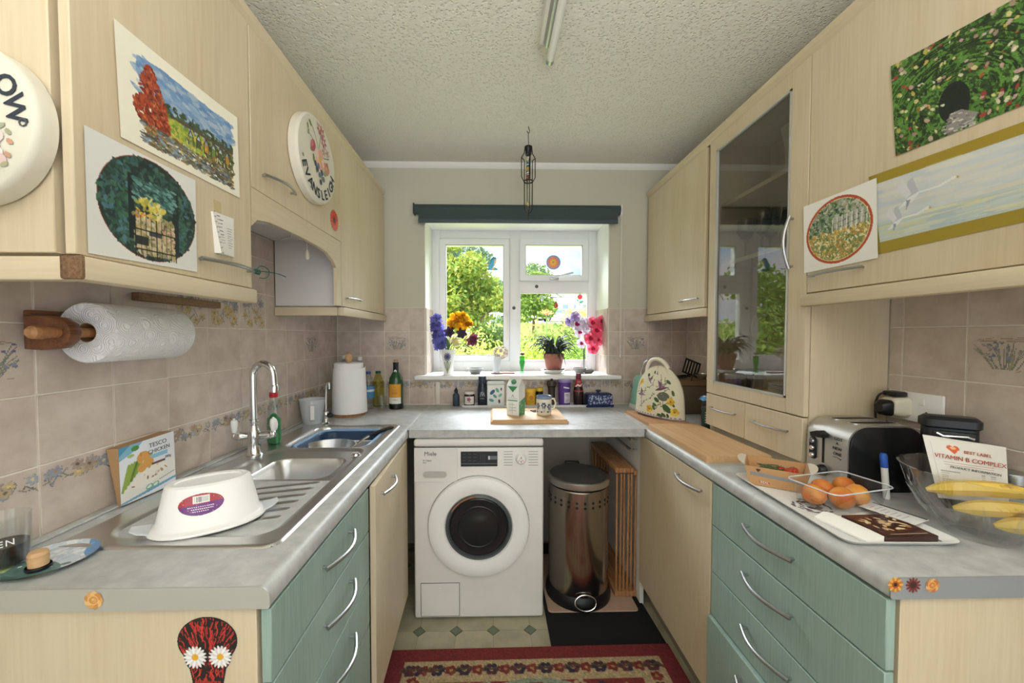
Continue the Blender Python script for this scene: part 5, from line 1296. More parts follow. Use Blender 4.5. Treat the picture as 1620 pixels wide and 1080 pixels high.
c = Cv(1.9, 70, None, 67); c.ell(.95, .5, .93, .48, 'a83238'); c.poly([(0, .55), (1.9, .42), (1.9, 1), (0, 1)], '6a2f7a'); c.dabs(160, lambda x, y: True, ['c04a4a', 'b53a58', '8a3a8a', '7a2f6a', 'd8c0d0'], .01, .03)
c.rect(.62, .12, 1.3, .44, 'e9e5e2')
for k in range(14): c.rect(.68+.042*k, .16, .68+.042*k+.02*c.r.random()+.006, .40, '3a3a3e')
for k, (y, x0, x1) in enumerate(((.58, .4, 1.45), (.68, .55, 1.4), (.78, .6, 1.25))):
    x = x0
    while x < x1: c.rect(x, y, x+.05, y+.055, 'eadfe6'); x += .085
c.cut(lambda X, Y: ((X-.95)/.93)**2+((Y-.5)/.48)**2 < 1)
def tub_wall(s, tt):
    x = -.012+(s-.5)*.082; z = .062-(tt-.5)*.046; f = (z-.014)/(hh-.026); k = -.015*f
    y = -(hy+k)*(1-abs(x/(hx+k))**2.25)**(1/2.25)-.0008; return (x, y, z)
sheet('label', c, tub_wall, t, 'print_gloss')
# ---- glass coaster with stopper, tumbler at the edge
t = thing('glass_plate', 'small round glass plate painted with a blue landscape on the worktop', 'plate', (.122, -1.674, ZT))
c = Cv(1, 90, 'c9d2da', 69); c.dabs(200, lambda x, y: y < .55, ['dfe4e8', 'b5c6d8', 'e8ecee', 'c2cfdc'], .03, .09)
c.poly([(.55, 0), (1, 0), (1, .5), (.8, .35)], '5f92c4'); c.dabs(60, lambda x, y: x > .6 and y < .45, ['4f86be', '7fa8d2', 'a9c4e0'], .02, .06)
c.ell(.42, .85, .5, .32, '5f7f7a'); c.dabs(80, lambda x, y: y > .6, ['4f7068', '6a8a84', '55787a'], .02, .06); c.ell(.1, .8, .14, .2, 'b9c78a')
for x, y in ((.3, .68), (.62, .74), (.7, .68)): c.ell(x, y, .02, .02, 'f2f2f0')
c.cut(lambda X, Y: (X-.5)**2+(Y-.5)**2 < .24)
bm = B(); lathe(bm, [(0, .001), (.055, 0), (.071, .006), (.073, .008), (.070, .0085), (.054, .004), (0, .004)], 48); mk('plate', bm, 'clear_glass', t)
sheet('painting', c, lambda s, tt: ((s-.5)*.138, (.5-tt)*.138, .0045+max(0, math.hypot(s-.5, tt-.5)-.4)*.045), t, 'print_gloss')
t = thing('stopper', 'turned wooden stopper with a black rim standing on the glass plate', 'stopper', (.134, -1.703, ZT+.0052))
bm = B(); lathe(bm, [(0, 0), (.017, 0), (.018, .003), (.017, .006)], 28); tag(mk('rim', bm, 'black_plastic', t), 'black ribbed rim')
bm = B(); lathe(bm, [(.0135, .006), (.0142, .02), (.0138, .024), (.0145, .026), (.012, .032), (0, .033)], 24); mk('plug', bm, 'oak_board', t)
t = thing('tumbler', 'glass tumbler with a dark drink at the end of the worktop', 'glass', (.055, -1.690, ZT))
bm = B(); lathe(bm, [(0, .001), (.032, 0), (.034, .004), (.0365, .098), (.035, .098), (.032, .010), (0, .008)], 36); mk('glass', bm, 'clear_glass', t)
bm = B(); lathe(bm, [(0, .010), (.0312, .0101), (.0325, .045), (0, .045)], 36); tag(mk('drink', bm, mat('dark_drink', '2a2320', .2), t), 'dark liquid')
for i, ch in enumerate('GLEN'):
    a = R(10+18*i); letters('lettering', ch, .016, Mface(.0368*math.sin(a), -.0368*math.cos(a), .055, (math.cos(a), math.sin(a), 0), (0, 0, 1)), 'ink_white', t)
# ---- wall-hung towel holder
a, b = U(36, 490, x=.010), U(108, 543, x=.010)
zc = 1.330; xc = .092; y0, y1 = -1.566, -1.345
t = thing('towel_holder', 'dark pine paper towel holder fixed to the tiled wall', 'holder', (.0085, -1.6, zc))
bm = B(); box(bm, .0085, .026, a.y, b.y, b.z, a.z, .003); mk('back_plate', bm, 'dark_pine', t, True)
bm = B(); prism(bm, [(.024, zc-.034), (.06, zc-.036), (.095, zc-.032), (.112, zc-.018), (.118, zc), (.112, zc+.018), (.095, zc+.030), (.06, zc+.034), (.024, zc+.036)], 'y', -1.622, -1.597, .004, 2); mk('arm', bm, 'dark_pine', t, True)
bm = B(); box(bm, .0085, .026, -1.34, -1.27, zc-.035, zc+.036, .003); mk('back_plate', bm, 'dark_pine', t, True)
bm = B(); prism(bm, [(.024, zc-.034), (.095, zc-.032), (.118, zc), (.095, zc+.030), (.024, zc+.036)], 'y', -1.335, -1.312, .004, 2); mk('arm', bm, 'dark_pine', t, True)
bm = B(); tube(bm, [(xc, -1.672, zc), (xc, -1.666, zc), (xc, -1.648, zc), (xc, -1.632, zc), (xc, -1.62, zc), (xc, -1.30, zc)], [.007, .0125, .0135, .011, .0105, .0105], 16); mk('dowel', bm, 'pine', t, True)
t = thing('paper_towel_roll', 'white embossed paper towel roll on the wall holder', 'paper towel', (xc, y0, zc))
bm = B(); MY_ = Matrix.Rotation(R(-90), 4, 'X'); lathe(bm, [(.021, 0), (.064, 0), (.066, .003), (.066, .218), (.064, .221), (.021, .221), (.021, 0)], 56, (0, 0, 0), M=MY_)
m, n, b_ = newmat('embossed'); b_.inputs['Base Color'].default_value = (*lin('f1f1f3'), 1); b_.inputs['Roughness'].default_value = .95
v = coords(n, (1, 1, 1), False); wv = N(n, 'ShaderNodeTexVoronoi', Scale=28.0); n.links.new(v, wv.inputs['Vector'])
ml = N(n, 'ShaderNodeMath', operation='MULTIPLY'); ml.inputs[1].default_value = 60; sn = N(n, 'ShaderNodeMath', operation='SINE'); n.links.new(wv.outputs['Distance'], ml.inputs[0]); n.links.new(ml.outputs[0], sn.inputs[0])
bp = N(n, 'ShaderNodeBump', Strength=.5, Distance=.002); n.links.new(sn.outputs[0], bp.inputs['Height']); n.links.new(bp.outputs['Normal'], b_.inputs['Normal'])
mk('roll', bm, 'embossed', t)
bm = B(); lathe(bm, [(.0205, .001), (.0212, .001), (.0212, .22), (.0195, .22), (.0195, .001), (.0205, .001)], 32, M=MY_); tag(mk('core', bm, 'card_brown', t), 'brown cardboard core')
# ================================================================== worktop below the window
def planar_board(name, label, x0, x1, y0, y1, z, h, m, bev, rot=0, slope=0):
    t = thing(name, label, 'chopping board', ((x0+x1)/2, (y0+y1)/2, z), rot)
    hx, hy = (x1-x0)/2, (y1-y0)/2
    bm = B(); loft(bm, [rr(0, 0, hx, hy, .008, 0), rr(0, 0, hx, hy, .008, h*.45), rr(0, 0, hx-slope, hy-slope, .008, h)]); mk('board', bm, m, t)
    return t
a, b = U(776, 671, z=ZT), U(901, 671, z=ZT); e = U(790, 645, z=ZT+.02)
planar_board('chopping_board', 'small thick wooden board under the milk carton and mug', a.x, b.x, a.y, e.y, ZT, .02, 'oak_board_x', 0, 0, .010)
ZB = ZT+.0202
# milk carton
p = U(815, 657, z=ZB)
t = thing('milk_carton', 'white and green milk carton with gable top on the small board', 'carton', (p.x+.005, p.y+.03, ZB), R(-30))
w, hh = .036, .155
mat('carton_white', 'e9ece8', .5); mat('carton_green', '3f8a5a', .5)
bm = B(); box(bm, -w, w, -w, w, 0, hh, .001, 1); mk('carton', bm, 'carton_white', t)
bm = B(); V = [bm.verts.new(q) for q in ((-w, -w, hh), (w, -w, hh), (w, w, hh), (-w, w, hh), (-w, 0, hh+.032), (w, 0, hh+.032))]
for q in ((0, 1, 5, 4), (2, 3, 4, 5), (1, 2, 5), (3, 0, 4)): bm.faces.new([V[k] for k in q])
mk('gable', bm, 'carton_white', t, smooth=0)
bm = B(); box(bm, -w, w, -.002, .002, hh+.030, hh+.046); mk('fin', bm, 'carton_white', t)
def carton_face(seed, green):
    c = Cv(.072/.155, 110, 'e9ece8', seed)
    if green: c.poly([(0, .55), (.47, .42), (.47, 1), (0, 1)], '4a9466'); c.dabs(60, lambda x, y: y > .5, ['5aa877', '3f8458', 'dfe8e0'], .01, .03)
    else:
        c.poly([(.05, .02), (.42, .02), (.24, .22)], '3f8a5a'); c.line([(.2, .38), (.24, .30), (.28, .38)], .014, '4a6a55')
        c.rect(.05, .48, .42, .52, '3f8a5a')
        for k in range(7): c.rect(.08, .58+.05*k, .18+.2*c.r.random(), .595+.05*k, '9aa5a0')
        c.rect(.07, .57, .075, .95, '9aa5a0'); c.rect(.22, .57, .225, .95, '9aa5a0'); c.line([(.08, .42), (.4, .42)], .012, '77857c')
    return c
sheet('front_print', carton_face(71, False), facing(0, -w-.0004, hh/2, .070, .153), t)
sheet('side_print', carton_face(72, True), lambda s, tt: (w+.0004, -w+.001+.070*s, .154-.153*tt), t)
bm = B(); lathe(bm, [(.012, 0), (.013, .002), (.013, .012), (.011, .014), (0, .014)], 18, M=Matrix.Translation((0, -.018, hh+.014)) @ Matrix.Rotation(R(42), 4, 'X')); mk('cap', bm, 'carton_green', t)
# mug
p = U(862, 658, z=ZB)
t = thing('mug', 'cream mug with blue rim and blue flower pattern on the small board', 'mug', (p.x, p.y+.04, ZB), R(0))
r_ = .040; mat('cream_glaze', 'e6e0cf', .25); mat('blue_grey_glaze', '7d8aa3', .25)
bm = B(); lathe(bm, [(0, .002), (.034, 0), (r_-.002, .004), (r_, .010), (r_, .085)], 36); mk('body', bm, 'cream_glaze', t)
bm = B(); lathe(bm, [(r_, .085), (r_+.0004, .088), (r_+.0004, .098), (r_-.001, .100), (r_-.004, .098), (r_-.004, .01), (0, .008)], 36); mk('rim', bm, 'blue_grey_glaze', t)
bm = B(); tube(bm, [(r_-.002, .01, .082), (r_+.018, .02, .08), (r_+.026, .022, .055), (r_+.016, .02, .028), (r_-.002, .01, .022)], .005, 10); mk('handle', bm, 'cream_glaze', t)
c = Cv(1.9, 50, None, 73)
for x, y in ((.35, .45), (.95, .4), (1.5, .5)): c.flower(x, y, .24, ['5a688c', '47557a', '7c89a6'], 'd8c890', 6, .6)
for k in range(16): x = c.r.uniform(.1, 1.8); c.line([(x, .9), (x+c.r.uniform(-.15, .15), .55)], .03, c.r.choice(['8a9a72', '6b7c8a', 'a8985a']))
for x in (.3, .75, 1.35): c.ell(x, .88, .1, .06, '3b4668')
sheet('pattern', c, wrap(r_+.0004, r_+.0004, .012, .082, -1.5, 1.2), t)
# peeler
p = U(842, 650, z=ZB); t = thing('scissors', 'small open scissors lying on the board beside the mug', 'scissors', (p.x-.01, p.y, ZB), R(-25))
for s_ in (-1, 1):
    bm = B(); loft(bm, [[Vector((0, s_*.002-.003, 0)), Vector((0, s_*.002+.003, 0)), Vector((0, s_*.002+.003, .002)), Vector((0, s_*.002-.003, .002))], [Vector((-.05, s_*.012-.001, 0)), Vector((-.05, s_*.012+.001, 0)), Vector((-.05, s_*.012+.001, .002)), Vector((-.05, s_*.012-.001, .002))]]); mk('blade', bm, 'steel', t)
    bm = B(); tube(bm, [(.03+.014*math.cos(k/8*6.28), s_*.012+.009*math.sin(k/8*6.28), .003) for k in range(9)], .0028, 6); tube(bm, [(0, 0, .003), (.018, s_*.006, .003)], .003, 6); mk('grip', bm, 'dark_grey', t)
# tray with jars
y0, y1 = -.112, -.016
xa, xb = U(729, 643, z=ZT).x, U(932, 643, z=ZT).x
t = thing('tray', 'long white tray carrying jars and bottles below the window sill', 'tray', ((xa+xb)/2, (y0+y1)/2, ZT))
hx, hy = (xb-xa)/2, (y1-y0)/2
bm = B(); loft(bm, [rr(0, 0, hx-.012, hy-.006, .01, 0), rr(0, 0, hx, hy, .012, .014), rr(0, 0, hx-.003, hy-.003, .01, .014), rr(0, 0, hx-.014, hy-.008, .01, .004)]); mk('dish', bm, 'white_plastic', t)
ZJ = ZT+.0045; YJ = -.064
def at_(u, y=YJ): return U(u, 600, y=y).x
# jam jar
t = thing('jam_jar', 'small jam jar with pale lid and printed label on the tray', 'jar', (at_(742.5), YJ, ZJ))
bm = B(); lathe(bm, [(0, 0), (.030, 0), (.033, .004), (.033, .062), (.029, .072)], 28); mk('jar', bm, mat('jam', '3c2420', .15), t)
bm = B(); lathe(bm, [(.031, .072), (.034, .074), (.034, .088), (.032, .090), (0, .090)], 28); mk('lid', bm, mat('pale_lid', 'd8d0c8', .4), t)
c = Cv(1.5, 40, 'e2ddd8', 75); c.flower(.75, .4, .3, ['9a4a72', 'b06a8c'], '6a3050', 5, .7); c.rect(.4, .75, 1.1, .8, '6a6064')
sheet('label', c, wrap(.0334, .0334, .012, .06, -1, 1), t)
# tall dark bottle
t = thing('oil_bottle', 'tall dark blue bottle with pale script on the tray', 'bottle', (at_(763), YJ+.006, ZJ))
bm = B(); lathe(bm, [(0, 0), (.026, 0), (.029, .004), (.030, .10), (.025, .13), (.022, .14)], 28); mk('bottle', bm, mat('blue_black', '27323e', .2), t)
bm = B(); lathe(bm, [(.023, .138), (.0245, .14), (.024, .178), (.022, .181), (0, .181)], 24); mk('cap', bm, mat('cap_slate', '2f3f50', .4), t)
c = Cv(.8, 50, None, 76); c.line([(.2, .7), (.3, .2), (.45, .65), (.55, .3), (.68, .7)], .05, 'aeb6bc'); c.ell(.4, .2, .1, .08, 'aeb6bc'); c.line([(.2, .9), (.6, .9)], .04, 'aeb6bc')
sheet('script_print', c, wrap(.0305, .0295, .04, .10, -.8, .8), t)
# leaf tin
t = thing('storage_tin', 'white tin with teal leaf pattern on the tray', 'tin', (at_(784.5), YJ+.004, ZJ), R(-3))
bm = B(); box(bm, -.054, .054, -.026, .026, 0, .132, .008, 3); mk('tin', bm, 'white_plastic', t)
bm = B(); box(bm, -.056, .056, -.028, .028, .132, .152, .007, 3); mk('lid', bm, mat('tin_lid', 'd3dcdc', .35), t)
c = Cv(.83, 80, 'e6e8e6', 77)
for x, y, q, cl in ((.25, .35, .16, '2f5a8a'), (.5, .25, .13, '6fb0a0'), (.38, .55, .12, '4f9a94'), (.65, .5, .12, '7dbcae'), (.2, .75, .13, '4fa0a4'), (.6, .8, .1, '5a3f48'), (.7, .2, .08, '3a6a94')):
    c.ell(x, y, q, q*.55, cl, c.r.uniform(0, 3)); c.line([(x-q*.8, y), (x+q*.8, y)], .012, 'cfe0dc')
sheet('leaf_print', c, facing(0, -.0265, .066, .098, .124), t)
# yellow tin
t = thing('mustard_tin', 'round yellow tin with yellow lid on the tray', 'tin', (at_(839.5), YJ-.012, ZJ))
mat('yellow_tin', 'd8a92c', .35); bm = B(); lathe(bm, [(0, 0), (.029, 0), (.030, .002), (.030, .084), (.029, .086)], 28); mk('tin', bm, 'yellow_tin', t)
bm = B(); lathe(bm, [(.030, .084), (.032, .086), (.032, .104), (.030, .106), (0, .106)], 28); mk('lid', bm, mat('yellow_lid', 'e0b83a', .35), t)
c = Cv(1.1, 40, 'd8a92c', 78); c.ell(.55, .4, .28, .2, 'b5802a'); c.rect(.2, .66, .9, .72, 'a87a2a'); c.rect(.3, .8, .8, .85, 'a87a2a'); sheet('label', c, wrap(.0304, .0304, .01, .08, -.9, .9), t)
t = thing('storage_tin', 'small round tin with black side and yellow lid behind the mug', 'tin', (at_(854), -.043, ZJ))
bm = B(); lathe(bm, [(0, 0), (.022, 0), (.023, .002), (.023, .088)], 24); mk('tin', bm, 'black_plastic', t)
bm = B(); lathe(bm, [(.023, .086), (.025, .088), (.025, .105), (0, .106)], 24); mk('lid', bm, 'yellow_lid', t)
# pepper mill
t = thing('pepper_mill', 'dark wooden pepper mill on the tray', 'pepper mill', (at_(873), YJ+.006, ZJ))
mat('dark_wood', '3d342e', .4); bm = B(); lathe(bm, [(0, 0), (.029, 0), (.030, .01), (.024, .03), (.020, .07), (.022, .105), (.026, .115)], 24); mk('body', bm, 'dark_wood', t)
bm = B(); lathe(bm, [(.020, .116), (.028, .120), (.030, .135), (.024, .150), (.010, .155), (.007, .158), (.009, .164), (0, .167)], 24); mk('cap', bm, 'dark_wood', t)
# purple tub
t = thing('drink_tub', 'purple drinking-chocolate tub with white label on the tray', 'tub', (at_(893), YJ, ZJ))
mat('purple', '5a3a8a', .35); bm = B(); lathe(bm, [(0, 0), (.033, 0), (.035, .004), (.038, .14), (.037, .144)], 30); mk('tub', bm, 'purple', t)
bm = B(); lathe(bm, [(.038, .143), (.0405, .146), (.040, .160), (.036, .163), (0, .162)], 30); mk('lid', bm, mat('lilac_lid', '8f7fb5', .4), t)
c = Cv(.9, 60, '5a3a8a', 79); c.rect(.2, .45, .9, .95, 'd8d2e0'); c.line([(.15, .2), (.7, .25)], .06, 'e8e4f0')
for k in range(6): c.rect(.28, .52+.07*k, .6+.2*c.r.random(), .545+.07*k, '77708a')
sheet('label', c, wrap(.0360, .0385, .012, .14, -.5, 1.0), t)
# sauce bottle
t = thing('sauce_bottle', 'dark sauce bottle with red neck label on the tray', 'bottle', (at_(914.5), YJ-.012, ZJ))
bm = B(); lathe(bm, [(0, 0), (.027, 0), (.030, .004), (.031, .085), (.026, .115), (.017, .145), (.014, .17)], 28); mk('bottle', bm, mat('sauce', '2a1a1c', .12), t)
bm = B(); lathe(bm, [(.0145, .168), (.016, .17), (.016, .195), (.014, .198), (0, .198)], 20); mk('cap', bm, mat('maroon', '6a2a34', .4), t)
c = Cv(1.1, 44, 'a3283a', 80); c.line([(.15, .6), (.4, .45), (.6, .55), (.95, .4)], .11, 'e6dcd8'); c.rect(.3, .2, .8, .25, 'd8a0a0'); sheet('label', c, wrap(.0305, .0165, .088, .165, -1.3, 1.3), t)
# butter dish
t = thing('butter_dish', 'navy blue butter dish with white flower pattern and knob', 'butter dish', (U(946, 640, y=-.07).x, -.072, ZT), R(4))
mat('navy_glaze', '25315f', .25); bm = B(); loft(bm, [rr(0, 0, .085, .045, .01, 0), rr(0, 0, .088, .048, .012, .012), rr(0, 0, .08, .04, .012, .012)]); mk('dish', bm, 'navy_glaze', t)
bm = B(); loft(bm, [rr(0, 0, .080, .041, .01, .0125), rr(0, 0, .078, .039, .01, .075), rr(0, 0, .070, .032, .01, .082), rr(0, 0, .05, .02, .01, .083)]); cv = mk('cover', bm, 'navy_glaze', t)
bm = B(); lathe(bm, [(.008, .082), (.007, .088), (.016, .094), (.016, .100), (0, .104)], 18); mk('knob', bm, 'navy_glaze', cv)
c = Cv(2.4, 44, '25315f', 81)
for k in range(70): x, y = c.r.uniform(.03, 2.37), c.r.uniform(.05, .95); c.flower(x, y, c.r.uniform(.05, .085), 'b9c2dc', '25315f', 5, .6)
c.dabs(120, None, ['8f9cc4', '5a6a9c', 'cdd4e6'], .012, .03)
sheet('flower_print', c, lambda s, tt: (-.076+.152*s, -.0415+.0018*(1-tt), .074-.060*tt), cv)
# small dark bottle on the left
t = thing('dropper_bottle', 'tiny dark bottle standing by the tiles left of the tray', 'bottle', (at_(721.5, -.045), -.045, ZT))
bm = B(); lathe(bm, [(0, 0), (.019, 0), (.021, .003), (.021, .068), (.010, .080), (.009, .084)], 22); mk('bottle', bm, mat('slate_glass', '3b4656', .2), t)
bm = B(); lathe(bm, [(.0105, .082), (.011, .084), (.011, .100), (.006, .104), (.005, .112), (0, .113)], 18); mk('cap', bm, 'black_plastic', t)
# cable trunking on the tiles
t = thing('cable_trunking', 'short white cable trunking on the tiles below the sill', 'trunking', (U(693, 620, y=-.009).x, -.0082, .9))
bm = B(); box(bm, -.014, .014, -.012, 0, -.01, .135, .002); mk('cover', bm, mat('trunk', 'd9cfc4', .5), t)

# ================================================================== window sill
ZW = OZ0+.0005
def sx_(u, y): return U(u, 560, y=y).x
def px_at(y): return (y-CY)/F
def petal(bm, M, L, W, cup=.2, n=5):
    P = []
    for i in range(n+1):
        s = i/n; w = W*math.sin(math.pi*min(1, s*.92+.06))**.7; z = cup*L*s*s
        P.append((Vector((L*s, -w, z+.25*cup*W)), Vector((L*s, 0, z-.1*cup*W)), Vector((L*s, w, z+.25*cup*W))))
    V = [[bm.verts.new(M @ q) for q in row] for row in P]
    for a, b in zip(V, V[1:]):
        for k in range(2): bm.faces.new((a[k], a[k+1], b[k+1], b[k]))
def bloom(bm, c, nrm, r, n=5, cup=.3, W=.5):
    z = Vector(nrm).normalized(); x = z.orthogonal().normalized(); y = z.cross(x)
    for k in range(n):
        a = 2*math.pi*k/n; d = x*math.cos(a)+y*math.sin(a); e = z.cross(d)
        M = Matrix(((d.x, e.x, z.x, c[0]), (d.y, e.y, z.y, c[1]), (d.z, e.z, z.z, c[2]), (0, 0, 0, 1))); petal(bm, M, r, r*W, cup)
def leaf(bm, p0, p1, p2, w, n=7):
    C = bez(p0, p1, p2, n); V = []
    for i, q in enumerate(C):
        t = (C[min(i+1, n)]-C[max(i-1, 0)]).normalized(); s = t.cross(Vector((0, 0, 1)));
        s = s.normalized() if s.length > .01 else Vector((1, 0, 0)); ww = w*math.sin(math.pi*min(.98, i/n*.9+.1))
        V.append([bm.verts.new(q-s*ww), bm.verts.new(q+Vector((0, 0, -.15*ww))), bm.verts.new(q+s*ww)])
    for a, b in zip(V, V[1:]):
        for k in range(2): bm.faces.new((a[k], a[k+1], b[k+1], b[k]))
rnd = random.Random(5)
mats_f = {}
for nm, col in (('hyacinth', '7f7fcc'), ('hyacinth_d', '6060ac'), ('yolk', 'f2c62e'), ('yolk_d', 'c98a22'), ('ivory', 'ece2b0'), ('plum', '6a3048'), ('aubergine', '3a2f45'), ('orchid_pink', 'e8708f'), ('orchid_deep', 'b02f58'), ('orchid_white', 'e2dbe6'), ('orchid_lilac', 'b9a6cf'), ('dried', 'cdbfae'), ('lily', 'e08a4a'), ('leaf_bright', 'a3bf5c'), ('leaf_yellow', 'c9cc66'), ('leaf_mid', '8fac5c'), ('leaf_far', '86a472'), ('leaf_olive', 'b2bd72')):
    mats_f[nm] = petalmat(nm, col, .45)
# vase with silk flowers
YS = -.002
k_ = px_at(YS)
t = thing('flower_vase', 'white vase with blue flower motif on the window sill', 'vase', (sx_(709, YS), YS, ZW))
bm = B(); lathe(bm, [(0, .003), (.030, 0), (.031, .004), (.034, .08), (.047, .158), (.045, .158), (.031, .08), (.026, .008), (0, .008)], 30); mk('vase', bm, 'white_plastic', t)
c = Cv(.55, 90, None, 83)
for k in range(12): a = 2*math.pi*k/12; c.ell(.27+.11*math.cos(a), .26+.11*math.sin(a), .1, .028, '5a5f8a', a)
c.ell(.27, .26, .05, .05, '3a3a5c')
for x in (.2, .27, .34): c.line([(.27, .98), (x, .6), (.27, .36)], .03, '8f9a74')
for x in (.14, .4): c.line([(.26, .98), (x, .7), (x+(x-.27)*.3, .5)], .05, 'a3ad86')
sheet('flower_motif', c, wrap(.0322, .0465, .01, .15, -.75, .75), t)
def up_stem(bm, e, r=.002): tube(bm, bez((0, 0, .02), (e[0]*.15, e[1]*.1, .12), e, 6), r, 5)
def bq(dx, dz): return (dx*k_, rnd.uniform(-.03, .03), dz*k_)
B0 = 590  # sill line in the photograph at the vase
fl = thing('silk_flowers', 'bunch of purple, yellow and cream flowers in the white vase', 'flowers', (sx_(709, YS), YS, ZW))
bm = B(); bm2 = B()
for k in range(110):
    tt = rnd.random(); px = -11-9*tt+rnd.uniform(-9, 9)*(1-.4*tt); py = 42+50*tt
    bloom(bm if k % 3 else bm2, bq(px, py), (rnd.uniform(-.6, .6), -1, rnd.uniform(-.2, .8)), .02, 6, .15, .30)
tag(mk('hyacinth_heads', bm, 'hyacinth', fl), 'violet blue hyacinth florets', kind='stuff'); tag(mk('hyacinth_heads', bm2, 'hyacinth_d', fl), kind='stuff')
bm = B(); bm2 = B()
for k in range(54):
    a = rnd.uniform(0, 6.28); q = math.sqrt(rnd.random()); bloom(bm if k % 3 else bm2, bq(19+17*q*math.cos(a), 83+14*q*math.sin(a)), (rnd.uniform(-.5, .5), -1, rnd.uniform(-.2, .9)), .02, 5, .5, .6)
tag(mk('yellow_heads', bm, 'yolk', fl), 'bright yellow blooms', kind='stuff'); tag(mk('yellow_heads', bm2, 'yolk_d', fl), kind='stuff')
for px, py, mm, r_ in ((8, 55, 'ivory', .04), (14, 51, 'ivory', .034), (28, 62, 'ivory', .03), (38, 53, 'plum', .036), (41, 58, 'plum', .03), (3, 67, 'aubergine', .036), (22, 65, 'aubergine', .036)):
    bm = B(); bloom(bm, bq(px, py), (rnd.uniform(-.3, .3), -1, .2), r_, 6, .3, .38); mk('bloom', bm, mm, fl)
for px, py in ((-29, 52), (-24, 45), (44, 48), (36, 42), (18, 46), (-16, 44), (6, 44), (30, 48), (10, 66), (26, 58), (-4, 58), (14, 54), (34, 66), (0, 50)):
    bm = B(); leaf(bm, (0, 0, .15), (px*.4*k_, rnd.uniform(-.02, .02), (py+6)*k_), (px*k_, rnd.uniform(-.03, .03), py*k_), .013); mk('leaf', bm, 'stem_green', fl)
for px, py in ((-14, 60), (-8, 60), (10, 70), (20, 75), (30, 60), (2, 60)):
    bm = B(); up_stem(bm, bq(px, py)); mk('stem', bm, 'stem_green', fl)
# pottery bowls
mat('pottery', '8f8d8c', .6, noise=(40, .15))
for u, y, r_, lb in ((752, .06, .052, 'shallow grey pottery bowl on the sill beside the flower vase'), (917, .08, .044, 'shallow grey pottery bowl on the sill below the orchid')):
    t = thing('pottery_bowl', lb, 'bowl', (sx_(u, y), y, ZW))
    bm = B(); lathe(bm, [(0, .003), (r_*.55, 0), (r_*.62, .004), (r_*.95, .028), (r_, .034), (r_*.93, .035), (r_*.6, .010), (0, .008)], 32); mk('bowl', bm, 'pottery', t)
# slate and dried flower vase
t = thing('slate_slip', 'thin red-brown slate strip lying on the sill', 'slate', (sx_(795, .05), .05, ZW), R(3))
bm = B(); box(bm, -.075, .078, -.017, .017, 0, .007, .002); mk('strip', bm, 'red_brown', t)
t = thing('dried_flower_vase', 'slim leaning glass vase with dried flowers on the slate strip', 'vase', (sx_(785, .05), .05, ZW+.0075))
bm = B(); lathe(bm, [(0, .0), (.021, 0), (.022, .004), (.024, .105), (.0225, .105), (.019, .006), (0, .006)], 24, M=Matrix.Rotation(R(6), 4, 'Y')); mk('vase', bm, 'frosted_plastic', t)
bm = B()
for k in range(9): a = k*.7; tube(bm, [(.008*math.cos(a), .008*math.sin(a), .008), (.013+.010*math.cos(a), .010*math.sin(a), .11)], .003, 5)
tag(mk('stems', bm, 'card_brown', t), kind='stuff')
bm = B()
for k in range(60):
    v_ = Vector((rnd.gauss(0, 1), rnd.gauss(0, 1), rnd.gauss(0, 1))).normalized(); cpt = Vector((.03, 0, .13))+Vector((v_.x*.042, v_.y*.03, v_.z*.036)); bloom(bm, cpt, v_, .012, 4, .5, .4)
tag(mk('dried_heads', bm, 'dried', t), kind='stuff')
# green glass vial
t = thing('glass_vial', 'small green glass vial on the window sill', 'vase', (sx_(826, .10), .10, ZW))
bm = B(); lathe(bm, [(0, 0), (.014, 0), (.016, .003), (.009, .012), (.012, .035), (.019, .07), (.016, .085), (.017, .11), (.0155, .11), (.014, .085), (.017, .07), (.010, .036), (0, .02)], 22); mk('vial', bm, glass('green_glass', (.45, .82, .5), .9, 0, 1.5), t)
bm = B(); tube(bm, [(0, 0, .02), (.001, 0, .12)], .0015, 5); mk('stem', bm, 'stem_green', t)
bm = B(); bloom(bm, (.001, 0, .118), (0, -.4, 1), .016, 6, .6, .5); mk('bloom', bm, 'plum', t)
# aloe pot
YA = .10; xa = sx_(876, YA)
t = thing('plant_saucer', 'white saucer with pebbles under the terracotta pot', 'saucer', (xa-.005, YA, ZW))
bm = B(); lathe(bm, [(0, .002), (.05, 0), (.056, .004), (.082, .022), (.080, .0235), (.054, .009), (0, .008)], 36); mk('saucer', bm, 'white_plastic', t)
mat('pebble', '77726e', .6, noise=(40, .25))
for k, (a, r_) in enumerate(((-.6, .068), (-1.1, .07), (-1.6, .069), (-2.1, .068), (-2.6, .066), (0, .066))):
    bm = B(); lathe(bm, [(0, -.007), (.008, -.005), (.011, 0), (.008, .005), (0, .007)], 10, (r_*math.cos(a), r_*math.sin(a), .0245)); mk('pebble', bm, 'pebble', t)
t = thing('potted_aloe', 'dark spiky aloe in a terracotta pot on the sill', 'plant', (xa, YA, ZW+.009))
bm = B(); lathe(bm, [(0, 0), (.044, 0), (.046, .004), (.062, .085), (.066, .088), (.070, .118), (.066, .120), (.062, .112), (.058, .095), (0, .09)], 36); mk('pot', bm, 'terracotta', t)
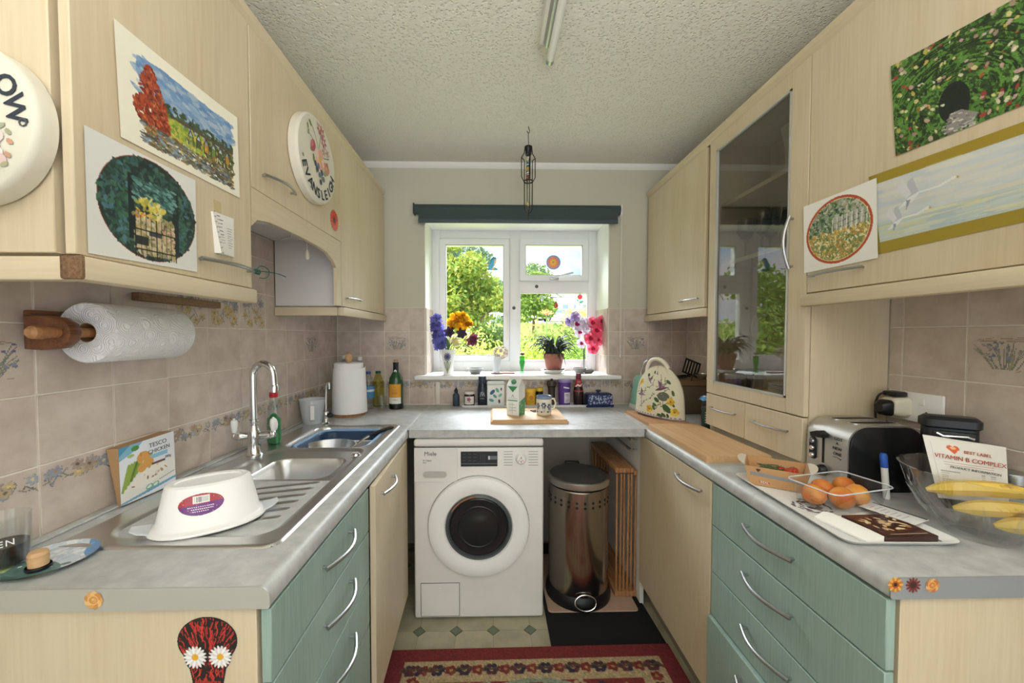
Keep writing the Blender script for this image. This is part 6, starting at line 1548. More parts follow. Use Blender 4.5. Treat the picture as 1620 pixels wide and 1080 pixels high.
for k in range(96):
    a = rnd.uniform(0, 6.28); L = rnd.uniform(.08, .155); hgt = rnd.uniform(.03, .14); droop = rnd.uniform(-.075, .05)
    d = Vector((math.cos(a), math.sin(a)*.75, 0)); b0 = d*rnd.uniform(.0, .04)+Vector((0, 0, .10+rnd.uniform(0, .04)))
    p2 = b0+d*L*1.0+Vector((0, 0, hgt*.5+droop)); p1 = b0+d*L*.5+Vector((0, 0, hgt+.03))
    bm = B(); Cc = bez(b0, p1, p2, 6); tube(bm, Cc, [.009, .009, .0085, .007, .0055, .0035, .0008], 5, flat=.5); mk('leaf', bm, 'leaf_dark', t)
# orchid
YO = .13; xo = sx_(924, YO); ko = px_at(YO)
t = thing('orchid_vase', 'narrow clear glass vase holding orchid stems', 'vase', (xo, YO, ZW))
bm = B(); lathe(bm, [(0, 0), (.030, 0), (.032, .006), (.020, .03), (.013, .07), (.015, .13), (.022, .16), (.0205, .16), (.013, .13), (.011, .07), (.017, .032), (0, .02)], 24); mk('vase', bm, 'clear_glass', t)
t = thing('orchid_spray', 'pink and white orchid sprays in the narrow glass vase', 'flowers', (xo, YO, ZW))
for pts in ([(0, 0, .02), (.002, 0, .15), (.03*1, -.01, .28), (.06, -.02, .35), (.115, -.03, .33)], [(0, 0, .02), (-.004, 0, .16), (-.03, -.01, .30), (-.07, -.02, .37), (-.12, -.02, .36)]):
    bm = B(); C2 = bez(pts[1], pts[2], pts[4], 10); tube(bm, [pts[0]]+C2, .0022, 6); mk('stem', bm, 'leaf_dark', t)
for px, py, cl, dp, r_ in ((12, 78, 'orchid_pink', 'orchid_deep', .044), (26, 80, 'orchid_pink', 'orchid_deep', .045), (31, 72, 'orchid_pink', 'orchid_deep', .04), (18, 66, 'orchid_pink', 'orchid_deep', .05), (8, 54, 'orchid_pink', 'orchid_deep', .048), (20, 52, 'orchid_pink', 'orchid_deep', .046), (14, 38, 'orchid_pink', 'orchid_deep', .04), (-25, 80, 'orchid_lilac', 'orchid_lilac', .036), (-16, 88, 'orchid_lilac', 'orchid_lilac', .038), (-13, 76, 'orchid_white', 'orchid_deep', .05), (-9, 64, 'orchid_white', 'orchid_deep', .046), (-6, 46, 'orchid_white', 'orchid_deep', .036), (2, 70, 'orchid_white', 'orchid_white', .042), (-2, 80, 'orchid_white', 'orchid_white', .036)):
    cpt = (px*ko, rnd.uniform(-.035, -.005), py*ko); nr = (rnd.uniform(-.35, .35), -1, rnd.uniform(-.1, .3))
    bm = B(); bloom(bm, cpt, nr, r_, 5, .22, .62); o = mk('orchid_bloom', bm, cl, t)
    bm = B(); bloom(bm, Vector(cpt)+Vector(nr).normalized()*.004, nr, r_*.36, 3, .6, .6); mk('lip', bm, dp, o)
t = thing('pebble', 'smooth grey pebble on the sill beside the orchid vase', 'stone', (sx_(931, .06), .06, ZW))
bm = B(); lathe(bm, [(0, 0), (.02, .001), (.034, .012), (.03, .024), (.016, .031), (0, .033)], 24, sx=1.1, sy=.7); mk('stone', bm, 'pebble', t)

# ---- hanging things in the window
YG = YW+.022
def stained(name, label, cv, cx, cz, w, y, cat='suncatcher', thick=True):
    t = thing(name, label, cat, (cx, y, cz)); h_ = w/cv.W
    sheet('glass', cv, facing(0, 0, 0, w, h_), t, 'stained_glass'); return t
c = Cv(.8, 70, None, 91)
c.poly([(.28, .16), (.42, .03), (.60, .05), (.66, .18), (.62, .42), (.50, .66), (.30, .90), (.08, .95), (.10, .72), (.20, .42)], '2b8fb4'); c.poly([(.54, .20), (.64, .22), (.58, .52), (.46, .64)], 'c9a25a'); c.line([(.58, .12), (.8, .14)], .03, '33424a'); c.ell(.52, .1, .03, .03, '14323c')
c.ell(.5, .86, .2, .1, '4f9a8a'); c.ell(.42, .86, .1, .08, 'b9b04a'); c.ell(.66, .88, .08, .07, '3f8f9a'); c.poly([(.22, .82), (.34, .78), (.38, .95), (.2, .95)], '2f86a8')
p = U(779.5, 417, y=YG); t = stained('suncatcher', 'blue kingfisher suncatcher hanging in the side window', c, p.x, p.z, .082, YG)
bm = B(); tube(bm, [(.003, 0, .03), (.003, 0, U(780, 382, y=YG).z-p.z)], .0007, 5); mk('thread', bm, 'ink_grey', t)
c = Cv(1, 60, None, 92)
for r_, cl in ((.49, '5f78a8'), (.42, '7d74a0'), (.38, 'c96a3c'), (.30, 'd98a2c'), (.16, 'b9a03c'), (.08, 'd0682c')): c.ell(.5, .5, r_, r_, cl)
for k in range(12): a = 2*math.pi*k/12; c.ell(.5+.27*math.cos(a), .5+.27*math.sin(a), .06, .045, 'd2552f', a)
p = U(875.5, 415, y=YW+.029); stained('window_sticker', 'round orange and blue sun sticker on the top window pane', c, p.x, p.z, .104, YW+.0285, 'sticker')
c = Cv(.9, 50, None, 93); c.poly([(.1, .1), (.45, .4), (.5, .85), (.2, .8)], '7fa9bc'); c.poly([(.85, .05), (.5, .4), (.5, .85), (.75, .7)], '8fb4c4'); c.line([(.3, .5), (.6, .7)], .05, '3f5a66')
p = U(722, 402, y=YW+.029); stained('window_sticker', 'pale blue butterfly sticker on the side window pane', c, p.x, p.z, .06, YW+.0285, 'sticker')
c = Cv(.9, 60, None, 94); c.line([(.45, .02), (.86, .45), (.45, .96), (.05, .45), (.45, .02)], .04, '8a9a9c'); c.ell(.45, .28, .2, .2, 'd23a3f'); c.line([(.45, .45), (.42, .9)], .05, '3f9a7a'); c.ell(.55, .68, .18, .08, '3faa84', -.6); c.ell(.28, .55, .13, .06, '5fb09a', .9)
p = U(917.5, 474, y=YG); t = stained('suncatcher', 'diamond suncatcher with a red tulip hanging in the lower window', c, p.x, p.z, .080, YG)
bm = B(); tube(bm, [(0, 0, .043), (0, 0, U(917, 461, y=YG).z-p.z)], .0008, 5); mk('thread', bm, 'ink_grey', t)
t0 = U(818+32, 476, y=YG); t1 = U(902, 466, y=YG)
tw = thing('twig', 'thin bare twig hung across the lower window', 'twig', U(857, 465, y=YG))
for pts in (((847, 474), (853, 463), (857, 462)), ((870, 470), (880, 472), (902, 466)), ((880, 464), (886, 469), (890, 470))):
    bm = B(); q = [U(u, v, y=YG) for u, v in pts]; tube(bm, bez(*q, 8), [.003-.0002*k for k in range(9)], 6); mk('branch', bm, 'dark_wood', tw, True)
for (u, v), lb, cl, r_ in (((857.5, 471), 'clear glass heart hanging from the twig', 'c9d8d4', .014), ((879.5, 482), 'orange glass drop hanging from the twig', 'b5583f', .016)):
    p = U(u, v, y=YG); t = thing('glass_pendant', lb, 'pendant', p)
    bm = B(); lathe(bm, [(0, -r_*1.7), (r_*.7, -r_*1.1), (r_, -r_*.3), (r_*.6, r_*.8), (0, r_*1.9)], 14, sy=.3); mk('drop', bm, mat('pend_'+cl, cl, .1, trans=.5), t)
    bm = B(); tube(bm, [(0, 0, r_*1.8), (0, 0, U(u, 464, y=YG).z-p.z)], .0007, 5); mk('thread', bm, 'ink_grey', t)
# ================================================================== right worktop
# ---- boards
a = U(1028, 676, z=ZT)
planar_board('chopping_board', 'thin wooden board under the tea cosy', 1.722, 1.925, -.625, -.27, ZT, .014, 'beech_board', 0, 0, .001)
planar_board('chopping_board', 'large wooden chopping board in front of the dresser', 1.704, 1.938, -1.135, -.642, ZT, .021, 'oak_board', 0, R(0), .002)
# ---- tea cosy over a cream teapot
ang = math.atan2(-.236, .151)
t = thing('tea_cosy', 'cream tea cosy printed with birds and flowers covering a pot', 'tea cosy', (1.845, -.447, ZT+.0145), ang)
HW, HD, HC = .140, .060, .265
def cosy_pt(s, tt, side):
    """s -1..1 across, tt 0 bottom .. 1 top, side -1 front, +1 back"""
    w = HW*(1-.10*tt)*math.sqrt(max(0, 1-max(0, (tt-.28)/.72)**2.6)) if tt < 1 else 0
    d = HD*(1-.85*tt**2.2)*(max(0, 1-abs(s)**2.4))**.6
    return Vector((w*s, side*(d+.004*math.sin(s*9)*tt), HC*tt + (.012*(1-tt)*(1-s)/2)))
c = Cv(1.15, 200, 'ddd6bd', 101); r = c.r
for k in range(12):
    x, y = r.uniform(.1, 1.05), r.uniform(.3, .9); pts = [(x, y)]
    for j in range(5): x += r.uniform(-.02, .07); y -= r.uniform(.01, .06); pts.append((x, y))
    c.line(pts, .010, '6a6748')
    for p_ in pts: c.ell(p_[0]+r.uniform(-.02, .02), p_[1]+r.uniform(-.02, .02), .016, .009, r.choice(['6f7d4c', '8a7f6a', '7d6a86']), r.uniform(0, 3))
def bird(x, y, s_, a, col):
    ca, sa = math.cos(a), math.sin(a); T = lambda px, py: (x+s_*(px*ca-py*sa), y+s_*(px*sa+py*ca))
    c.poly([T(-.5, .12), T(-.1, -.08), T(.3, -.06), T(.62, -.04), T(.3, .06), T(-.05, .14)], col); c.poly([T(-.1, 0), T(-.2, -.55), T(.05, -.35), T(.18, -.02)], '77566a'); c.poly([T(-.02, 0), T(.1, -.42), T(.22, -.02)], '8d6a7c')
bird(.74, .43, .30, -.15, '6f4a62'); bird(.24, .60, .25, .1, '8a7288'); bird(.40, .29, .2, .9, '8d7492'); bird(.6, .16, .12, .3, '8a6a74')
c.ell(.80, .58, .125, .085, '66685e'); c.dabs(320, lambda x, y: ((x-.8)/.125)**2+((y-.58)/.085)**2 < 1, ['8a8c80', '4f5148', 'a8a894', '6f7064'], .005, .013)
c.line([(.8, .66), (.8, .78), (.84, .86)], .012, '5f6a48')
for x, y, q, a in ((.88, .80, .075, .7), (.66, .66, .05, .5), (.62, .76, .04, .4), (.6, .82, .04, .9), (.82, .93, .04, .6), (.74, .95, .045, .3), (.9, .93, .03, 1.2), (.92, .3, .045, .4), (.48, .14, .03, .8), (.32, .2, .035, .6), (1.0, .5, .04, 1.3), (1.0, .72, .03, 1)): c.ell(x, y, q*1.35, q*.75, r.choice(['44603a', '35502f', '4f6a40']), a)
for x, y in ((.16, .36), (.5, .86), (.95, .66), (1.02, .85)): c.flower(x, y, .075, ['d8b23a', 'c99f34', 'e2c65a'], '9a7a2c', 5, .8)
for k in range(16): c.ell(.05+.07*k, .965, .018, .012, '8a7286')
c.rect(0, .985, 1.15, 1, '8d7f95')
sheet('front_cloth', c, lambda s, tt: cosy_pt(2*s-1, 1-tt, -1), t, 'textile')
c2 = Cv(1.15, 60, 'ddd6bd', 102); c2.dabs(60, None, ['7d8a5c', '8d6a7c', 'c99f34'], .02, .05)
sheet('back_cloth', c2, lambda s, tt: cosy_pt(2*s-1, 1-tt, 1), t, 'textile')
bm = B(); loft(bm, [[cosy_pt(s, 0, sd)*1.0+Vector((0, 0, -.001)) for s, sd in [(k/12*2-1, -1) for k in range(13)]+[(1-k/12*2, 1) for k in range(1, 12)]], [cosy_pt(s, 0, sd)*.96+Vector((0, 0, .012)) for s, sd in [(k/12*2-1, -1) for k in range(13)]+[(1-k/12*2, 1) for k in range(1, 12)]]], False, False); tag(mk('hem', bm, mat('mauve_hem', '8d7f95', .9), t), 'mauve binding round the hem')
tk = thing('teapot', 'cream pot with arched handle under the tea cosy', 'pot', (1.845, -.447, ZT+.0145), ang)
bm = B(); lathe(bm, [(0, .012), (.05, .012), (.053, .03), (.045, .12), (.032, .19), (0, .2)], 28, sy=.75); mk('body', bm, 'cream_plastic', tk)
bm = B(); tube(bm, bez((-.075, 0, .215), (-.075, 0, .305), (-.01, 0, .298), 8)+bez((-.01, 0, .298), (.03, 0, .29), (.05, 0, .25), 6)[1:], [.012]*8+[.013]*7, 10, flat=.8); mk('handle', bm, 'cream_plastic', tk)
bm = B(); tube(bm, bez((-.07, 0, .29), (-.118, 0, .27), (-.112, 0, .20), 8), .0035, 8); tag(mk('handle_wire', bm, 'chrome', tk), 'chrome curved wire')
# ---- teal kettle
t = thing('kettle', 'pale teal kettle on a white base in the corner behind the tea cosy', 'kettle', (1.885, -.125, ZT), R(100))
bm = B(); lathe(bm, [(0, 0), (.075, 0), (.078, .006), (.076, .022), (.07, .025), (0, .025)], 36); mk('power_base', bm, 'white_plastic', t)
bm = B(); lathe(bm, [(0, .026), (.072, .026), (.073, .032), (.052, .16), (.046, .185), (.04, .195), (0, .2)], 36); mk('body', bm, mat('teal', '8fc4b8', .3), t)
bm = B(); tube(bm, [(.045, 0, .18), (.09, .0, .17), (.10, 0, .12), (.072, 0, .06)], .009, 10); mk('handle', bm, 'white_plastic', t)
bm = B(); tube(bm, [(-.06, -.03, .006), (-.10, -.05, .012), (-.13, -.02, .02), (-.125, .03, .025), (-.09, .06, .022), (-.06, .06, .01)], .003, 6); mk('cord', bm, 'white_plastic', t)
# ---- bread bin with utensils
t = thing('bread_bin', 'brown wooden box with flat wooden lid behind the tea cosy', 'box', (2.108, -.20, ZT))
bm = B(); box(bm, -.105, .105, -.13, .13, 0, .155, .006); mk('box', bm, mat('box_brown', '6b5a48', .6, noise=(20, .15)), t)
bm = B(); box(bm, -.108, .108, -.134, .134, .1555, .185, .008); mk('lid', bm, 'brown_box', t)
ZU = ZT+.1855
t = thing('slotted_turner', 'black slotted turner lying on the wooden box', 'utensil', (2.095, -.25, ZU), R(0))
th = Matrix.Rotation(R(-62), 4, 'Y')
bm = B()
th = Matrix.Rotation(R(22), 4, 'Y') @ Matrix.Rotation(R(-12), 4, 'X')
for k in range(6): box(bm, -.045+.0172*k, -.045+.0172*k+.009, -.0015, .0015, .034, .108, M=th)
box(bm, -.045, .050, -.0015, .0015, .026, .036, M=th); box(bm, -.045, .050, -.0015, .0015, .106, .116, M=th); mk('blade', bm, 'black_plastic', t)
bm = B(); tube(bm, [th @ Vector((0, 0, .030)), (-.01, 0, .014), (-.03, .02, .007), (-.075, .06, .0065)], .006, 8); mk('handle', bm, 'black_plastic', t)
t = thing('ladle', 'steel ladle lying on the wooden box beside the turner', 'utensil', (2.16, -.28, ZU), R(200))
bm = B(); lathe(bm, [(0, .002), (.014, .004), (.028, .02), (.032, .036), (.030, .036), (.026, .02), (0, .006)], 24); mk('bowl', bm, 'steel', t)
bm = B(); tube(bm, [(.031, 0, .035), (.06, 0, .04), (.10, .02, .012), (.11, .03, .006)], .004, 8); mk('handle', bm, 'black_plastic', t)
t = thing('serving_spoon', 'black serving spoon lying across the wooden box', 'utensil', (2.06, -.15, ZU), R(-20))
bm = B(); lathe(bm, [(0, .001), (.016, .002), (.024, .009), (.025, .011), (.022, .010), (0, .004)], 20, sx=1.5); mk('bowl', bm, 'black_plastic', t)
bm = B(); tube(bm, [(.032, 0, .009), (.06, .01, .012), (.095, .03, .006)], .005, 8); mk('handle', bm, 'black_plastic', t)
# ---- green jar
t = thing('glass_jar', 'green labelled jar with blue film over its lid beside the dresser', 'jar', (1.995, -.655, ZT))
bm = B(); lathe(bm, [(0, 0), (.036, 0), (.039, .004), (.040, .10), (.036, .125), (.030, .135)], 30); mk('jar', bm, 'clear_glass', t)
bm = B(); lathe(bm, [(0, .004), (.035, .004), (.0385, .008), (.0385, .1), (0, .1)], 30); mk('contents', bm, mat('dark_green', '1f3a30', .4), t)
c = Cv(1.6, 40, '24473a', 103)
for k in range(5): c.rect(.2, .15+.16*k, .9+.5*c.r.random(), .21+.16*k, 'c9d0cc')
sheet('label', c, wrap(.0406, .0406, .02, .09, -1.4, 1.2), t)
bm = B(); lathe(bm, [(.031, .134), (.036, .137), (.036, .15), (.033, .153), (0, .153)], 28); mk('lid', bm, 'satin_metal', t)
bm = B(); n_ = 22; Vt = [bm.verts.new((0, 0, .158))]; R1 = [bm.verts.new((.040*math.cos(a), .040*math.sin(a), .150)) for a in [2*math.pi*k/n_ for k in range(n_)]]; R2 = [bm.verts.new(((.047+.004*(k % 2))*math.cos(2*math.pi*k/n_), (.047+.004*(k % 2))*math.sin(2*math.pi*k/n_), .132+.01*((k*7) % 3)/3)) for k in range(n_)]
for k in range(n_): j = (k+1) % n_; bm.faces.new((Vt[0], R1[k], R1[j])); bm.faces.new((R1[k], R2[k], R2[j], R1[j]))
tag(mk('film', bm, mat('blue_film', '4f93c0', .3), t), 'crinkled blue film')
# ---- toaster
TX0, TX1, TY0, TY1, TH = 1.950, 2.165, -1.398, -1.252, .186
t = thing('toaster', 'brushed steel two-slot toaster with black side and handwritten note', 'toaster', ((TX0+TX1)/2, (TY0+TY1)/2, ZT))
w2, d2 = (TX1-TX0)/2, (TY1-TY0)/2
def tprof(g=0):
    P = [(-w2+g, .012), (-w2+g, TH-.06)]
    for k in range(1, 8): a = R(180-90*k/7); P.append((-w2+.055+(.055-g)*math.cos(a), TH-.055+(.055-g)*math.sin(a)))
    for k in range(0, 8): a = R(90-90*k/7); P.append((w2-.055+(.055-g)*math.cos(a), TH-.055+(.055-g)*math.sin(a)))
    P.append((w2-g, .012)); return P
mat('toaster_steel', 'c4c2be', .42, .85)
bm = B(); prism(bm, tprof(), 'y', -d2+.006, d2-.006); mk('body', bm, 'toaster_steel', t, smooth=40)
bm = B(); prism(bm, tprof(.004), 'y', -d2, -d2+.0075, .003, 2); tag(mk('side_panel', bm, 'black_plastic', t, smooth=40), 'black moulded side')
bm = B(); prism(bm, tprof(.004), 'y', d2-.0075, d2, .003, 2); mk('side_panel', bm, 'black_plastic', t, smooth=40)
bm = B(); box(bm, -w2+.004, w2-.004, -d2+.004, d2-.004, 0, .014, .003); mk('base', bm, 'black_plastic', t)
for y in (-.030, .030):
    bm = B(); loft(bm, [rr(0, y, .068, .015, .012, TH-.002), rr(0, y, .068, .015, .012, TH+.0012), rr(0, y, .064, .011, .01, TH+.0012), rr(0, y, .064, .011, .01, TH-.004)]); sl = mk('slot_rim', bm, 'steel', t)
    bm = B(); loft(bm, [rr(0, y, .0635, .0105, .01, TH-.003), rr(0, y, .0635, .0105, .01, TH+.0003)]); mk('slot', bm, 'shadow_void', sl)
xf = -w2-.0004
bm = B(); box(bm, xf-.001, xf+.002, .006, .012, .06, .150); mk('lever_slot', bm, 'shadow_void', t)
bm = B(); loft(bm, [[Vector((x, y, z)) for y, z in ((-.008, .138), (.030, .134), (.032, .146), (.008, .156), (-.010, .148))] for x in (xf+.001, xf-.022)]); mk('lever', bm, 'black_plastic', t)
bm = B(); lathe(bm, [(0, .016), (.013, .016), (.016, .010), (.017, 0)], 22, M=Matrix.Translation((xf, .008, .038)) @ Matrix.Rotation(R(-90), 4, 'Y')); mk('dial', bm, 'black_plastic', t)
bm = B(); loft(bm, [rr(0, 0, .034, .013, .012, 0, M=Matrix.Translation((xf+.0005, .044, .095)) @ Matrix.Rotation(R(-90), 4, 'Y')), rr(0, 0, .033, .012, .012, .003, M=Matrix.Translation((xf+.0005, .044, .095)) @ Matrix.Rotation(R(-90), 4, 'Y'))]); bt = mk('button_plate', bm, 'black_plastic', t)
for z in (.117, .095, .073):
    bm = B(); lathe(bm, [(0, .006), (.006, .006), (.0078, .003), (.008, 0)], 16, M=Matrix.Translation((xf-.0025, .044, z)) @ Matrix.Rotation(R(-90), 4, 'Y')); mk('button', bm, 'chrome', bt)
for txt, y, z, sz in (('GOT', -.040, .142, .0125), ('A', -.036, .129, .010), ('NEW', -.037, .114, .0125), ('ONE', -.038, .099, .0125)):
    letters('handwriting', txt, sz, Mface(xf-.0006, y, z, (0, -1, 0), (0, 0, 1)), 'ink_black', t)
bm = B(); tube(bm, [(xf-.0003, -.024, .089), (xf-.0003, -.036, .090), (xf-.0003, -.050, .087), (xf-.0003, -.046, .085)], .0007, 5); mk('handwriting', bm, 'ink_black', t)
# ---- socket with plugs
XW = WR-.0085
a, b = U(1424, 620, x=XW), U(1493, 672, x=XW)
t = thing('wall_socket', 'white double wall socket with adapter and black plugs above the toaster', 'socket', (XW, (a.y+b.y)/2+.012, (a.z+b.z)/2))
bm = B(); box(bm, -.009, 0, -.073, .073, -.043, .043, .003); pl = mk('face_plate', bm, 'white_plastic', t)
for y in (-.022,):
    bm = B(); box(bm, -.0115, -.008, y-.007, y+.007, .008, .028, .0015); mk('switch', bm, 'white_plastic', pl)
bm = B(); lathe(bm, [(0, .001), (.003, .001), (.0035, 0)], 10, M=Matrix.Translation((-.009, -.034, -.012)) @ Matrix.Rotation(R(-90), 4, 'Y')); mk('neon', bm, 'dark_grey', pl)
bm = B(); loft(bm, [rr(0, 0, .030, .030, .014, 0, M=Matrix.Translation((-.009, .034, -.004)) @ Matrix.Rotation(R(-90), 4, 'Y')), rr(0, 0, .028, .028, .014, .03, M=Matrix.Translation((-.009, .034, -.004)) @ Matrix.Rotation(R(-90), 4, 'Y')), rr(0, 0, .022, .024, .012, .042, M=Matrix.Translation((-.009, .034, -.004)) @ Matrix.Rotation(R(-90), 4, 'Y'))]); ad = mk('adapter', bm, 'cream_plastic', t)
bm = B(); loft(bm, [rr(0, 0, .024, .022, .012, 0, M=Matrix.Translation((-.051, .036, -.008)) @ Matrix.Rotation(R(-90), 4, 'Y')), rr(0, 0, .022, .020, .012, .014, M=Matrix.Translation((-.051, .036, -.008)) @ Matrix.Rotation(R(-90), 4, 'Y')), rr(0, 0, .012, .012, .008, .024, M=Matrix.Translation((-.051, .036, -.008)) @ Matrix.Rotation(R(-90), 4, 'Y'))]); mk('plug', bm, 'black_plastic', ad)
bm = B(); box(bm, -.048, -.010, .012, .056, .0265, .042, .006); mk('plug', bm, 'black_plastic', ad)
bm = B(); tube(bm, bez((-.047, .05, .034), (-.06, .062, .03), (-.058, .062, -.02), 8)+bez((-.058, .062, -.02), (-.055, .066, -.07), (-.04, .06, -.11), 8)[1:], .003, 8); mk('cable', bm, 'black_plastic', ad)
# ---- fruit tray and what lies on it
t = thing('serving_tray', 'white serving tray with dark leaf print carrying fruit', 'tray', (1.828, -1.465, ZT), R(-2))
bm = B(); loft(bm, [rr(0, 0, .106, .186, .02, 0), rr(0, 0, .118, .198, .025, .010), rr(0, 0, .120, .200, .025, .012), rr(0, 0, .116, .196, .025, .012), rr(0, 0, .104, .184, .02, .003)]); mk('dish', bm, 'white_plastic', t)
c = Cv(.55, 160, None, 105)
for k in range(60): a = c.r.uniform(0, 6.28); q = c.r.uniform(.04, .13); c.ell(.15+q*math.cos(a), .52+q*math.sin(a), .022, .008, c.r.choice(['5a4a52', '4a3f48', '6f5f66']), a+1.57)
c.line([(.47, .8), (.53, .99)], .012, '3f3c40'); c.line([(.5, .5), (.53, .98), (.4, .985)], .012, '4a474a')
sheet('leaf_print', c, lambda s, tt: (-.1+.2*s, .18-.36*tt, .0036), t)
ZY = ZT+.0037
# kraft punnet of tomatoes
t = thing('kraft_punnet', 'brown card punnet with handles and heart cut-outs holding tomatoes', 'punnet', (1.798, -1.330, ZY+.001), R(-36))
def wall4(x0, y0, x1, y1): pass
hx, hy, hh, fl_ = .062, .046, .056, .012
bm = B(); r0 = [Vector(q) for q in ((-hx, -hy, 0), (hx, -hy, 0), (hx, hy, 0), (-hx, hy, 0))]; r1 = [Vector((p.x*(1+fl_/hx), p.y*(1+fl_/hy), hh)) for p in r0]
loft(bm, [r0, r1, [Vector((p.x*.98, p.y*.98, hh)) for p in r1], [Vector((p.x*.97, p.y*.97, .002)) for p in r0]], True, True); mk('box', bm, 'kraft', t, smooth=0)
for s_ in (-1, 1):
    bm = B(); P = []
    for k in range(9): a = math.pi*k/8; P.append((s_*(hx+fl_+.001+.020*math.sin(a)), -(hy+fl_)*math.cos(a)*.9, hh+.001+.006*math.sin(a)))
    V0 = [bm.verts.new(p) for p in P]; V1 = [bm.verts.new((p[0], p[1], p[2]+.0015)) for p in P]; bm.faces.new(V0); bm.faces.new(V1)
    for k in range(9): j = (k+1) % 9; bm.faces.new((V0[k], V0[j], V1[j], V1[k]))
    tag(mk('handle_flap', bm, mat('pale_card', 'd9cdbd', .7), t), 'pale folded handle flap')
slope = lambda x, z: -(hy+fl_*z/hh)-.0006
c = Cv(2.2, 40, None, 107); c.poly([(0, .28), (2.2, .40), (2.2, .56), (0, .46)], '8f9298')
for x in (.35,): c.ell(x-.05, .14, .06, .05, '4a3020'); c.ell(x+.05, .14, .06, .05, '4a3020'); c.poly([(x-.11, .15), (x+.11, .15), (x, .28)], '4a3020')
c.rect(.4, .74, .85, .86, 'c04a34')
sheet('wrap_band', c, lambda s, tt: (-hx*.98+hx*1.96*s, slope(0, hh*(1-tt)), hh*(1-tt)), t)
letters('lettering', 'REAL', .009, Mface(-.026, slope(0, .012)-.0008, .012, (1, 0, 0), (0, -.2, 1)), 'ink_white', t)
mat('tomato', 'c4402c', .2, spec=.6); mat('tomato_leaf', '5f6a48', .8)
for k, (x, y, z) in enumerate(((.03, -.01, .028), (.042, .015, .026), (.012, .012, .024), (-.015, -.012, .02), (.02, -.025, .02))):
    tt_ = thing('cherry_tomato', 'small red cherry tomato in the brown card punnet', 'tomato', t.matrix_basis @ Vector((x, y, z+.002)), 0, 'tomatoes in the card punnet')
    bm = B(); lathe(bm, [(0, 0), (.008, .002), (.0125, .011), (.010, .020), (.003, .0225), (0, .022)], 18); mk('fruit', bm, 'tomato', tt_)
    bm = B(); bloom(bm, (0, 0, .0222), (0, 0, 1), .009, 5, .1, .2); mk('calyx', bm, 'tomato_leaf', tt_)
tw = thing('tomato_vine', 'dried green tomato vine stalks in the card punnet', 'stalk', t.matrix_basis @ Vector((-.022, 0, .040)), R(-36))
for k in range(16):
    bm = B(); a = rnd.uniform(-.4, .4); x0 = rnd.uniform(-.03, .02); tube(bm, [(x0, rnd.uniform(-.025, .025), rnd.uniform(0, .006)), (x0+.02, rnd.uniform(-.03, .03), rnd.uniform(.003, .01)), (x0+.035, rnd.uniform(-.03, .03), rnd.uniform(0, .008))], .0016, 5); mk('stalk', bm, 'tomato_leaf', tw)
# clear punnet of apricots
t = thing('plastic_punnet', 'clear plastic punnet of apricots on the tray', 'punnet', (1.852, -1.474, ZY+.001), R(13))
px0 = .080; py0 = .044; ph = .058
bm = B(); loft(bm, [rr(0, 0, px0, py0, .014, 0), rr(0, 0, px0+.004, py0+.004, .016, .004), rr(0, 0, px0+.012, py0+.012, .018, ph-.003), rr(0, 0, px0+.018, py0+.018, .02, ph-.002), rr(0, 0, px0+.018, py0+.018, .02, ph)], True, False); mk('tub', bm, 'clear_plastic', t)
bm = B()
Q = rr(0, 0, px0+.018, py0+.018, .02, ph); tube(bm, Q+[Q[0]], .0016, 6); mk('rim', bm, 'frosted_plastic', t)
c = Cv(1.7, 40, 'e8ece8', 109); c.rect(0, .3, .9, .55, '4f8ad0'); c.poly([(.7, .2), (1.7, .5), (1.7, .8), (.8, .6)], '5aa84a'); c.line([(.1, .8), (.7, .85)], .04, '8a8f94')
sheet('label', c, lambda s, tt: (-.01+.075*s, .02-.045*tt+.02*s, .0021+.002*math.sin(s*3)), t, 'print_gloss')
m, n, b = newmat('apricot'); v = coords(n, (22, 22, 22)); tx = N(n, 'ShaderNodeTexNoise', Scale=1.0, Detail=2.0); n.links.new(v, tx.inputs['Vector']); rp_ = N(n, 'ShaderNodeValToRGB'); rp_.color_ramp.elements[0].position = .35; rp_.color_ramp.elements[1].position = .7
rp_.color_ramp.elements[0].color = (*lin('e09a3c'), 1); rp_.color_ramp.elements[1].color = (*lin('c8622c'), 1); n.links.new(tx.outputs['Fac'], rp_.inputs['Fac']); n.links.new(rp_.outputs['Color'], b.inputs['Base Color']); b.inputs['Roughness'].default_value = .55
def fruit(r, seed):
    bm = B(); lathe(bm, [(0, -r*.86), (r*.2, -r*.9), (r*.62, -r*.74), (r*.92, -r*.35), (r, .02*r), (r*.9, r*.42), (r*.6, r*.76), (r*.25, r*.9), (.05*r, r*.84), (0, r*.8)], 24)
    for v in bm.verts:
        a = math.atan2(v.co.y, v.co.x); k = 1-.07*math.exp(-(a/.22)**2); v.co.x *= k; v.co.y *= k
    return bm
for k, (x, y, z, rt) in enumerate(((-.060, .014, .0285, .3), (-.018, -.020, .0285, 2.0), (.036, -.016, .0285, 4.0), (-.006, .034, .0285, 1.0), (.062, .032, .0285, 5.0))):
    o = mk('apricot', fruit(.0265, k), 'apricot'); o.location = t.matrix_basis @ Vector((x*1.05, y, z)); o.rotation_euler = (rt*.6, rt*.4, rt); tag(o, 'orange apricot in the clear plastic punnet', 'apricot', 'apricots in the clear punnet')
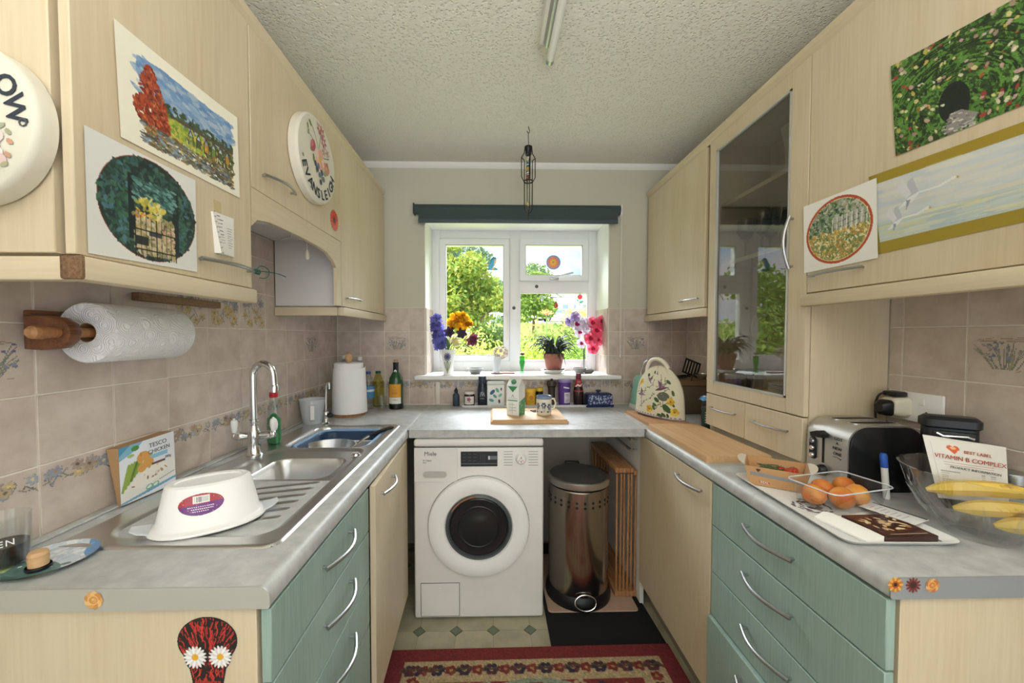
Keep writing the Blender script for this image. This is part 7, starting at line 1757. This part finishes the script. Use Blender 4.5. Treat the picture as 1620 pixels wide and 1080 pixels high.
# chocolate bar, white wrapper and leaflet
t = thing('chocolate_bar', 'dark chocolate box printed with nuts lying on the tray', 'box', (1.846, -1.600, ZY), R(2))
bm = B(); box(bm, -.058, .058, -.050, .050, 0, .013, .0015); mk('box', bm, mat('choc_brown', '3d221b', .4), t)
c = Cv(1.15, 90, '4a271e', 111); c.dabs(200, lambda x, y: .1 < y < .85 and .1 < x < 1.05, ['6b3a28', '8a5a3a', '3a1c15', '55301f'], .02, .06)
for k in range(34): x, y = c.r.uniform(.15, 1.0), c.r.uniform(.12, .72); c.ell(x, y, .07, .032, c.r.choice(['ecd2a4', 'f0dcb4', 'd8b480', 'c89a68']), c.r.uniform(0, 3))
c.rect(.2, .9, 1.05, .925, 'c9b8a0')
sheet('nut_print', c, lambda s, tt: (-.056+.112*s, .048-.096*tt, .0134), t, 'print_gloss')
t = thing('wrapper', 'folded white paper wrapper lying on the tray beside the chocolate', 'paper', (1.768, -1.590, ZY), R(9))
bm = B(); loft(bm, [[Vector((-.026, y, z)) for y, z in ((-.058, 0), (.055, 0), (.055, .004), (-.058, .004))], [Vector((.0, y, z)) for y, z in ((-.06, 0), (.056, 0), (.056, .014), (-.06, .014))], [Vector((.016, y, z)) for y, z in ((-.06, 0), (.05, 0), (.05, .012), (-.06, .012))]]); mk('paper', bm, 'paper', t)
t = thing('leaflet', 'white printed leaflet with a black edge lying behind the chocolate box', 'paper', (1.917, -1.545, ZT+.0165), R(20))
bm = B(); box(bm, -.03, .03, -.05, .05, 0, .0015); mk('sheet', bm, 'paper', t)
c = Cv(.6, 60, 'eceae8', 113); c.rect(.54, 0, .6, 1, '3a3a3e')
for k in range(7): c.rect(.1, .15+.1*k, .3+.15*c.r.random(), .17+.1*k, 'a5a5aa')
sheet('print', c, lambda s, tt: (-.029+.058*s, .049-.098*tt, .0017), t)
# ---- glass bowl with bananas, vitamin packet
BX, BY = 2.030, -1.620
t = thing('glass_bowl', 'large cut-glass bowl of bananas at the worktop end', 'bowl', (BX, BY, ZT))
prof = [(0, .004), (.045, .002), (.05, 0), (.054, .004), (.06, .012), (.085, .045), (.110, .09), (.126, .138), (.129, .142), (.124, .142), (.104, .09), (.078, .048), (.05, .016), (0, .012)]
bm = B(); lathe(bm, prof, 60)
for v in bm.verts:
    r_ = math.hypot(v.co.x, v.co.y)
    if r_ > .05 and v.co.z < .13:
        a = math.atan2(v.co.y, v.co.x); k = 1+.018*math.cos(a*15); v.co.x *= k; v.co.y *= k
mk('bowl', bm, 'crystal', t, smooth=25)
for k in range(15):
    a = 2*math.pi*k/15
    bm = B(); tube(bm, [((.062)*math.cos(a), .062*math.sin(a), .014), (.092*math.cos(a+.1), .092*math.sin(a+.1), .052), (.116*math.cos(a+.05), .116*math.sin(a+.05), .096)], [.001, .004, .001], 5); mk('cut_ridge', bm, 'crystal', t)
m, n, b = newmat('banana'); v = coords(n, (30, 30, 30)); tx = N(n, 'ShaderNodeTexNoise', Scale=1.0, Detail=4.0); n.links.new(v, tx.inputs['Vector']); rp_ = N(n, 'ShaderNodeValToRGB'); rp_.color_ramp.elements[0].position = .28; rp_.color_ramp.elements[1].position = .40
rp_.color_ramp.elements[0].color = (*lin('9a6f30'), 1); rp_.color_ramp.elements[1].color = (*lin('e2bd50'), 1); n.links.new(tx.outputs['Fac'], rp_.inputs['Fac']); n.links.new(rp_.outputs['Color'], b.inputs['Base Color']); b.inputs['Roughness'].default_value = .5
for k, (p0, p1, p2, r_) in enumerate((((-.075, .04, .085), (-.01, -.01, .115), (.085, -.035, .100), .017), ((-.055, .005, .058), (.0, -.05, .085), (.075, -.06, .068), .017), ((-.03, -.045, .044), (.02, -.08, .06), (.06, -.05, .045), .016))):
    bm = B(); C2 = bez(p0, p1, p2, 12); tube(bm, C2, [r_*q for q in (.25, .6, .85, .97, 1, 1, 1, 1, .98, .92, .75, .45, .28)], 6); bt = thing('banana', ('long yellow banana lying on top in the cut-glass bowl', 'yellow banana lying under the top one in the cut-glass bowl', 'short yellow banana at the bottom of the cut-glass bowl')[k], 'banana', (BX, BY, ZT+.002), 0, 'bananas in the glass bowl'); mk('fruit', bm, 'banana', bt)
    bm = B(); e = C2[-1]; d = (C2[-1]-C2[-2]).normalized(); tube(bm, [e-d*.002, e+d*.014], [.0045, .0035], 6); tag(mk('stalk', bm, mat('banana_tip', '5f4a2a', .7) if 'banana_tip' not in MATS else 'banana_tip', bt), 'brown stalk')
VA, VB = Vector((2.000, -1.530, 0)), Vector((2.140, -1.578, 0))
t = thing('vitamin_packet', 'white vitamin packet standing in the glass bowl', 'packet', (VA.x, VA.y, ZT+.05))
za, zb = 1.088, 1.070; lean = Vector((.012, .036, 0))
tlv, trv = Vector((VA.x, VA.y, za)), Vector((VB.x, VB.y, zb)); blv, brv = Vector((VA.x+.008, VA.y-.03, .948)), Vector((VB.x-.018, VB.y-.022, .945))
q4 = quad(tlv, trv, brv, blv); nn = (trv-tlv).cross(blv-tlv).normalized(); nn = nn if nn.y < 0 else -nn
pf = lambda s, tt: q4(s, tt)+nn*(.008*math.sin(math.pi*s)*math.sin(math.pi*tt)**.5)
c = Cv(1.1, 110, 'dedad2', 115)
c.line([(.09, .10), (1.0, .10), (1.0, .9), (.09, .9), (.09, .10)], .008, 'c4beb4')
c.ell(.33, .16, .045, .04, 'd9622f'); c.ell(.41, .16, .045, .04, 'd9622f'); c.poly([(.285, .17), (.455, .17), (.37, .26)], 'd9622f'); c.ell(.37, .16, .04, .02, 'f0b088')
for k in range(11): c.rect(.14, .55+.032*k, .2+.22*c.r.random(), .562+.032*k, '9a968f'); c.rect(.7, .55+.032*k, .75, .562+.032*k, '9a968f'); c.rect(.84, .55+.032*k, .92, .562+.032*k, '9a968f')
for k in range(2): c.rect(.2, .40+.035*k, .9, .41+.035*k, 'b98a80')
sheet('front', c, pf, t, 'print_gloss', True); sheet('back', Cv(1.1, 30, 'd5d1ca', 1), lambda s, tt: q4(s, tt)-nn*(.008*math.sin(math.pi*s)*math.sin(math.pi*tt)**.5+.0006), t, 'print_gloss', True)
rt = (trv-tlv).normalized(); up = (tlv-blv).normalized(); up = (up-rt*up.dot(rt)).normalized()
for txt, s_, tt, sz, mm in (('BEST LABEL', .62, .20, .0095, 'ink_red'), ('VITAMIN B COMPLEX', .50, .325, .0132, 'ink_red'), ('PRODUCT INFORMATION', .55, .485, .0075, 'ink_grey')):
    p = pf(s_, tt)+nn*.0018; letters('lettering', txt, sz, Mface(p.x, p.y, p.z, rt, up), mm, t, world=True)
# ---- can opener
o0, o1 = Vector((2.082, -1.462, 0)), Vector((2.165, -1.520, 0)); dirv = (o1-o0).normalized(); ctr = (o0+o1)/2
t = thing('can_opener', 'black electric can opener standing behind the glass bowl', 'can opener', (ctr.x+.014, ctr.y+.020, ZT), math.atan2(dirv.y, dirv.x))
hw = (o1-o0).length/2
bm = B(); loft(bm, [rr(0, 0, hw, .024, .014, 0), rr(0, 0, hw-.003, .023, .014, .20), rr(0, 0, hw+.002, .028, .016, .205), rr(0, 0, hw+.002, .028, .016, .222), rr(0, 0, hw-.006, .020, .014, .230)]); mk('body', bm, mat('opener_black', '26282c', .35), t)
bm = B(); box(bm, -.035, .04, -.030, -.02, .155, .195, .005); mk('recess', bm, 'black_plastic', t)
bm = B(); lathe(bm, [(0, .006), (.008, .006), (.0095, .003), (.0095, 0)], 18, M=Matrix.Translation((-.010, -.030, .172)) @ Matrix.Rotation(R(90), 4, 'X')); mk('cutting_wheel', bm, 'chrome', t)
bm = B(); tube(bm, [(-.03, -.032, .19), (-.02, -.036, .184), (.02, -.036, .186), (.032, -.034, .182)], .0035, 8); mk('lever', bm, 'chrome', t)
# ---- tin can and correction pen
t = thing('tin_can', 'ribbed tin can with pale printed label at the worktop end', 'tin', (2.180, -1.562, ZT))
bm = B(); pr = [(0, .001), (.028, 0)]
for k in range(9): pr += [(.0295, .006+.012*k), (.0287, .012+.012*k)]
lathe(bm, pr+[(.029, .116), (.028, .118), (0, .116)], 28); mk('can', bm, 'satin_metal', t)
c = Cv(1.6, 40, '9aa0a4', 117); c.rect(0, 0, 1.6, .2, '7d848a')
for k in range(4): c.rect(.2, .35+.15*k, 1.2, .42+.15*k, '6a7076')
sheet('label', c, wrap(.0302, .0302, .02, .095, -1.5, 1.0), t)
t = thing('marker_pen', 'white marker pen with blue cap beside the glass bowl', 'pen', (2.026, -1.428, ZT))
lean = Matrix.Rotation(R(-6), 4, 'Y')
bm = B(); lathe(bm, [(0, 0), (.007, 0), (.0075, .003), (.0075, .085)], 16, M=lean); mk('barrel', bm, 'white_plastic', t)
bm = B(); lathe(bm, [(.0078, .085), (.0082, .087), (.0082, .118), (.006, .122), (0, .122)], 16, M=lean); mk('cap', bm, mat('pen_blue', '2f5fc0', .35), t)

# ================================================================== inside the dresser
YD = -.97
def stack_plates(x, y, z, n, r, label, grp):
    for k in range(n):
        t = thing('plate', label, 'plate', (x, y, z+.0062*k), 0, grp); bm = B(); lathe(bm, [(0, .002), (r*.55, 0), (r*.62, .003), (r, .014), (r*.985, .016), (r*.6, .0055), (0, .005)], 36); mk('plate', bm, 'white_plastic', t)
stack_plates(2.085, -1.06, 1.0825, 9, .095, 'white plate in the stack on the dresser bottom', 'plates stacked in the dresser')
for x, y in ((2.02, -.86), (2.10, -.80)):
    t = thing('tumbler', 'clear tumbler on the dresser bottom behind the glass', 'glass', (x, y, 1.0825), 0, 'tumblers in the dresser'); bm = B(); lathe(bm, [(0, .001), (.026, 0), (.03, .005), (.034, .1), (.032, .1), (.027, .008), (0, .007)], 24); mk('glass', bm, 'clear_glass', t)
for x, y in ((2.05, -.80), (2.05, -.90), (2.05, -1.0), (2.12, -.85), (2.12, -.96), (2.10, -1.1)):
    t = thing('wine_glass', 'stemmed wine glass on the lower dresser shelf', 'glass', (x, y, sh2+.0005), 0, 'wine glasses in the dresser'); bm = B(); lathe(bm, [(0, .002), (.032, 0), (.032, .002), (.005, .006), (.004, .075), (.02, .09), (.034, .12), (.03, .17), (.029, .17), (.032, .12), (.018, .093), (0, .086)], 24); mk('glass', bm, 'clear_glass', t)
p = U(1222, 252, x=2.07)
t = thing('glass_jug', 'tall glass jug with a yellow pattern on the upper dresser shelf', 'jug', (2.07, -1.05, sh1+.0005)); bm = B(); lathe(bm, [(0, .003), (.042, 0), (.045, .004), (.038, .06), (.042, .11), (.056, .17), (.054, .17), (.04, .11), (.036, .06), (.04, .01), (0, .009)], 30); mk('body', bm, mat('jug_glass', 'b5b0a2', .2), t)
bm = B(); tube(bm, [(0, .045, .15), (0, .085, .14), (0, .08, .08), (0, .04, .05)], .006, 8); mk('handle', bm, 'clear_glass', t)
# ================================================================== outside the window
def gz(x, y): return -.12 + .0735*max(0, min(y, 48)-.6) + .03*max(0, y-48)
m, n, b = newmat('grass'); v = coords(n, (3, 3, 3), False); tx = N(n, 'ShaderNodeTexNoise', Scale=1.0, Detail=6.0); n.links.new(v, tx.inputs['Vector']); rp_ = N(n, 'ShaderNodeValToRGB'); rp_.color_ramp.elements[0].position = .3; rp_.color_ramp.elements[1].position = .7
rp_.color_ramp.elements[0].color = (*lin('7a9440'), 1); rp_.color_ramp.elements[1].color = (*lin('b4bf5e'), 1); n.links.new(tx.outputs['Fac'], rp_.inputs['Fac']); n.links.new(rp_.outputs['Color'], b.inputs['Base Color']); b.inputs['Roughness'].default_value = .9
bm = B(); V = []
for y in (.34, .6, 48, 120):
    V.append([bm.verts.new((x, y, gz(0, y))) for x in (-90, 110)])
for a, b_ in zip(V, V[1:]): bm.faces.new((a[0], a[1], b_[1], b_[0]))
tag(mk('ground', bm, 'grass', smooth=0), kind='structure')
bm = B(); za, zb2 = gz(0, 38), gz(0, 47.8)
box_ = [bm.verts.new(q) for q in ((-90, 38, za+.03), (110, 38, za+.03), (110, 47.8, zb2+.03), (-90, 47.8, zb2+.03))]; bm.faces.new(box_)
tag(mk('road', bm, mat('asphalt', 'b8b4b2', .9)), kind='structure')
def road_z(y): return za+.04+(y-38)*.0735
rf = random.Random(21)
def leaf_cloud(bm, n, sampler, size, nrm_up=.4):
    for _ in range(n):
        p = sampler(); s = size*rf.uniform(.6, 1.4)
        d = Vector((rf.gauss(0, 1), rf.gauss(0, 1), rf.gauss(0, 1)+nrm_up)).normalized(); x = d.orthogonal().normalized(); x.rotate(Matrix.Rotation(rf.uniform(0, 6.28), 3, d)); y = d.cross(x)
        vs = [bm.verts.new(p+x*s), bm.verts.new(p+y*s*.45), bm.verts.new(p-x*s), bm.verts.new(p-y*s*.45)]; bm.faces.new(vs)
def shell(c, r, fill=.35):
    def f():
        while True:
            v = Vector((rf.uniform(-1, 1), rf.uniform(-1, 1), rf.uniform(-1, 1)))
            if 1e-3 < v.length <= 1: break
        v = v.normalized()*(rf.random()**fill); return Vector(c)+Vector((v.x*r[0], v.y*r[1], v.z*r[2]))
    return f
def shrub(name, label, cat, base, blobs, layers, trunk=None, group=None, stemm='branch_brown'):
    """blobs [(centre, radii)] ; layers [(material, leaves per blob, size)]"""
    t = thing(name, label, cat, base, 0, group)
    for mm, n_, s_ in layers:
        bm = B()
        for c_, r_ in blobs: leaf_cloud(bm, n_, shell(c_, r_), s_)
        tag(mk('foliage', bm, mm, t, smooth=0), kind='stuff')
    for q in trunk or []:
        bm = B(); k = len(q[0]); tube(bm, q[0], [q[1]*(1-.7*i/(k-1)) for i in range(k)], 7); mk('branch', bm, stemm, t)
    return t
mat('branch_brown', '7a6450', .8)
def bz(u, v, y): return U(u, v, y=y)
# big yellow-green shrub filling the side window
y = 4.6; base = Vector((bz(720, 500, y).x, y, gz(0, y)))
bl = []
for u, v, r_ in ((712, 430, .38), (735, 440, .42), (760, 455, .40), (778, 470, .30), (706, 470, .42), (730, 485, .45), (755, 490, .34), (700, 500, .45), (725, 515, .40), (790, 482, .16), (745, 420, .3), (700, 400, .35), (690, 440, .5)):
    p = bz(u, v, y+rf.uniform(-.3, .3)); bl.append((p-base, (r_, r_, r_*.8)))
shrub('tree', 'yellow-green leafy tree filling the side window', 'tree', base, bl, (('leaf_yellow', 330, .050), ('leaf_bright', 260, .050), ('leaf_mid', 150, .045)), [([(0, 0, 0), (.1, 0, .8), (.0, 0, 1.7)], .05), ([(.1, 0, .8), (.5, 0, 1.5), (.8, 0, 1.7)], .03), ([(.05, 0, .9), (-.3, 0, 1.5)], .03)])
# bluish tree behind, upper left
y = 7.5; base = Vector((bz(735, 500, y).x, y, gz(0, y)))
bl = [(bz(u, v, y)-base, (r_, r_, r_)) for u, v, r_ in ((728, 398, .38), (748, 402, .36), (712, 392, .4), (764, 408, .24), (700, 420, .5))]
mat('leaf_blue', '8fa89a', .6)
shrub('tree', 'thin grey-green tree with sparse leaves behind the yellow-green tree', 'tree', base, bl, (('leaf_blue', 130, .07), ('leaf_far', 70, .06)), [([(0, 0, 0), (0, 0, 1.6), (.2, 0, 2.6)], .05), ([(0, 0, 1.2), (-.4, 0, 2.4)], .04)])
# low plants along the foot of the window
for u, v, y, r_, lay, lb in ((708, 548, 2.6, .30, ('leaf_bright', 'leaf_yellow'), 'low yellow-green bush outside below the flower vase'), (740, 545, 3.0, .34, ('leaf_yellow', 'leaf_olive'), 'low golden bush outside beside the path'), (770, 545, 3.4, .34, ('leaf_olive', 'leaf_yellow'), 'low loose bush outside with pale tips'), (785, 518, 6.0, .34, ('leaf_mid', 'leaf_far'), 'rounded green bush by the road'), (762, 522, 5.4, .34, ('leaf_bright', 'leaf_mid'), 'light green bush in front of the parked cars'),
                          (830, 532, 2.9, .40, ('leaf_yellow', 'leaf_bright'), 'bright yellow-green bush outside below the top light'), (848, 524, 4.0, .55, ('leaf_bright', 'leaf_olive'), 'broad light green bush behind the aloe'), (880, 526, 5.2, .70, ('leaf_olive', 'leaf_mid'), 'olive green bush behind the aloe'), (905, 536, 3.4, .45, ('leaf_bright', 'leaf_mid'), 'green bush outside behind the orchid'), (926, 528, 4.6, .55, ('leaf_mid', 'leaf_olive'), 'mid green bush outside at the edge of the lower window'), (918, 492, 30, 1.5, ('leaf_yellow', 'yolk'), 'golden bush in front of the white house')):
    p = bz(u, v, y); base = Vector((p.x, y, gz(0, y)))
    h_ = max(.12, p.z-base.z)
    bl = [(Vector((0, 0, h_*.5)), (r_, r_, max(h_*.75, r_*.6))), (Vector((r_*.5, 0, h_*.8)), (r_*.6, r_*.6, r_*.5)), (Vector((-r_*.5, 0, h_*.7)), (r_*.6, r_*.6, r_*.5))]
    shrub('bush', lb, 'bush', base, bl, tuple((mm, 420, .03 if y < 5 else .06) for mm in lay), [([(0, 0, 0), (0, 0, h_*.6)], .012)])
# conifer-like green tree behind the lower pane
y = 9.5; base = Vector((bz(842, 500, y).x, y, gz(0, y)))
bl = [(bz(u, v, y)-base, (r_, r_, r_*.8)) for u, v, r_ in ((832, 478, .5), (850, 480, .55), (862, 488, .4), (828, 495, .4), (845, 468, .45), (838, 455, .45), (850, 445, .4))]
shrub('tree', 'soft light green tree behind the lower window pane', 'tree', base, bl, (('leaf_mid', 360, .055), ('leaf_bright', 330, .055)), [([(0, 0, 0), (.05, 0, 1.3), (0, 0, 2.4)], .06)])
# distant round tree and dark tree
for u, v, y, r_, lb in ((845, 440, 75, 4.4, 'distant round green tree on the skyline'), (777, 462, 62, 3.6, 'distant green tree beside the brown roof'), (803, 484, 55, 3.6, 'distant green tree behind the parked cars')):
    p = bz(u, v, y); base = Vector((p.x, y, gz(0, y)))
    shrub('tree', lb, 'tree', base, [(Vector((0, 0, p.z-base.z-r_*.3)), (r_, r_, r_)), (Vector((r_*.5, 0, p.z-base.z-r_*.8)), (r_, r_, r_))], (('leaf_far', 900, .4), ('leaf_mid', 700, .36)), [([(0, 0, 0), (0, 0, p.z-base.z)], .25)])
for x, y, h_, lb in ((-2.3, 4.2, 2.3, 'leafy garden tree left of the kitchen window'), (-3.9, 5.6, 2.9, 'taller leafy garden tree further left of the kitchen window'), (-1.3, 3.4, 1.5, 'rounded garden shrub left of the kitchen window')):
    base = Vector((x, y, gz(0, y))); bl = [(Vector((rf.uniform(-.6, .6), rf.uniform(-.4, .4), h_*rf.uniform(.35, .95))), (.5, .5, .42)) for _ in range(10)]
    shrub('tree', lb, 'tree', base, bl, (('leaf_bright', 260, .05), ('leaf_mid', 260, .05)), [([(0, 0, 0), (.05, 0, h_*.5), (0, 0, h_*.9)], .05)])
# tall orange lily outside
y = 1.1; p = bz(865, 497, y); t = thing('lily', 'orange lily on a tall stem outside the window', 'flower', (p.x, y, gz(0, y)))
hz = p.z-gz(0, y); bm = B(); tube(bm, [(0, 0, 0), (.005, 0, hz*.5), (0, 0, hz)], .006, 6); mk('stem', bm, 'stem_green', t)
for dx, dz in ((0, 0), (-.022, .012), (.02, .006)):
    bm = B(); bloom(bm, (dx, 0, hz+dz), (dx*8, -.5, .8), .042, 6, .5, .22); mk('bloom', bm, 'lily', t)
for k in range(10):
    z = hz*(.35+.06*k); a = k*2.4; bm = B(); leaf(bm, (0, 0, z), (.05*math.cos(a), .05*math.sin(a), z+.03), (.10*math.cos(a), .10*math.sin(a), z-.01), .008); mk('leaf', bm, 'leaf_bright', t)
# white house
y = 62; a, b2 = bz(868, 462, y), bz(960, 520, y); zg = gz(0, y)
t = thing('house', 'white rendered house with grey windows beyond the road', 'house', ((a.x+b2.x)/2, y, zg)); hw = (b2.x-a.x)/2; hh = a.z-zg+.2
mat('render_white', 'e2e0e6', .8); bm = B(); box(bm, -hw, hw, 0, 7, 0, hh); prism(bm, [(0, hh), (7, hh), (3.5, hh+2.2)], 'x', -hw, hw); mk('wall', bm, 'render_white', t, smooth=0)
mat('house_glass', '8296ac', .15)
for u in (881, 894.5, 909.5, 926):
    p = bz(u, 485, y); bm = B(); w_ = .55 if u in (894.5, 926) else .28; box(bm, p.x-t.location.x-w_, p.x-t.location.x+w_, -.04, .02, p.z-zg-.42, p.z-zg+.42); wn = mk('window', bm, 'white_paint', t); bm = B(); box(bm, p.x-t.location.x-w_+.07, p.x-t.location.x+w_-.07, -.06, -.03, p.z-zg-.35, p.z-zg+.35); mk('pane', bm, 'house_glass', wn)
bm = B(); prism(bm, [(-.3, hh-.1), (3.5, hh+2.4), (7.3, hh-.1), (7.3, hh+.05), (3.5, hh+2.6), (-.3, hh+.05)], 'x', -hw-.3, hw+.3); mk('roof', bm, mat('roof_slate', '6f7680', .7), t, smooth=0)
# brown-roofed house, side window
y = 84; p = bz(785, 458, y); zg = gz(0, y); t = thing('house', 'house with red-brown roof far behind the side window', 'house', (p.x+2.0, y, zg)); hh = p.z-zg-1.4
bm = B(); box(bm, -3.2, 3.2, 0, 6, 0, hh); mk('wall', bm, 'render_white', t, smooth=0)
bm = B(); prism(bm, [(-3.5, hh), (3.5, hh), (2.6, hh+1.9), (-2.6, hh+1.9)], 'y', -.3, 6.3); mk('roof', bm, mat('roof_brown', '8a6a5c', .8), t, smooth=0)
for x in (-1.6, 0, 1.6):
    bm = B(); box(bm, x-.5, x+.5, -.05, .02, hh-1.3, hh-.3); mk('window', bm, 'house_glass', t)
# parked cars
def car(label, x, y, col, rz, L=4.1):
    t = thing('car', label, 'car', (x, y, road_z(y)), rz)
    m_ = mat('car_'+label[:6], col, .25, coat=.5)
    side = [(-L/2, .35), (-L/2, .72), (-L/2+.3, .86), (-L*.30, .92), (-L*.14, 1.38), (L*.20, 1.42), (L*.36, .98), (L/2-.1, .84), (L/2, .6), (L/2, .35)]
    bm = B(); prism(bm, side, 'y', -.85, .85, .06, 2); mk('body', bm, m_, t)
    win = [(-L*.27, .95), (-L*.135, 1.30), (L*.19, 1.33), (L*.32, .97)]
    for s_ in (-1, 1):
        bm = B(); prism(bm, win, 'y', s_*.852, s_*.862); mk('window', bm, 'house_glass', t)
        for x_ in (-L*.31, L*.31):
            bm = B(); tube(bm, [(x_, s_*.70, .32), (x_, s_*.88, .32)], .32, 22); w_ = mk('wheel', bm, 'black_rubber', t)
            bm = B(); tube(bm, [(x_, s_*.87, .32), (x_, s_*.89, .32)], .19, 18); mk('hubcap', bm, 'satin_metal', w_)
    for s_ in (-.6, .6):
        bm = B(); box(bm, -L/2-.01, -L/2+.04, s_-.16, s_+.16, .60, .74, .02); mk('lamp', bm, 'clear_glass', t)
for u, y, lb, cl, rz, L in ((770, 44, 'white hatchback parked across the road', 'e6e7ea', R(6), 4.1), (812, 40.6, 'silver saloon parked across the road', 'b9bcc2', R(4), 4.2), (886, 42, 'cream estate car parked in front of the white house', 'dfdfe6', 0, 4.8), (840, 46, 'pale lilac car parked behind the green tree', 'cfcde0', 0, 4.1)):
    p = bz(u, 500, y); car(lb, p.x, y, cl, rz, L)
